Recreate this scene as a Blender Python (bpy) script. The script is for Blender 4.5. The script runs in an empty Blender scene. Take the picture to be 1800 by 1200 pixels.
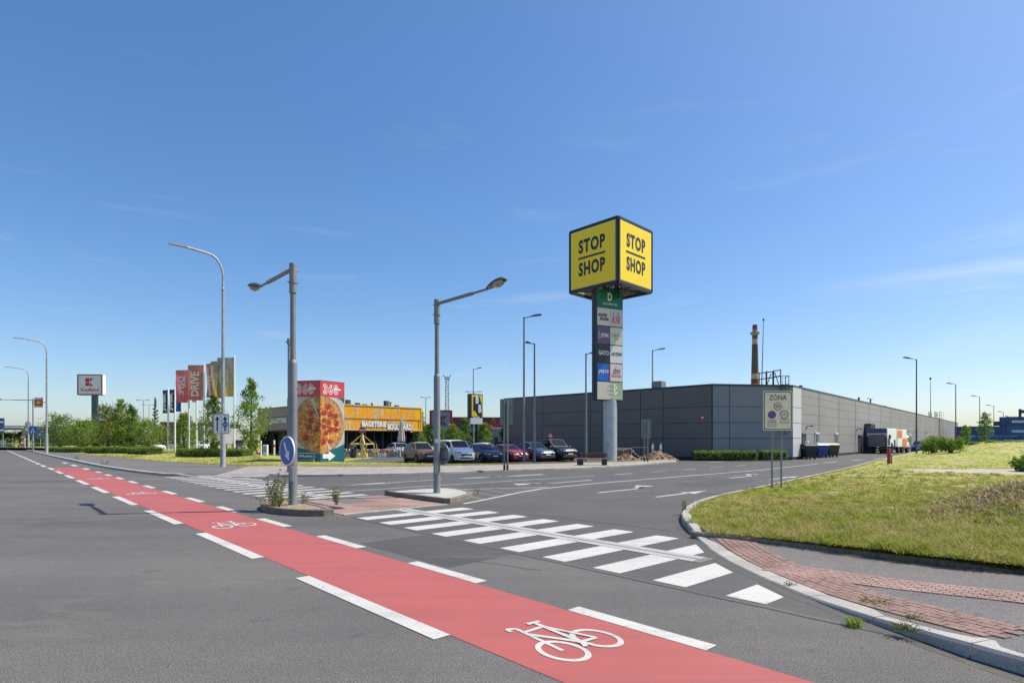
import bpy, math, random
import numpy as np
from mathutils import Vector, Matrix, noise as mnoise
R = math.radians
SC = bpy.context.scene
COL = SC.collection

# ------------------------------------------------------------------ camera, sky, sun, exposure
H_EYE = 2.0
cam_d = bpy.data.cameras.new('camera'); cam = bpy.data.objects.new('camera', cam_d); COL.objects.link(cam)
cam.location = (0, 0, H_EYE); cam.rotation_euler = (R(90), 0, 0)
cam_d.sensor_width = 36; cam_d.lens = 20.0; cam_d.shift_y = 170 / 1800; cam_d.clip_end = 9000; cam_d.clip_start = .1
SC.camera = cam
SUN_EL, SUN_AZ = 55.0, 79.4          # degrees; azimuth measured from +Y towards +X
sun_d = bpy.data.lights.new('sun', 'SUN'); sun = bpy.data.objects.new('sun', sun_d); COL.objects.link(sun)
sun_d.energy = 4.1; sun_d.angle = R(.53); sun_d.color = (1, .93, .81)
sv = Vector((math.sin(R(SUN_AZ)) * math.cos(R(SUN_EL)), math.cos(R(SUN_AZ)) * math.cos(R(SUN_EL)), math.sin(R(SUN_EL))))
sun.rotation_euler = sv.to_track_quat('Z', 'Y').to_euler(); sun.location = sv * 200
W = bpy.data.worlds.new('World'); SC.world = W; W.use_nodes = True
nt = W.node_tree; nt.nodes.clear()
wo = nt.nodes.new('ShaderNodeOutputWorld'); bg = nt.nodes.new('ShaderNodeBackground')
sky = nt.nodes.new('ShaderNodeTexSky'); sky.sky_type = 'NISHITA'; sky.sun_disc = False
sky.sun_elevation = R(SUN_EL); sky.sun_rotation = R(SUN_AZ); sky.altitude = 250; sky.air_density = 1.0; sky.dust_density = 1.2; sky.ozone_density = 5.0
bg.inputs['Strength'].default_value = .14
# thin cirrus streaks in the sky itself
tc = nt.nodes.new('ShaderNodeTexCoord'); mp = nt.nodes.new('ShaderNodeMapping')
mp.inputs['Scale'].default_value = (1.6, 1.6, 11); mp.inputs['Rotation'].default_value = (R(3), R(-7), 0)
nz = nt.nodes.new('ShaderNodeTexNoise'); nz.inputs['Scale'].default_value = 2.1; nz.inputs['Detail'].default_value = 7; nz.inputs['Roughness'].default_value = .62; nz.inputs['Distortion'].default_value = .5
rp = nt.nodes.new('ShaderNodeValToRGB'); rp.color_ramp.elements[0].position = .58; rp.color_ramp.elements[0].color = (0, 0, 0, 1); rp.color_ramp.elements[1].position = .86; rp.color_ramp.elements[1].color = (1, 1, 1, 1)
sp = nt.nodes.new('ShaderNodeSeparateXYZ'); band = nt.nodes.new('ShaderNodeValToRGB')
band.color_ramp.elements[0].position = .0; band.color_ramp.elements[0].color = (.5, .5, .5, 1)
band.color_ramp.elements[1].position = .55; band.color_ramp.elements[1].color = (0, 0, 0, 1)
e = band.color_ramp.elements.new(.22); e.color = (.75, .75, .75, 1)
mu = nt.nodes.new('ShaderNodeMath'); mu.operation = 'MULTIPLY'
mu2 = nt.nodes.new('ShaderNodeMath'); mu2.operation = 'MULTIPLY'; mu2.inputs[1].default_value = .3
mx = nt.nodes.new('ShaderNodeMixRGB'); mx.inputs[2].default_value = (4.6, 4.75, 4.95, 1)
gm = nt.nodes.new('ShaderNodeGamma'); gm.inputs['Gamma'].default_value = .85
hs = nt.nodes.new('ShaderNodeHueSaturation'); hs.inputs['Saturation'].default_value = 1.22; hs.inputs['Hue'].default_value = .505
L = nt.links.new
L(tc.outputs['Generated'], mp.inputs[0]); L(mp.outputs[0], nz.inputs['Vector']); L(nz.outputs['Fac'], rp.inputs[0])
L(tc.outputs['Generated'], sp.inputs[0]); L(sp.outputs['Z'], band.inputs[0])
L(rp.outputs[0], mu.inputs[0]); L(band.outputs[0], mu.inputs[1]); L(mu.outputs[0], mu2.inputs[0])
za = nt.nodes.new('ShaderNodeMath'); za.operation = 'MULTIPLY_ADD'; za.inputs[1].default_value = .05; L(nz.outputs['Fac'], za.inputs[0]); L(sp.outputs['Z'], za.inputs[2])
zr = nt.nodes.new('ShaderNodeValToRGB'); zr.color_ramp.elements[0].position = .226; zr.color_ramp.elements[0].color = (0, 0, 0, 1); zr.color_ramp.elements[1].position = .266; zr.color_ramp.elements[1].color = (0, 0, 0, 1); e2 = zr.color_ramp.elements.new(.247); e2.color = (1, 1, 1, 1)
xr = nt.nodes.new('ShaderNodeValToRGB'); xr.color_ramp.elements[0].position = .44; xr.color_ramp.elements[0].color = (0, 0, 0, 1); xr.color_ramp.elements[1].position = .64; xr.color_ramp.elements[1].color = (.3, .3, .3, 1)
zx = nt.nodes.new('ShaderNodeMath'); zx.operation = 'MULTIPLY'; zz_ = nt.nodes.new('ShaderNodeMath'); zz_.operation = 'ADD'; zz_.use_clamp = True
L(za.outputs[0], zr.inputs[0]); L(sp.outputs['X'], xr.inputs[0]); L(zr.outputs[0], zx.inputs[0]); L(xr.outputs[0], zx.inputs[1]); L(mu2.outputs[0], zz_.inputs[0]); L(zx.outputs[0], zz_.inputs[1])
L(sky.outputs[0], hs.inputs['Color']); L(hs.outputs[0], gm.inputs[0]); L(gm.outputs[0], mx.inputs[1]); L(zz_.outputs[0], mx.inputs[0]); L(mx.outputs[0], bg.inputs[0]); L(bg.outputs[0], wo.inputs[0])
SC.view_settings.view_transform = 'Standard'; SC.view_settings.look = 'None'; SC.view_settings.gamma = 1; SC.view_settings.use_curve_mapping = False
SC.view_settings.exposure = 0.6

# ------------------------------------------------------------------ plan helpers
def P(px, py, z=0.0):                     # where the ground at height z stands under a photograph pixel
    y = 1000 * (H_EYE - z) / (py - 770); return Vector(((px - 900) / 1000 * y, y, z))
def V(px, py, y):                         # a point y metres away
    return Vector(((px - 900) / 1000 * y, y, H_EYE + (770 - py) / 1000 * y))
UX, UY, NX, NY = .683, -.7304, .7304, .683   # u runs along the main road, n across it into the side road
def UN(u, n, z=0.0): return Vector((u * UX + n * NX, u * UY + n * NY, z))
def toUN(p): return (p[0] * UX + p[1] * UY, p[0] * NX + p[1] * NY)
def lerp(a, b, t): return a + (b - a) * t
def sstep(a, b, x):
    t = min(1, max(0, (x - a) / (b - a))); return t * t * (3 - 2 * t)
def itp(x, pts):
    if x <= pts[0][0]: return pts[0][1]
    for (a, b), (c, d) in zip(pts, pts[1:]):
        if x <= c: return b + (d - b) * (x - a) / (c - a)
    return pts[-1][1]

# ------------------------------------------------------------------ objects
def tag(o, label=None, cat=None, group=None, kind=None):
    if label: o['label'] = label
    if cat: o['category'] = cat
    if group: o['group'] = group
    if kind: o['kind'] = kind
    return o
def thing(name, label, cat, loc=(0, 0, 0), rz=0, group=None):
    o = bpy.data.objects.new(name, None); COL.objects.link(o); o.empty_display_size = .2
    o.location = loc; o.rotation_euler = (0, 0, rz); return tag(o, label, cat, group)
def copy_tree(o, parent=None):
    c = o.copy(); COL.objects.link(c); c.parent = parent
    for ch in list(o.children): copy_tree(ch, c)
    return c

class MB:
    def __init__(s): s.v = []; s.f = []; s.mi = []; s.sm = []
    def add(s, vs, fs, mi=0, sm=False):
        k = len(s.v); s.v += [tuple(p) for p in vs]
        for f in fs: s.f.append([i + k for i in f]); s.mi.append(mi); s.sm.append(sm)
    def box(s, c, size, rz=0, mi=0, bev=0):
        x, y, z = size[0] / 2, size[1] / 2, size[2] / 2; ca, sa = math.cos(rz), math.sin(rz)
        if bev <= 0:
            ring = [(-x, -y), (x, -y), (x, y), (-x, y)]; lv = [(-z, 0), (z, 0)]
        else:
            b = bev; ring = None; lv = [(-z, b), (-z + b, 0), (z - b, 0), (z, b)]
        rows = []
        for zz, ins in lv:
            if ring: r = ring
            else:
                b = bev; X, Y = x - ins * .99, y - ins * .99
                r = [(-X + b, -Y), (X - b, -Y), (X, -Y + b), (X, Y - b), (X - b, Y), (-X + b, Y), (-X, Y - b), (-X, -Y + b)]
            rows.append([(c[0] + p * ca - q * sa, c[1] + p * sa + q * ca, c[2] + zz) for p, q in r])
        n = len(rows[0]); vs = [p for r in rows for p in r]; fs = [list(range(n))[::-1], [n * (len(rows) - 1) + i for i in range(n)]]
        for k in range(len(rows) - 1):
            for i in range(n): j = (i + 1) % n; fs.append([k * n + i, k * n + j, (k + 1) * n + j, (k + 1) * n + i])
        s.add(vs, fs, mi)
    def beam(s, p0, p1, w, h=None, mi=0):
        h = h or w; p0, p1 = Vector(p0), Vector(p1); d = (p1 - p0).normalized()
        a = d.cross(Vector((0, 0, 1)))
        a = Vector((1, 0, 0)) if a.length < 1e-4 else a.normalized(); b = a.cross(d)
        vs = []
        for p in (p0, p1):
            for i, j in ((-1, -1), (1, -1), (1, 1), (-1, 1)): vs.append(p + a * (i * w / 2) + b * (j * h / 2))
        s.add(vs, [(3, 2, 1, 0), (4, 5, 6, 7), (0, 1, 5, 4), (1, 2, 6, 5), (2, 3, 7, 6), (3, 0, 4, 7)], mi)
    def tube(s, pts, r, n=10, mi=0, caps=True):
        pts = [Vector(p) for p in pts]; m = len(pts); rs = r if isinstance(r, (list, tuple)) else [r] * m
        vs = []; ref = None
        for i, p in enumerate(pts):
            d = (pts[min(i + 1, m - 1)] - pts[max(i - 1, 0)]).normalized()
            if ref is None: ref = d.orthogonal().normalized()
            a = (ref - d * ref.dot(d)); a = a.normalized() if a.length > 1e-6 else d.orthogonal().normalized(); ref = a; b = d.cross(a)
            for k in range(n): t = 2 * math.pi * k / n; vs.append(p + a * (rs[i] * math.cos(t)) + b * (rs[i] * math.sin(t)))
        fs = [[i * n + k, i * n + (k + 1) % n, (i + 1) * n + (k + 1) % n, (i + 1) * n + k] for i in range(m - 1) for k in range(n)]
        s.add(vs, fs, mi, True)
        if caps: s.add(vs[:n], [list(range(n))[::-1]], mi); s.add(vs[-n:], [list(range(n))], mi)
    def lathe(s, prof, c=(0, 0, 0), n=20, mi=0, axis='z', sm=True):
        vs = []
        for r, z in prof:
            for k in range(n):
                t = 2 * math.pi * k / n; q = (r * math.cos(t), r * math.sin(t), z)
                if axis == 'y': q = (q[0], z, q[1])
                if axis == 'x': q = (z, q[0], q[1])
                vs.append((c[0] + q[0], c[1] + q[1], c[2] + q[2]))
        m = len(prof)
        fs = [[i * n + k, i * n + (k + 1) % n, (i + 1) * n + (k + 1) % n, (i + 1) * n + k] for i in range(m - 1) for k in range(n)]
        s.add(vs, fs, mi, sm)
        if prof[0][0] > 1e-5: s.add(vs[:n], [list(range(n))[::-1]], mi)
        if prof[-1][0] > 1e-5: s.add(vs[-n:], [list(range(n))], mi)
    def prism(s, poly, z0, z1, mi=0, mt=None):
        n = len(poly); vs = [(p[0], p[1], z0) for p in poly] + [(p[0], p[1], z1) for p in poly]
        s.add(vs, [list(range(n))[::-1]] + [[i, (i + 1) % n, n + (i + 1) % n, n + i] for i in range(n)], mi)
        s.add(vs[n:], [list(range(n))], mi if mt is None else mt)
    def quad(s, a, b, c, d, mi=0): s.add([a, b, c, d], [(0, 1, 2, 3)], mi)
    def ell(s, c, r, n=12, m=8, mi=0):
        s.lathe([(max(1e-6, math.sin(math.pi * i / m)), -math.cos(math.pi * i / m)) for i in range(m + 1)], (0, 0, 0), n, mi)
        k = n * (m + 1)
        for i in range(len(s.v) - k, len(s.v)): q = s.v[i]; s.v[i] = (c[0] + q[0] * r[0], c[1] + q[1] * r[1], c[2] + q[2] * r[2])
    def build(s, name, mats, parent=None, loc=None, rz=None, angle=40):
        me = bpy.data.meshes.new(name); me.from_pydata(s.v, [], s.f)
        for m in (mats if isinstance(mats, (list, tuple)) else [mats]): me.materials.append(m)
        me.polygons.foreach_set('material_index', s.mi); me.polygons.foreach_set('use_smooth', s.sm)
        me.validate(); me.update()
        if any(s.sm): me.set_sharp_from_angle(angle=R(angle))
        o = bpy.data.objects.new(name, me); COL.objects.link(o)
        if parent: o.parent = parent
        if loc is not None: o.location = loc
        if rz is not None: o.rotation_euler = (0, 0, rz)
        return o

class Fr:                                  # a flat face: origin, right, up (normal points at the reader)
    def __init__(s, o, ax, ay, disp=None):
        s.o = Vector(o); s.ax = Vector(ax).normalized(); s.ay = Vector(ay).normalized(); s.n = s.ax.cross(s.ay); s.disp = disp
    def __call__(s, a, b, d=0.0):
        p = s.o + s.ax * a + s.ay * b + s.n * d
        if s.disp: p = p + s.disp(a, b)
        return p
    def rect(s, mb, x0, y0, x1, y1, d, mi=0): mb.quad(s(x0, y0, d), s(x1, y0, d), s(x1, y1, d), s(x0, y1, d), mi)
    def slab(s, mb, x0, y0, x1, y1, d0, d1, mi=0):
        vs = [s(x, y, d) for d in (d0, d1) for x, y in ((x0, y0), (x1, y0), (x1, y1), (x0, y1))]
        mb.add(vs, [(3, 2, 1, 0), (4, 5, 6, 7), (0, 1, 5, 4), (1, 2, 6, 5), (2, 3, 7, 6), (3, 0, 4, 7)], mi)
    def poly(s, mb, pts, d, mi=0): mb.add([s(x, y, d) for x, y in pts], [list(range(len(pts)))], mi)
    def ring(s, mb, c, rx, ry, w, d, mi=0, n=28, a0=0, a1=360):
        k = n; vs = []
        for i in range(k + 1):
            t = R(a0 + (a1 - a0) * i / k)
            vs.append(s(c[0] + rx * math.cos(t), c[1] + ry * math.sin(t), d)); vs.append(s(c[0] + (rx - w) * math.cos(t), c[1] + (ry - w) * math.sin(t), d))
        mb.add(vs, [(2 * i, 2 * i + 2, 2 * i + 3, 2 * i + 1) for i in range(k)], mi)
    def disc(s, mb, c, rx, ry, d, mi=0, n=28, th=0):
        ps = [(c[0] + rx * math.cos(2 * math.pi * i / n), c[1] + ry * math.sin(2 * math.pi * i / n)) for i in range(n)]
        s.poly(mb, ps, d, mi)
        if th:
            vs = [s(x, y, d) for x, y in ps] + [s(x, y, d - th) for x, y in ps]
            mb.add(vs, [(i, n + i, n + (i + 1) % n, (i + 1) % n) for i in range(n)] + [list(range(n, 2 * n))[::-1]], mi)
    def line(s, mb, p, q, w, d, mi=0):
        dx, dy = q[0] - p[0], q[1] - p[1]; l = math.hypot(dx, dy); ox, oy = -dy / l * w / 2, dx / l * w / 2
        s.poly(mb, [(p[0] - ox, p[1] - oy), (q[0] - ox, q[1] - oy), (q[0] + ox, q[1] + oy), (p[0] + ox, p[1] + oy)], d, mi)
    def text(s, mb, st, x0, y0, w, h, d, mi=0, bold=.0, shear=0, sp_=1.0):
        vs, fs, bb = text2d(st, bold, shear, sp_)
        sx, sy = w / (bb[2] - bb[0]), h / (bb[3] - bb[1])
        mb.add([s(x0 + (p[0] - bb[0]) * sx, y0 + (p[1] - bb[1]) * sy, d) for p in vs], fs, mi)

_tc = {}
def text2d(st, bold=0, shear=0, sp_=1.0):
    k = (st, bold, shear, sp_)
    if k not in _tc:
        cu = bpy.data.curves.new('t', 'FONT'); cu.body = st; cu.offset = bold; cu.shear = shear; cu.space_character = sp_; cu.resolution_u = 3; cu.fill_mode = 'FRONT'
        ob = bpy.data.objects.new('t', cu); COL.objects.link(ob)
        dg = bpy.context.evaluated_depsgraph_get(); ev = ob.evaluated_get(dg); me = ev.to_mesh()
        vs = [(v.co.x, v.co.y) for v in me.vertices]; fs = [list(p.vertices) for p in me.polygons]
        # make sure the faces look towards the reader
        if me.polygons and sum(p.normal.z * p.area for p in me.polygons) < 0: fs = [f[::-1] for f in fs]
        ev.to_mesh_clear(); bpy.data.objects.remove(ob); bpy.data.curves.remove(cu)
        xs = [p[0] for p in vs]; ys = [p[1] for p in vs]
        _tc[k] = (vs, fs, (min(xs), min(ys), max(xs), max(ys)))
    return _tc[k]

# ------------------------------------------------------------------ materials
def newmat(name):
    m = bpy.data.materials.new(name); m.use_nodes = True; t = m.node_tree; b = t.nodes['Principled BSDF']; return m, t, b
def coords(t, kind='Object', scale=(1, 1, 1), rot=0):
    c = t.nodes.new('ShaderNodeTexCoord'); mp = t.nodes.new('ShaderNodeMapping'); mp.inputs['Scale'].default_value = scale; mp.inputs['Rotation'].default_value = (0, 0, rot)
    t.links.new(c.outputs[kind], mp.inputs[0]); return mp.outputs[0]
def pos(t, scale=(1, 1, 1), rot=0):
    c = t.nodes.new('ShaderNodeNewGeometry'); mp = t.nodes.new('ShaderNodeMapping'); mp.inputs['Scale'].default_value = scale; mp.inputs['Rotation'].default_value = (0, 0, rot)
    t.links.new(c.outputs['Position'], mp.inputs[0]); return mp.outputs[0]
def noise(t, vec, scale, detail=3, rough=.55, dist=0):
    n = t.nodes.new('ShaderNodeTexNoise'); n.inputs['Scale'].default_value = scale; n.inputs['Detail'].default_value = detail; n.inputs['Roughness'].default_value = rough; n.inputs['Distortion'].default_value = dist
    t.links.new(vec, n.inputs['Vector']); return n.outputs['Fac']
def ramp(t, fac, stops):
    r = t.nodes.new('ShaderNodeValToRGB'); cr = r.color_ramp
    while len(cr.elements) < len(stops): cr.elements.new(.5)
    for el, (p, c) in zip(cr.elements, stops): el.position = p; el.color = (*c, 1) if len(c) == 3 else c
    t.links.new(fac, r.inputs[0]); return r.outputs[0]
def mix(t, fac, a, b, mode='MIX'):
    m = t.nodes.new('ShaderNodeMixRGB'); m.blend_type = mode
    for i, x in enumerate((fac, a, b)):
        if isinstance(x, (int, float)): m.inputs[i].default_value = x
        elif isinstance(x, tuple): m.inputs[i].default_value = (*x, 1)
        else: t.links.new(x, m.inputs[i])
    return m.outputs[0]
def bump(t, b, h, strength=.3, dist=.01):
    n = t.nodes.new('ShaderNodeBump'); n.inputs['Strength'].default_value = strength; n.inputs['Distance'].default_value = dist
    t.links.new(h, n.inputs['Height']); t.links.new(n.outputs[0], b.inputs['Normal'])
_mats = {}
def M(name, col, rough=.6, metal=0, var=.12, scale=4, coat=0, bmp=0, spec=None):
    if name in _mats: return _mats[name]
    m, t, b = newmat(name); v = coords(t)
    f = noise(t, v, scale, 5, .6)
    lo = tuple(max(0, c * (1 - var)) for c in col); hi = tuple(min(1, c * (1 + var)) for c in col)
    t.links.new(ramp(t, f, [(.3, lo), (.7, hi)]), b.inputs['Base Color'])
    b.inputs['Roughness'].default_value = rough; b.inputs['Metallic'].default_value = metal
    if coat: b.inputs['Coat Weight'].default_value = coat; b.inputs['Coat Roughness'].default_value = .04
    if spec is not None: b.inputs['Specular IOR Level'].default_value = spec
    if bmp: bump(t, b, noise(t, v, scale * 8, 3), bmp, .01)
    _mats[name] = m; return m
def glass_mat(name, col=(.01, .013, .017), rough=.04):
    if name in _mats: return _mats[name]
    m, t, b = newmat(name); f = noise(t, coords(t), 1.5, 2)
    t.links.new(ramp(t, f, [(.3, tuple(c * .7 for c in col)), (.7, tuple(c * 1.4 for c in col))]), b.inputs['Base Color'])
    b.inputs['Roughness'].default_value = rough; b.inputs['Specular IOR Level'].default_value = .3; _mats[name] = m; return m

def asphalt(name, c0, c1, track=.12, rot=0.0):
    m, t, b = newmat(name); v = pos(t)
    fine = noise(t, v, 62, 2, .8); mid = noise(t, v, 9, 4, .6); big = noise(t, v, .35, 5, .6)
    trk = noise(t, pos(t, (.035, .62, 1), rot), 1.0, 3, .5)
    col = ramp(t, fine, [(.3, tuple(c * .42 for c in c0)), (.5, c0), (.7, tuple(min(1, c * 1.9) for c in c1))])
    col = mix(t, .55, col, ramp(t, big, [(.3, (.78, .78, .8)), (.7, (1.2, 1.18, 1.14))]), 'MULTIPLY')
    col = mix(t, .35, col, ramp(t, mid, [(.3, (.75, .75, .75)), (.7, (1.22, 1.22, 1.22))]), 'MULTIPLY')
    col = mix(t, track * 4, col, ramp(t, trk, [(.35, (.84, .84, .85)), (.65, (1.14, 1.13, 1.12))]), 'MULTIPLY')
    spots = noise(t, v, 2.3, 3, .5); blot = noise(t, pos(t, (.25, .8, 1), rot), .9, 6, .7, 1.2)
    col = mix(t, ramp(t, spots, [(.66, (0, 0, 0)), (.74, (.45, .45, .45))]), col, (.045, .044, .043))
    col = mix(t, ramp(t, blot, [(.56, (0, 0, 0)), (.63, (.30, .30, .30))]), col, (.17, .155, .135))
    t.links.new(col, b.inputs['Base Color']); b.inputs['Roughness'].default_value = .82; b.inputs['Specular IOR Level'].default_value = .35
    bump(t, b, fine, .55, .012); return m
def paint(name, col, wear=.5, worn=(.11, .11, .108)):
    m, t, b = newmat(name); v = pos(t)
    w = noise(t, v, 5.5, 8, .72); fine = noise(t, v, 80, 2, .7); big = noise(t, v, .7, 3)
    f = ramp(t, w, [(wear + .13, (0, 0, 0)), (wear + .2, (1, 1, 1))])
    base = mix(t, .5, col, ramp(t, big, [(.3, (.84, .83, .82)), (.7, (1.08, 1.08, 1.08))]), 'MULTIPLY')
    base = mix(t, .4, base, ramp(t, fine, [(.3, (.8, .8, .79)), (.6, (1.06, 1.06, 1.06))]), 'MULTIPLY')
    st = noise(t, pos(t, (.06, 1.5, 1), math.atan2(.7304, .683)), 1.6, 6, .7, .4); sm = noise(t, v, 14, 5, .7)
    base = mix(t, ramp(t, st, [(.5, (0, 0, 0)), (.7, (.46, .46, .46))]), base, tuple(c * .35 + .03 for c in col))
    base = mix(t, ramp(t, sm, [(.58, (0, 0, 0)), (.66, (.5, .5, .5))]), base, worn)
    t.links.new(mix(t, f, base, worn), b.inputs['Base Color']); b.inputs['Roughness'].default_value = .7
    bump(t, b, fine, .3, .006); return m
def stone(name, col, scale=70, var=.35):
    m, t, b = newmat(name); v = pos(t)
    fine = noise(t, v, scale, 2, .8); big = noise(t, v, 1.3, 5, .65)
    c = ramp(t, fine, [(.3, tuple(x * (1 - var) for x in col)), (.7, tuple(min(1, x * (1 + var)) for x in col))])
    c = mix(t, .7, c, ramp(t, big, [(.3, (.56, .53, .48)), (.6, (1.1, 1.1, 1.1))]), 'MULTIPLY')
    t.links.new(c, b.inputs['Base Color']); b.inputs['Roughness'].default_value = .85; bump(t, b, fine, .3, .008); return m
def leafmat(name, lo, hi, dry=None, trans=.35):
    m, t, b = newmat(name); g = t.nodes.new('ShaderNodeNewGeometry')
    rnd = g.outputs['Random Per Island']; n = noise(t, coords(t), 1.1, 3)
    c = mix(t, .6, ramp(t, rnd, [(0, lo), (1, hi)]), ramp(t, n, [(.3, lo), (.72, hi)]))
    if dry: c = mix(t, ramp(t, rnd, [(.9, (0, 0, 0)), (.94, (1, 1, 1))]), c, dry)
    b.inputs['Roughness'].default_value = .6; t.links.new(c, b.inputs['Base Color'])
    tr = t.nodes.new('ShaderNodeBsdfTranslucent'); t.links.new(mix(t, 1.0, c, (1.5, 1.6, .7), 'MULTIPLY'), tr.inputs[0])
    ms = t.nodes.new('ShaderNodeMixShader'); ms.inputs[0].default_value = trans
    t.links.new(b.outputs[0], ms.inputs[1]); t.links.new(tr.outputs[0], ms.inputs[2]); t.links.new(ms.outputs[0], t.nodes['Material Output'].inputs[0]); return m
def grassmat(name, blades=False, dryshift=0.0):
    m, t, b = newmat(name); v = pos(t)
    big = noise(t, v, .45, 5, .7, .9); mid = noise(t, v, 2.3, 5, .7); fine = noise(t, v, 28, 3, .7)
    green = ramp(t, mid, [(.3, (.16, .22, .022)), (.7, (.42, .455, .058))])
    dry = ramp(t, fine, [(.3, (.31, .235, .105)), (.7, (.62, .51, .27))])
    add = t.nodes.new('ShaderNodeMath'); add.operation = 'MULTIPLY_ADD'; add.inputs[1].default_value = .55; t.links.new(mid, add.inputs[0]); 
    ml = t.nodes.new('ShaderNodeMath'); ml.operation = 'MULTIPLY'; ml.inputs[1].default_value = .6; t.links.new(big, ml.inputs[0]); t.links.new(ml.outputs[0], add.inputs[2])
    fac = add.outputs[0]
    if blades:
        g = t.nodes.new('ShaderNodeNewGeometry'); a2 = t.nodes.new('ShaderNodeMath'); a2.operation = 'MULTIPLY_ADD'; a2.inputs[1].default_value = .26; a2.inputs[2].default_value = -.13
        t.links.new(g.outputs['Random Per Island'], a2.inputs[0]); a3 = t.nodes.new('ShaderNodeMath'); t.links.new(fac, a3.inputs[0]); t.links.new(a2.outputs[0], a3.inputs[1]); fac = a3.outputs[0]
    f = ramp(t, fac, [(.555 - dryshift, (0, 0, 0)), (.645 - dryshift, (1, 1, 1))])
    c = mix(t, f, green, dry); c = mix(t, .5, c, ramp(t, fine, [(.3, (.62, .62, .6)), (.7, (1.3, 1.3, 1.25))]), 'MULTIPLY')
    t.links.new(c, b.inputs['Base Color']); b.inputs['Roughness'].default_value = .75; b.inputs['Specular IOR Level'].default_value = .2
    if blades:
        tr = t.nodes.new('ShaderNodeBsdfTranslucent'); t.links.new(c, tr.inputs[0]); ms = t.nodes.new('ShaderNodeMixShader'); ms.inputs[0].default_value = .45
        t.links.new(b.outputs[0], ms.inputs[1]); t.links.new(tr.outputs[0], ms.inputs[2]); t.links.new(ms.outputs[0], t.nodes['Material Output'].inputs[0])
    else: bump(t, b, fine, .8, .05)
    return m
GALV = M('galvanised_steel', (.33, .345, .355), .5, .3, .22, 3)
GALVD = M('dull_galvanised_steel', (.215, .225, .235), .55, .3, .12, 2.5)
DKST = M('dark_grey_steel', (.085, .095, .105), .5, .2, .15, 3)
BLACK = M('black_paint', (.018, .018, .02), .5)
CHAR = M('charcoal_metal', (.035, .038, .045), .5, .2)
WHITE = M('white_paint', (.78, .78, .77), .45, 0, .05)
SIGNW = M('sign_white', (.74, .74, .72), .4, 0, .05)
RED = M('sign_red', (.55, .025, .03), .45)
BLUE = M('sign_blue', (.012, .10, .42), .4)
YEL = M('sign_yellow', (.82, .60, .02), .4, 0, .04)
RUBBER = M('rubber', (.015, .015, .016), .85)
CONC = M('concrete', (.38, .37, .345), .9, 0, .25, 3, bmp=.3)
GLASS = glass_mat('dark_glass')
# ------------------------------------------------------------------ ground, roads, pavements
def struct(o, label=None): return tag(o, label, None, None, 'structure')
ROT_U = math.atan2(.7304, .683)      # turns world x onto the u axis for stretched textures
ASPH_M = asphalt('main_road_asphalt', (.108, .102, .096), (.112, .106, .10), .25, ROT_U)
ASPH_S = asphalt('side_road_asphalt', (.083, .081, .078), (.086, .084, .081), .08, ROT_U)
ASPH_P = asphalt('pavement_asphalt', (.132, .122, .117), (.135, .125, .12), .05)
ASPH_D = asphalt('patched_asphalt', (.068, .066, .064), (.07, .069, .067), .04)
PAVE_L = stone('pale_paving', (.30, .27, .245), 40, .2)
KERB_M = stone('granite_kerb', (.36, .34, .31), 75, .35)
KERB_D = stone('old_concrete_kerb', (.20, .165, .125), 22, .5)
PWHITE = paint('road_paint_white', (.51, .495, .465), .5)
PWORN = paint('road_paint_worn', (.44, .43, .405), .42)
PRED = paint('cycle_lane_red', (.37, .088, .08), .55, (.28, .095, .085))
SEAM = M('tar_seam', (.03, .03, .032), .7)
GRASS = grassmat('grass_ground'); GRASS_D = grassmat('grass_ground_dry', False, -.005)
BLADE = grassmat('grass_blade', True)
SOIL = stone('dry_soil', (.27, .20, .14), 14, .5)
GRAVEL = stone('pale_gravel', (.40, .345, .28), 40, .4)

def sheet(name, pts, mat, z):
    mb = MB(); mb.add([(p[0], p[1], z) for p in pts], [list(range(len(pts)))]); return struct(mb.build(name, mat))
def sheet_un(name, pts, mat, z): return sheet(name, [UN(*p) for p in pts], mat, z)
sheet('ground', [(-3500, -300), (3500, -300), (3500, 6000), (-3500, 6000)], GRASS, -.02)
sheet_un('main_road', [(-900, -16), (60, -16), (60, 6.86), (-900, 6.86)], ASPH_M, 0)
sheet_un('side_road', [(-36, 6.86), (3, 6.86), (3, 8.9), (-2, 10), (-2, 300), (-40, 300), (-36, 60)], ASPH_S, 0)
sheet('car_park', [P(560, 816), P(860, 813.5), P(1085, 809), P(1190, 808), (34, 62), (40, 90), (20, 78), (-4, 140), (-40, 140), (-30, 84), (-14, 64)], ASPH_S, .018)

# kerb lines: outer foot of the kerb in (u, n)
KA = [(-30, 180), (-18.6, 88.4), (-14.6, 57.5), (-12.1, 42.2), (-10.9, 32.7), (-9.7, 23.3), (-9.05, 17.4), (-8.55, 15.2), (-7.75, 13.2), (-6.9, 11.8), (-5.85, 10.5), (-4.44, 8.86), (-3.04, 7.8), (-1.94, 7.07), (-.55, 6.38), (1.2, 5.95), (4, 5.7), (25, 5.6)]
KAn = sorted([(n, u) for u, n in KA])         # u of the kerb for a given n
KAu = sorted(KA)                              # n of the kerb for a given u
KBp = [P(80, 800), P(120, 809), P(170, 820), P(210, 826.5), P(250, 832), P(285, 835.6), P(300, 836.3), P(370, 837.5), P(450, 838), P(600, 837.5), P(770, 833), P(830, 830.5), P(900, 828), P(1000, 825), P(1100, 819.5), P(1190, 812)]
KB = [(-600, 5.4), (-150, 5.5)] + [toUN(p) for p in KBp]

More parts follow.
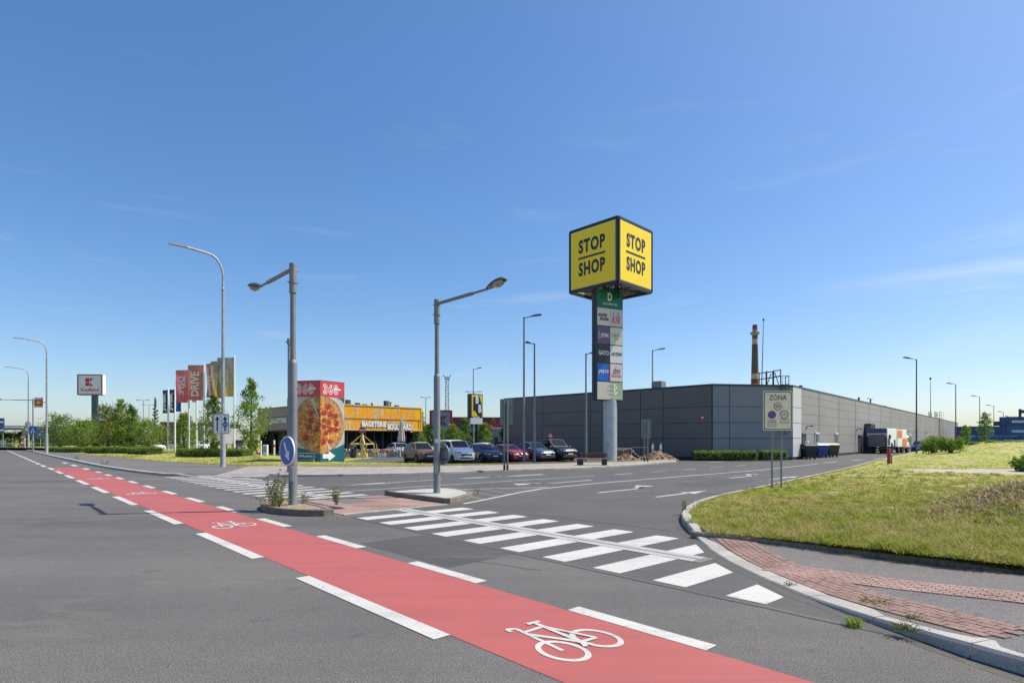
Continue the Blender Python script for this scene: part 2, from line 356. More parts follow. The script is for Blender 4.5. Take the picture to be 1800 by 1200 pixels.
def resample(pts, step):
    out = [Vector(pts[0])]; acc = 0
    for a, b in zip(pts, pts[1:]):
        a, b = Vector(a), Vector(b); l = (b - a).length; d = step - acc
        while d <= l: out.append(a + (b - a) * (d / l)); d += step
        acc = l - (d - step)
    if (out[-1] - Vector(pts[-1])).length > 1e-3: out.append(Vector(pts[-1]))
    return out
def smooth_pts(pts, it=2):
    for _ in range(it):
        q = [pts[0]]
        for a, b in zip(pts, pts[1:]): q += [a * .75 + b * .25, a * .25 + b * .75]
        pts = q + [pts[-1]]
    return pts
def kerb(name, pts, side, w, hfun, mat, step=1.0, gap=.006):
    pts = smooth_pts([Vector((p[0], p[1])) for p in pts], 2); pts = resample(pts, step); mb = MB()
    nor = []
    for i in range(len(pts)):
        d = (pts[min(i + 1, len(pts) - 1)] - pts[max(i - 1, 0)]).normalized(); nor.append(Vector((-d.y, d.x)) * side)
    for i in range(len(pts) - 1):
        a, b = pts[i], pts[i + 1]; d = (b - a).normalized() * gap; h0, h1 = hfun(a), hfun(b)
        a2, b2 = a + d, b - d; vs = []
        for p, n, h in ((a2, nor[i], h0), (b2, nor[i + 1], h1)):
            for o, z in ((0, -.05), (.005, max(.004, h - .03)), (.03, h), (w, h), (w, -.05)):
                q = p + n * o; vs.append((q.x, q.y, z))
        mb.add(vs, [(0, 5, 6, 1), (1, 6, 7, 2), (2, 7, 8, 3), (3, 8, 9, 4), (0, 1, 2, 3, 4), (9, 8, 7, 6, 5)])
    return struct(mb.build(name, mat)), pts, nor
def hA(p):
    u, n = toUN(p)
    if n > 10.9: return .15
    if n > 10.2: return lerp(.03, .15, (n - 10.2) / .7)
    return lerp(.025, .155, sstep(-2.9, -.3, u))
kerb('kerb', [UN(*q) for q in KA if q[0] < 26], 1, .3, hA, KERB_M)
def hB(p):
    u, n = toUN(p)
    return .03 if -33.5 < u < -27.5 and n < 11 else .13
kerb('kerb', [UN(*q) for q in KB], 1, .28, hB, KERB_M, 1.0)

# right-hand pavement between the kerb and the grass
def backA(u): return 10.45 + .25 * math.sin(max(0, min(1, (u + 5.8) / 8)) * 3.0)
mb = MB(); us = np.linspace(-5.6, 24, 90); rows = 14; vs = []
for u in us:
    n0 = itp(u, KAu) + .2; n1 = max(backA(u), n0 + .02); k = hA(UN(u, itp(u, KAu)))
    for j in range(rows):
        t = j / (rows - 1); n = lerp(n0, n1, t); z = lerp(k - .006, max(.07, k * .9), sstep(0, 1, t)); vs.append(UN(u, n, z))
mb.add(vs, [(i * rows + j, (i + 1) * rows + j, (i + 1) * rows + j + 1, i * rows + j + 1) for i in range(len(us) - 1) for j in range(rows - 1)], 0, True)
struct(mb.build('pavement', ASPH_P))
def zpav(u, n):
    n0 = itp(u, KAu) + .2; n1 = max(backA(u), n0 + .02); k = hA(UN(u, itp(u, KAu)))
    t = min(1, max(0, (n - n0) / (n1 - n0))); return lerp(k - .006, max(.07, k * .9), sstep(0, 1, t))
# red tactile blocks: real pavers with joints
TACT = stone('red_tactile_paver', (.245, .15, .122), 40, .4); TACT2 = stone('red_plain_paver', (.295, .19, .155), 40, .4)
def pavers(name, fn, L_, Wd, lx, wy, mat, z, gap=.012, th=.026):
    mb = MB(); nx = int(L_ / lx); ny = max(1, int(round(Wd / wy)))
    for j in range(ny):
        for i in range(nx):
            o = (.5 if j % 2 else 0) * lx; x0 = i * lx + o; x1 = x0 + lx - gap; y0 = j * wy; y1 = y0 + wy - gap
            dz = random.uniform(-.002, .002); vs = []
            for x, y in ((x0, y0), (x1, y0), (x1, y1), (x0, y1)): u, n = fn(x, y); vs.append((u, n))
            top = [UN(u, n, z(u, n) + th / 2 + dz) for u, n in vs]; low = [UN(u, n, z(u, n) - .03) for u, n in vs]
            mb.add(low + top, [(4, 5, 6, 7), (0, 1, 5, 4), (1, 2, 6, 5), (2, 3, 7, 6), (3, 0, 4, 7)])
    return struct(mb.build(name, mat))
random.seed(4)
kpts = resample(smooth_pts([UN(*q).to_2d() for q in sorted(KA) if q[0] >= -5.9 and q[0] < 1.5], 2), .1)
def along(x):
    i = min(len(kpts) - 2, max(0, int(x / .1))); a, b = kpts[i], kpts[i + 1]; f = x / .1 - i; return a + (b - a) * f, (b - a).normalized()
def f1(x, y):
    p, d = along(x); q = p + Vector((-d.y, d.x)) * (.31 + y); return toUN(q)
sgn = 1 if toUN(along(2)[0] + Vector((-along(2)[1].y, along(2)[1].x)))[1] > toUN(along(2)[0])[1] else -1
def f1(x, y, s=sgn):
    p, d = along(x); q = p + Vector((-d.y, d.x)) * s * (.31 + y); return toUN(q)
pavers('tactile_paving', f1, 6.5, .62, .21, .105, TACT, zpav)
a2, b2 = Vector(toUN(P(1352, 992, .06))), Vector(toUN(P(1800, 1060, .08)))
d2 = (b2 - a2).normalized(); n2 = Vector((-d2.y, d2.x))
n2 = n2 if n2.y > 0 else -n2
def f2(x, y): q = a2 + d2 * x + n2 * (y - .28); return q.x, q.y
pavers('tactile_paving', f2, 9.0, .63, .11, .105, TACT2, zpav)
# edging of the grass along the pavement
def hE(p): return .145 + .012 * math.sin(p[0] * 5)
kerb('kerb', [UN(u, backA(u) - .04) for u in np.linspace(-5.9, 24, 30)], 1, .09, hE, KERB_D, 1.0, .004)

# ------------------------------------------------------------------ right-hand grass with its rise
def rise(u, n):
    p = UN(u, n); e = u - itp(n, KAn)
    z = .15 + .10 * sstep(.3, 4, e)
    z += 1.3 * sstep(37, 58, p.y) * sstep(.5, 9, e) * (1 - .8 * sstep(90, 140, p.y))
    z += .75 * math.exp(-(((p.x - 12.3) / 2.0) ** 2 + ((p.y - 13.2) / 1.6) ** 2))
    z += .07 * sstep(.5, 3, e) * mnoise.noise(Vector((p.x * .45, p.y * .45, 3))) + .035 * sstep(.3, 2, e) * mnoise.noise(Vector((p.x * 1.7, p.y * 1.7, 8)))
    return z - .5 * sstep(-1, 0, -e) * 0
ns = np.concatenate([np.linspace(0, 12, 60), np.linspace(12.4, 45, 70), np.linspace(46, 170, 50)])
ts = np.concatenate([np.linspace(0, 8, 34), np.linspace(8.5, 40, 44), np.linspace(42, 130, 16)])
mb = MB(); vs = []
for s_ in ns:
    for t_ in ts:
        n = 10.5 + s_; u = itp(n, KAn) + .27 + t_
        if s_ < 3: n = lerp(backA(u), 13.5, s_ / 3); u = itp(max(n, 10.5), KAn) + .27 + t_
        vs.append(UN(u, n, rise(u, n)))
k = len(ts)
mb.add(vs, [(i * k + j, i * k + j + 1, (i + 1) * k + j + 1, (i + 1) * k + j) for i in range(len(ns) - 1) for j in range(k - 1)], 0, True)
o = struct(mb.build('grass_bank', GRASS))
# worn path across the grass
mb = MB(); vs = []; W_ = 22
for i in range(W_ + 1):
    t = i / W_; px = lerp(1572, 1830, t); yc = 826.5 + 4.5 * t; hw = (.35 + 1.6 * t) * (1 + .25 * mnoise.noise(Vector((t * 9, 1, 1)))); c = P(px, yc, .25)
    for j in range(7):
        s_ = j / 6 * 2 - 1; q = c + Vector((0, s_ * hw * 1.6 + .25 * mnoise.noise(Vector((t * 14, s_ * 2, 4))), 0)); u, n = toUN(q); q.z = rise(u, n) + (.05 if abs(s_) < .9 else -.04); vs.append(q)
mb.add(vs, [(i * 7 + j, (i + 1) * 7 + j, (i + 1) * 7 + j + 1, i * 7 + j + 1) for i in range(W_) for j in range(6)], 0, True)
struct(mb.build('path', GRAVEL))

# ------------------------------------------------------------------ left pavement and verge
GE = [P(20, 788.5), P(90, 793.5), P(170, 803), P(203, 805.8), P(216, 807.4), P(300, 815), P(360, 818.5), P(440, 821.8), P(600, 822.6), P(740, 822.6), P(860, 820), P(930, 818), P(1000, 816), P(1100, 813.5), P(1192, 809)]
kin = [UN(*q) for q in KB]
kin2 = []
for i, p in enumerate(kin):
    d = (kin[min(i + 1, len(kin) - 1)] - kin[max(0, i - 1)]).normalized(); kin2.append(p + Vector((-d.y, d.x, 0)) * .2)
def strip(name, A, B, mat, za, zb):
    def rs(A):
        A = [Vector((p[0], p[1])) for p in A]; cum = [0]
        for p, q in zip(A, A[1:]): cum.append(cum[-1] + (p - q).length)
        out = []
        for k in range(140):
            s_ = cum[-1] * k / 139; i = max(0, min(len(A) - 2, sum(c <= s_ for c in cum) - 1)); out.append(A[i].lerp(A[i + 1], (s_ - cum[i]) / (cum[i + 1] - cum[i])))
        return out
    a, b = rs(A), rs(B); mb = MB(); vs = [(p.x, p.y, za(p) if callable(za) else za) for p in a] + [(p.x, p.y, zb) for p in b]; n = len(a)
    mb.add(vs, [(i, i + 1, n + i + 1, n + i) for i in range(n - 1)], 0, True); return struct(mb.build(name, mat))
# pavement: grey asphalt on the left, pale paving past the corner
cut = 9
strip('pavement', [UN(-150, 5.7)] + kin2[2:cut + 1], [UN(-150, 9)] + GE[1:8], ASPH_P, lambda p: hB(p) - .008, .13)
strip('pavement', kin2[cut:], GE[7:], PAVE_L, lambda p: hB(p) - .008, .13)
# verge, laid along the grass edge and running back
far = [(-150, 118), (-78, 96), (-60, 90), (-48, 84), (-44, 80), (-36, 74), (-28, 62), (-20.5, 46.5), (-13.5, 44.5), (-7, 42.6), (-1.5, 41.6), (2.4, 42.2), (5.2, 44.0), (10.5, 48.2), (15.5, 53.5)]
mb = MB(); vs = []; q = 10
near = [UN(-150, 9)] + GE[1:]
for a, b in zip(near, far):
    for j in range(q):
        t = j / (q - 1); p = Vector(a[:2]).lerp(Vector(b), t); vs.append((p.x, p.y, .14 + .25 * sstep(0, 1, t) * sstep(-12, -22, p.x)))
mb.add(vs, [(i * q + j, (i + 1) * q + j, (i + 1) * q + j + 1, i * q + j + 1) for i in range(len(near) - 1) for j in range(q - 1)], 0, True)
struct(mb.build('grass_verge', GRASS_D))
kerb('kerb', [(p[0], p[1]) for p in GE[1:]], 1, .1, lambda p: .16, KERB_D, 1.0)
# red pavers where the left crossing meets the pavement
mb = MB(); mb.add([P(283, 834.2, .05), P(328, 833.6, .05), P(336, 829, .09), P(325, 824.5, .11), P(292, 826, .10)], [(0, 1, 2, 3, 4)]); struct(mb.build('tactile_paving', TACT2))

# ------------------------------------------------------------------ road markings
def mark(name, polys, mat, z=.004):
    mb = MB()
    for p in polys: mb.add([UN(u, n, z) for u, n in p], [list(range(len(p)))])
    return struct(mb.build(name, mat))
def rc(u0, n0, u1, n1): return [(u0, n0), (u1, n0), (u1, n1), (u0, n1)]
mark('cycle_lane', [rc(u, 3.49, u + 4, 4.99) for u in np.arange(-49, 30, 4)], PRED, .004)
mark('cycle_lane_edge_marking', [rc(-8.05 - 5.17 * k, 3.29, -4.65 - 5.17 * k, 3.49) for k in range(-6, 9)], PWHITE, .008)
mark('cycle_lane_edge_marking', [rc(-8.05 - 5.17 * k, 3.2, -4.9 - 5.17 * k, 3.45) for k in range(9, 40)], PWHITE, .008)
mark('cycle_lane_edge_marking', [rc(-4.39 - 3.4 * k, 4.99, -2.66 - 3.4 * k, 5.19) for k in range(-6, 11)], PWHITE, .008)
mark('cycle_lane_edge_marking', [rc(-42, 5.0, -40.3, 5.2), rc(-47, 4.9, -45, 5.2), rc(-54, 4.9, -51, 5.2), rc(-60, 4.9, -57, 5.15)], PWHITE, .008)
def bike(mb, u0):
    zz = [.008]
    F_ = lambda a, b: UN(u0 - b, 4.25 + a, zz[0])
    def poly(ps): mb.add([F_(*p) for p in ps], [list(range(len(ps)))]); zz[0] += .0006
    def ln(p, q, w):
        dx, dy = q[0] - p[0], q[1] - p[1]; l = math.hypot(dx, dy); ox, oy = -dy / l * w / 2, dx / l * w / 2
        poly([(p[0] - ox, p[1] - oy), (p[0] + ox, p[1] + oy), (q[0] + ox, q[1] + oy), (q[0] - ox, q[1] - oy)][::-1])
    for cx, cy in ((-.25, 0), (.25, 0)):
        zz[0] += .0006; k = 32; vs = []
        for i in range(k):
            t = 2 * math.pi * i / k; vs += [F_(cx + .215 * math.cos(t), cy + .30 * math.sin(t)), F_(cx + .165 * math.cos(t), cy + .235 * math.sin(t))]
        mb.add(vs, [(2 * i, 2 * i + 1, (2 * i + 3) % (2 * k), (2 * i + 2) % (2 * k)) for i in range(k)])
    for p, q, w in (((-.25, 0), (-.15, .74), .045), ((-.15, .74), (-.24, .80), .05), ((-.24, .80), (-.25, .70), .045), ((-.165, .60), (.115, .60), .055), ((-.175, .52), (.05, .04), .06),
                    ((.12, .72), (.05, .02), .055), ((.04, .03), (.25, 0), .055), ((.25, 0), (.11, .56), .045), ((.03, .76), (.20, .74), .06), ((.03, .05), (.07, -.1), .06), ((.05, .02), (-.02, -.09), .05)): ln(p, q, w)
for k in range(4):
    mb = MB(); bike(mb, -3.58 - 10.25 * k); struct(mb.build('bicycle_marking', PWHITE))
kAn = lambda u: itp(u, KAu)
z1 = []
for k in range(11):
    u0, u1 = -13.1 + 1.075 * k, -12.59 + 1.075 * k
    t0, t1 = min(10.2, kAn(u0) - .32), min(10.2, kAn(u1) - .32)
    if t1 > 7.0: z1.append([(u0, 6.92), (u1, 6.92), (u1 + .12 * (t1 - 6.9) / 3.3, t1), (u0 + .12 * (t0 - 6.9) / 3.3, t0)])
mark('zebra_crossing', z1, PWHITE)
KBu = sorted(KB[2:])
z2 = []
for k in range(15):
    u0, u1 = -33.6 + 1.075 * k, -33.12 + 1.075 * k; t = min(10.0, itp(u0, KBu) - .15, itp(u1, KBu) - .15) if u0 < -29.5 else 10.0
    if t > 7.1: z2.append([(u0, 6.92), (u1, 6.92), (u1, t), (u0, t)])
mark('zebra_crossing', z2, PWORN)
GUIDE = paint('guide_strip_grey', (.50, .49, .47), .5)
mark('guide_strip', [rc(-14.2, 8.66 + o, -4.75, 8.66 + o + .05) for o in (-.22, -.155, -.09, .05, .115, .18)] + [rc(-33, 8.55 + o, -18, 8.55 + o + .06) for o in (-.22, -.15, .05, .12)], GUIDE, .008)
mark('guide_strip_bed', [rc(-14.2, 8.43, -4.6, 8.90), rc(-33, 8.32, -18, 8.74)], M('guide_strip_bed', (.15, .15, .145), .8), .006)
# lane lines and arrows of the side road
def poly_line(pts, w):
    return [[(u0 - w / 2, n0), (u0 + w / 2, n0), (u1 + w / 2, n1), (u1 - w / 2, n1)] for (u0, n0), (u1, n1) in zip(pts, pts[1:])]
ll = poly_line([(-13.7, 10.8), (-14.3, 12.4), (-15.1, 14.4), (-15.7, 16.3), (-15.9, 20), (-15.5, 36), (-16.2, 48)], .18)
ll += poly_line([(-20.0, 10), (-19.2, 24)], .13)
ll += [rc(-19.1, 25.5 + 3.6 * k, -18.95, 27.2 + 3.6 * k) for k in range(5)]
ll += poly_line([(-17.9, 13.3), (-16.0, 17)], .14)
ll += [[(-17.8 + .25 * k, 12.9 + .75 * k), (-17.6 + .25 * k, 12.9 + .75 * k), (-14.3 - .33 * k, 12.1 + .95 * k), (-14.5 - .33 * k, 12.1 + .95 * k)] for k in range(5)]
ll += [rc(-16.6, 50 + 7 * k, -16.35, 53.4 + 7 * k) for k in range(12)]
ll += [rc(-23.4, 44 + 5 * k, -23.2, 46.8 + 5 * k) for k in range(3)]
mark('lane_marking', ll, PWORN)
def arrow(u, n, d=1, turn=0, ln=3.4):
    a = [[(u - .09, n), (u + .09, n), (u + .09, n + d * ln * .62), (u - .09, n + d * ln * .62)]]
    if turn == 0: a += [[(u - .3, n + d * ln * .58), (u + .3, n + d * ln * .58), (u, n + d * ln)]]
    else:
        a += [[(u - .09, n + d * ln * .62), (u + .09, n + d * ln * .62), (u + turn * .45, n + d * ln * .82), (u + turn * .35, n + d * ln * .92)], [(u + turn * .3, n + d * ln * .68), (u + turn * .95, n + d * ln * .97), (u + turn * .25, n + d * ln * 1.05)]]
    return a
mark('lane_arrow', arrow(-13.1, 16.6, 1, -1, 3.9) + arrow(-10.8, 16.8, 1, 0, 3.5) + arrow(-13.4, 27.5, 1, -1, 3.9) + arrow(-11.6, 28, 1, 0, 3.6), PWORN)
mark('lane_arrow', arrow(-22.5, 16.4, -1, 0, 5.2) + arrow(-17.3, 21.4, -1, -1, 4.4) + arrow(-22.1, 23, -1, 0, 5), PWORN)
mark('lane_marking', [[(-22.7, 17.6), (-22.3, 17.6), (-21.5, 22.6), (-21.7, 22.6)]], PWORN)
# tar seams
def seam(pts, w=.03):
    mb = MB()
    for (u0, n0), (u1, n1) in zip(pts, pts[1:]):
        d = Vector((u1 - u0, n1 - n0)).normalized(); o_ = Vector((-d.y, d.x)) * w / 2
        mb.add([UN(u0 - o_.x, n0 - o_.y, .003), UN(u1 - o_.x, n1 - o_.y, .003), UN(u1 + o_.x, n1 + o_.y, .003), UN(u0 + o_.x, n0 + o_.y, .003)], [(0, 1, 2, 3)])
    return struct(mb.build('road_seam', SEAM))
def wob(a, b, k, s, am):
    random.seed(s); return [(lerp(a[0], b[0], i / k) + random.uniform(-am, am), lerp(a[1], b[1], i / k) + random.uniform(-am, am)) for i in range(k + 1)]
seam(wob((-13.2, 6.83), (-.8, 6.74), 24, 1, .015), .035)
seam(wob((-10.7, 10.55), (-6.6, 10.9), 10, 2, .03), .03)
seam(wob((-11.6, 24), (-22, 33), 12, 7, .08), .035)
seam(wob((-16.4, 3.1), (-19.2, -3.5), 20, 4, .012), .02)
seam(wob((-6, 6.2), (-9.5, 5.25), 14, 12, .04), .012)
seam(wob((-24, 6.7), (-17.9, 6.75), 14, 15, .02), .03)
mark('road_patch', [[(-9.9, 5.3), (-7.1, 5.28), (-7.15, 6.75), (-9.85, 6.72)]], ASPH_D, .0025); mark('road_patch', [[(-13.2, 22), (-11.6, 22), (-11.7, 27.5), (-13.3, 27.4)]], ASPH_D, .0025)
seam(wob((-33, 3.2), (-38, -6), 16, 6, .02), .03)
# gully dirt along the right kerb
mb = MB()
gl = resample(smooth_pts([UN(*q).to_2d() for q in sorted(KA) if -9 < q[0] < 6], 2), .25)
DIRT = paint('gutter_dirt', (.075, .068, .055), .42, (.10, .095, .09))
for i in range(len(gl) - 1):
    a, b = gl[i], gl[i + 1]; d = (b - a).normalized(); nn = Vector((d.y, -d.x)); u, _ = toUN(a)
    w0 = .16 + .10 * mnoise.noise(Vector((i * .3, 0, 0))); w1 = .16 + .10 * mnoise.noise(Vector((i * .3 + .3, 0, 0)))
    if toUN(a + nn)[1] > toUN(a)[1]: nn = -nn
    a2_, b2_ = a + nn * w0, b + nn * w1; mb.quad((a.x, a.y, .002), (b.x, b.y, .002), (b2_.x, b2_.y, .002), (a2_.x, a2_.y, .002))
struct(mb.build('gutter', DIRT))
# manhole cover
mb = MB(); mb.lathe([(.0001, .006), (.3, .006), (.34, .004)], P(1085, 838), 20); struct(mb.build('manhole_cover', DKST))

# ------------------------------------------------------------------ traffic islands and the refuge between them
def island(pts, h, label, step=.55):
    pts = [UN(*q) for q in pts]; ring = smooth_pts(pts + [pts[0]], 1); mb = MB(); n = len(ring)
    c = sum(ring, Vector()) / n
    if sum(a.x * b.y - b.x * a.y for a, b in zip(ring, ring[1:])) < 0: ring = ring[::-1]
    ins = []
    for i in range(n):
        d = (ring[(i + 1) % n] - ring[i - 1]).normalized(); ins.append(ring[i] + Vector((-d.y, d.x, 0)) * .15)
    lo = [(p.x, p.y, 0) for p in ring]; hi = [(p.x, p.y, h - .02) for p in ring]; t2 = [((p * .94 + q * .06).x, (p * .94 + q * .06).y, h) for p, q in zip(ring, ins)]; ii = [(p.x, p.y, h) for p in ins]
    mb.add(lo + hi + t2 + ii, [[a * n + i, a * n + (i + 1) % n, (a + 1) * n + (i + 1) % n, (a + 1) * n + i] for a in range(3) for i in range(n)], 0)
    mb.add([(p.x, p.y, h - .015) for p in ins], [list(range(n))], 1)
    return tag(mb.build('traffic_island', [KERB_D, SOIL if 'dry' in label else CONC]), label, 'traffic island', None, 'structure')
island([(-17.9, 6.85), (-13.95, 6.85), (-13.95, 6.3), (-14.6, 5.85), (-15.5, 5.6), (-16.4, 5.7), (-17.3, 6.1)], .17, 'low rounded kerbed island filled with dry soil and weeds')
island([(-17.6, 10.35), (-14.2, 10.35), (-14.0, 10.6), (-14.6, 11.7), (-15.3, 12.5), (-16.9, 13.0), (-17.6, 12.6)], .16, 'kerbed concrete island with squared corners by the striped median')
mark('refuge_paving', [rc(-17.7, 6.9, -13.95, 8.1), rc(-17.7, 9.2, -13.95, 10.3)], TACT2, .012)
mark('refuge_paving', [rc(-17.7, 8.1, -16.1, 9.2)], ASPH_P, .012); mark('refuge_paving', [rc(-16.1, 8.1, -13.95, 9.2)], TACT, .012)
mb = MB()
for k in range(4):
    a = UN(-13.85, 7.32 + .84 * k); mb.box((a.x, a.y, .0), (.16, .82, .05), math.atan2(NY, NX) - R(90))
struct(mb.build('kerb_strip', KERB_M))

# ------------------------------------------------------------------ grass blades (nobody could count them)
def blades(name, pts, hgt, seed, mat=BLADE):
    rg = np.random.default_rng(seed); n = len(pts); p = np.array(pts)
    d = np.hypot(p[:, 0], p[:, 1]); h = hgt * rg.uniform(.5, 1.5, n) * np.minimum(1, 16 / d) ** .3; w = np.maximum(.005, d * .0008) * rg.uniform(.7, 1.4, n)
    th = rg.uniform(0, 2 * np.pi, n); ln = rg.uniform(.4, 1.9, n) * h; la = rg.uniform(0, 2 * np.pi, n)
    a = np.stack([np.cos(th) * w, np.sin(th) * w, np.zeros(n)], 1); tip = np.stack([np.cos(la) * ln, np.sin(la) * ln, h], 1)
    v = np.empty((n, 3, 3)); v[:, 0] = p - a; v[:, 1] = p + a; v[:, 2] = p + tip
    me = bpy.data.meshes.new(name); me.vertices.add(3 * n); me.vertices.foreach_set('co', v.reshape(-1)); me.loops.add(3 * n); me.loops.foreach_set('vertex_index', np.arange(3 * n, dtype=np.int32))
    me.polygons.add(n); me.polygons.foreach_set('loop_start', np.arange(0, 3 * n, 3, dtype=np.int32)); me.update(); me.validate(); me.materials.append(mat)
    o = bpy.data.objects.new(name, me); COL.objects.link(o); return tag(o, None, None, None, 'stuff')
rg = np.random.default_rng(7); pts = []
while len(pts) < 120000:
    px = rg.uniform(1195, 1830); s_ = rg.uniform(0, 1); py = 792 + (s_ ** .8) * 260
    q = P(px, py, .22)
    if q.y > 75: continue
    u, n = toUN(q)
    if n < 10.5: 
        if n < backA(u) + .05: continue
    e = u - itp(max(n, 10.5), KAn)
    if e < .3: continue
    if 822 < py < 837 and px > 1572 and abs(py - (826.5 + 4.5 * (px - 1572) / 258)) < 1.5 + 5 * (px - 1572) / 258: continue
    pts.append((q.x, q.y, rise(u, n) - .01))
for i in range(9000):
    u = rg.uniform(-5.5, 20); e_ = abs(rg.normal(0, .05)); n = backA(u) + .02 + e_; q = UN(u, n)
    if mnoise.noise(Vector((u * 1.1, 0, 7))) > -.15: pts.append((q.x, q.y, .135))
for i in range(9000):
    n = rg.uniform(10.6, 60); u = itp(n, KAn) + .3 + abs(rg.normal(0, .05)); q = UN(u, n); pts.append((q.x, q.y, .14))
tuf = []
for i in range(900):
    while True:
        c = pts[rg.integers(0, 100000)]
        if c[1] < 32: break
    for k in range(26): tuf.append((c[0] + rg.normal(0, .07), c[1] + rg.normal(0, .07), c[2]))
blades('grass', tuf, .12, 12).__setitem__('label', 'scattered taller tufts in the right bank grass')
blades('grass', pts, .052, 1).__setitem__('label', 'short rough grass with dry straw patches on the right bank')
pts = []
for i in range(26000):
    t = rg.uniform(0, len(near) - 1.001); i0 = int(t); f = t - i0; s_ = rg.uniform(0, 1) ** 1.6
    a = Vector(near[i0][:2]).lerp(Vector(near[i0 + 1][:2]), f); b = Vector(far[i0]).lerp(Vector(far[i0 + 1]), f); p = a.lerp(b, s_)
    if i0 == 0: continue
    pts.append((p.x, p.y, .13 + .25 * sstep(0, 1, s_) * sstep(-12, -22, p.x)))
blades('grass', pts, .075, 2).__setitem__('label', 'mown grass on the verge below the car park')
# long dry straw lying over the heap
pts = []
for i in range(9000):
    x, y = rg.normal(11.6, 1.25), rg.normal(12.4, .85); u, n = toUN((x, y))
    if n > 11.3 and u - itp(n, KAn) > 2: pts.append((x, y, rise(u, n) + .01))
mb = MB(); vs = []; K = 40
for j in range(9):
    for i in range(K):
        t = 2 * math.pi * i / K; r = j / 8 * (1 + .45 * mnoise.noise(Vector((math.cos(t) * 1.6, math.sin(t) * 1.6, 2)))); x, y = 11.9 + 2.3 * r * math.cos(t), 12.7 + 1.35 * r * math.sin(t); u, n = toUN((x, y)); vs.append((x, y, rise(u, n) + .014 - (.03 if j == 8 else 0)))
mb.add(vs, [(j * K + i, j * K + (i + 1) % K, (j + 1) * K + (i + 1) % K, (j + 1) * K + i)[::-1] for j in range(8) for i in range(K)], 0, True); struct(mb.build('bare_earth', stone('withered_earth', (.31, .215, .135), 16, .6)))
STRAW = M('dry_straw', (.62, .51, .32), .8, 0, .3, 3); DEAD = M('dead_brown_grass', (.29, .20, .11), .85, 0, .4, 3)
blades('straw', pts[:3200], .085, 3, STRAW).__setitem__('label', 'loose dry straw over the small heap on the right')
blades('straw', pts[3200:], .06, 4, DEAD).__setitem__('label', 'withered brown grass covering the small heap')
# ------------------------------------------------------------------ grey retail warehouse
def panel_wall(F, cols, rows, mat_i, gap=.045, th=.05, mb=None, gv=.06):
    for a0, a1 in zip(cols, cols[1:]):
        for b0, b1 in zip(rows, rows[1:]): F.slab(mb, a0 + gv / 2, b0 + gap / 2, a1 - gv / 2, b1 - gap / 2, .002, th, mat_i)
CL_DARK = M('dark_cladding', (.118, .110, .115), .45, 0, .10, .25)
CL_BLUE = M('blue_grey_cladding', (.185, .20, .235), .45, 0, .08, .25)
CL_GREY = M('warm_grey_cladding', (.27, .25, .245), .55, 0, .08, .2)
CL_PALE = M('pale_grey_cladding', (.52, .52, .52), .5, 0, .06, .3)
JOINT = M('panel_joint', (.03, .031, .034), .7)
base = Vector((18.1, 51.4, 0))
wh = thing('warehouse', 'long low windowless grey retail warehouse with panel cladding and chamfered corner', 'building', base)
HW = 6.9
A = Vector((-.9, 70.2, 0)) - base; B = Vector((0, 0, 0)); C_ = Vector((25.9, 52.6, 0)) - base; sd = Vector((.67, .742, 0)).normalized(); D = C_ + sd * 173
def wall_part(name, a, b, cols, rows, mat, gap=.045, gv=.06):
    F = Fr(a, b - a, (0, 0, 1)); l = (b - a).length; mb = MB()
    F.slab(mb, 0, 0, l, HW - .02, -.25, 0, 1); panel_wall(F, cols, rows, 0, gap, mb=mb, gv=gv)
    return F, l, mb.build(name, [mat, JOINT], wh)
r1 = [.25, 2.0, 3.43, 4.88, HW - .14]
FA, lA, _ = wall_part('wall', A, B, [0, 6.3, 13.1, 19.3, 21.8, 26.7], r1, CL_DARK)
FB, lB, _ = wall_part('wall', B, C_, [0, 1.65, 7.9], r1, CL_BLUE)
cols = [2.7] + [9.0 + 8.5 * k for k in range(20)]; cols = [c for c in cols if c < 172] + [173]
FC, lC, _ = wall_part('wall', C_, D, cols, [.25, 1.3, 2.4, 3.4, 4.35, 5.3, 6.1, HW - .14], CL_GREY, .022, .17)
mb = MB(); panel_wall(FC, [.01, 2.7], r1, 0, mb=mb, th=.07); mb.build('corner_cladding', CL_PALE, wh)
mb = MB()
for F, l in ((FA, lA), (FB, lB), (FC, lC)): F.slab(mb, -.03, HW - .14, l + .03, HW + .02, -.27, .085)
mb.build('parapet_cap', M('dark_flashing', (.035, .045, .06), .4, .4), wh)
back1 = D + Vector((-45, 40, 0)); back2 = A + Vector((40, 45, 0))
mb = MB(); mb.add([(p.x, p.y, HW - .25) for p in (A, B, C_, D, back1, back2)], [(0, 1, 2, 3, 4, 5)]); mb.build('roof', M('roof_membrane', (.3, .3, .3), .9), wh)
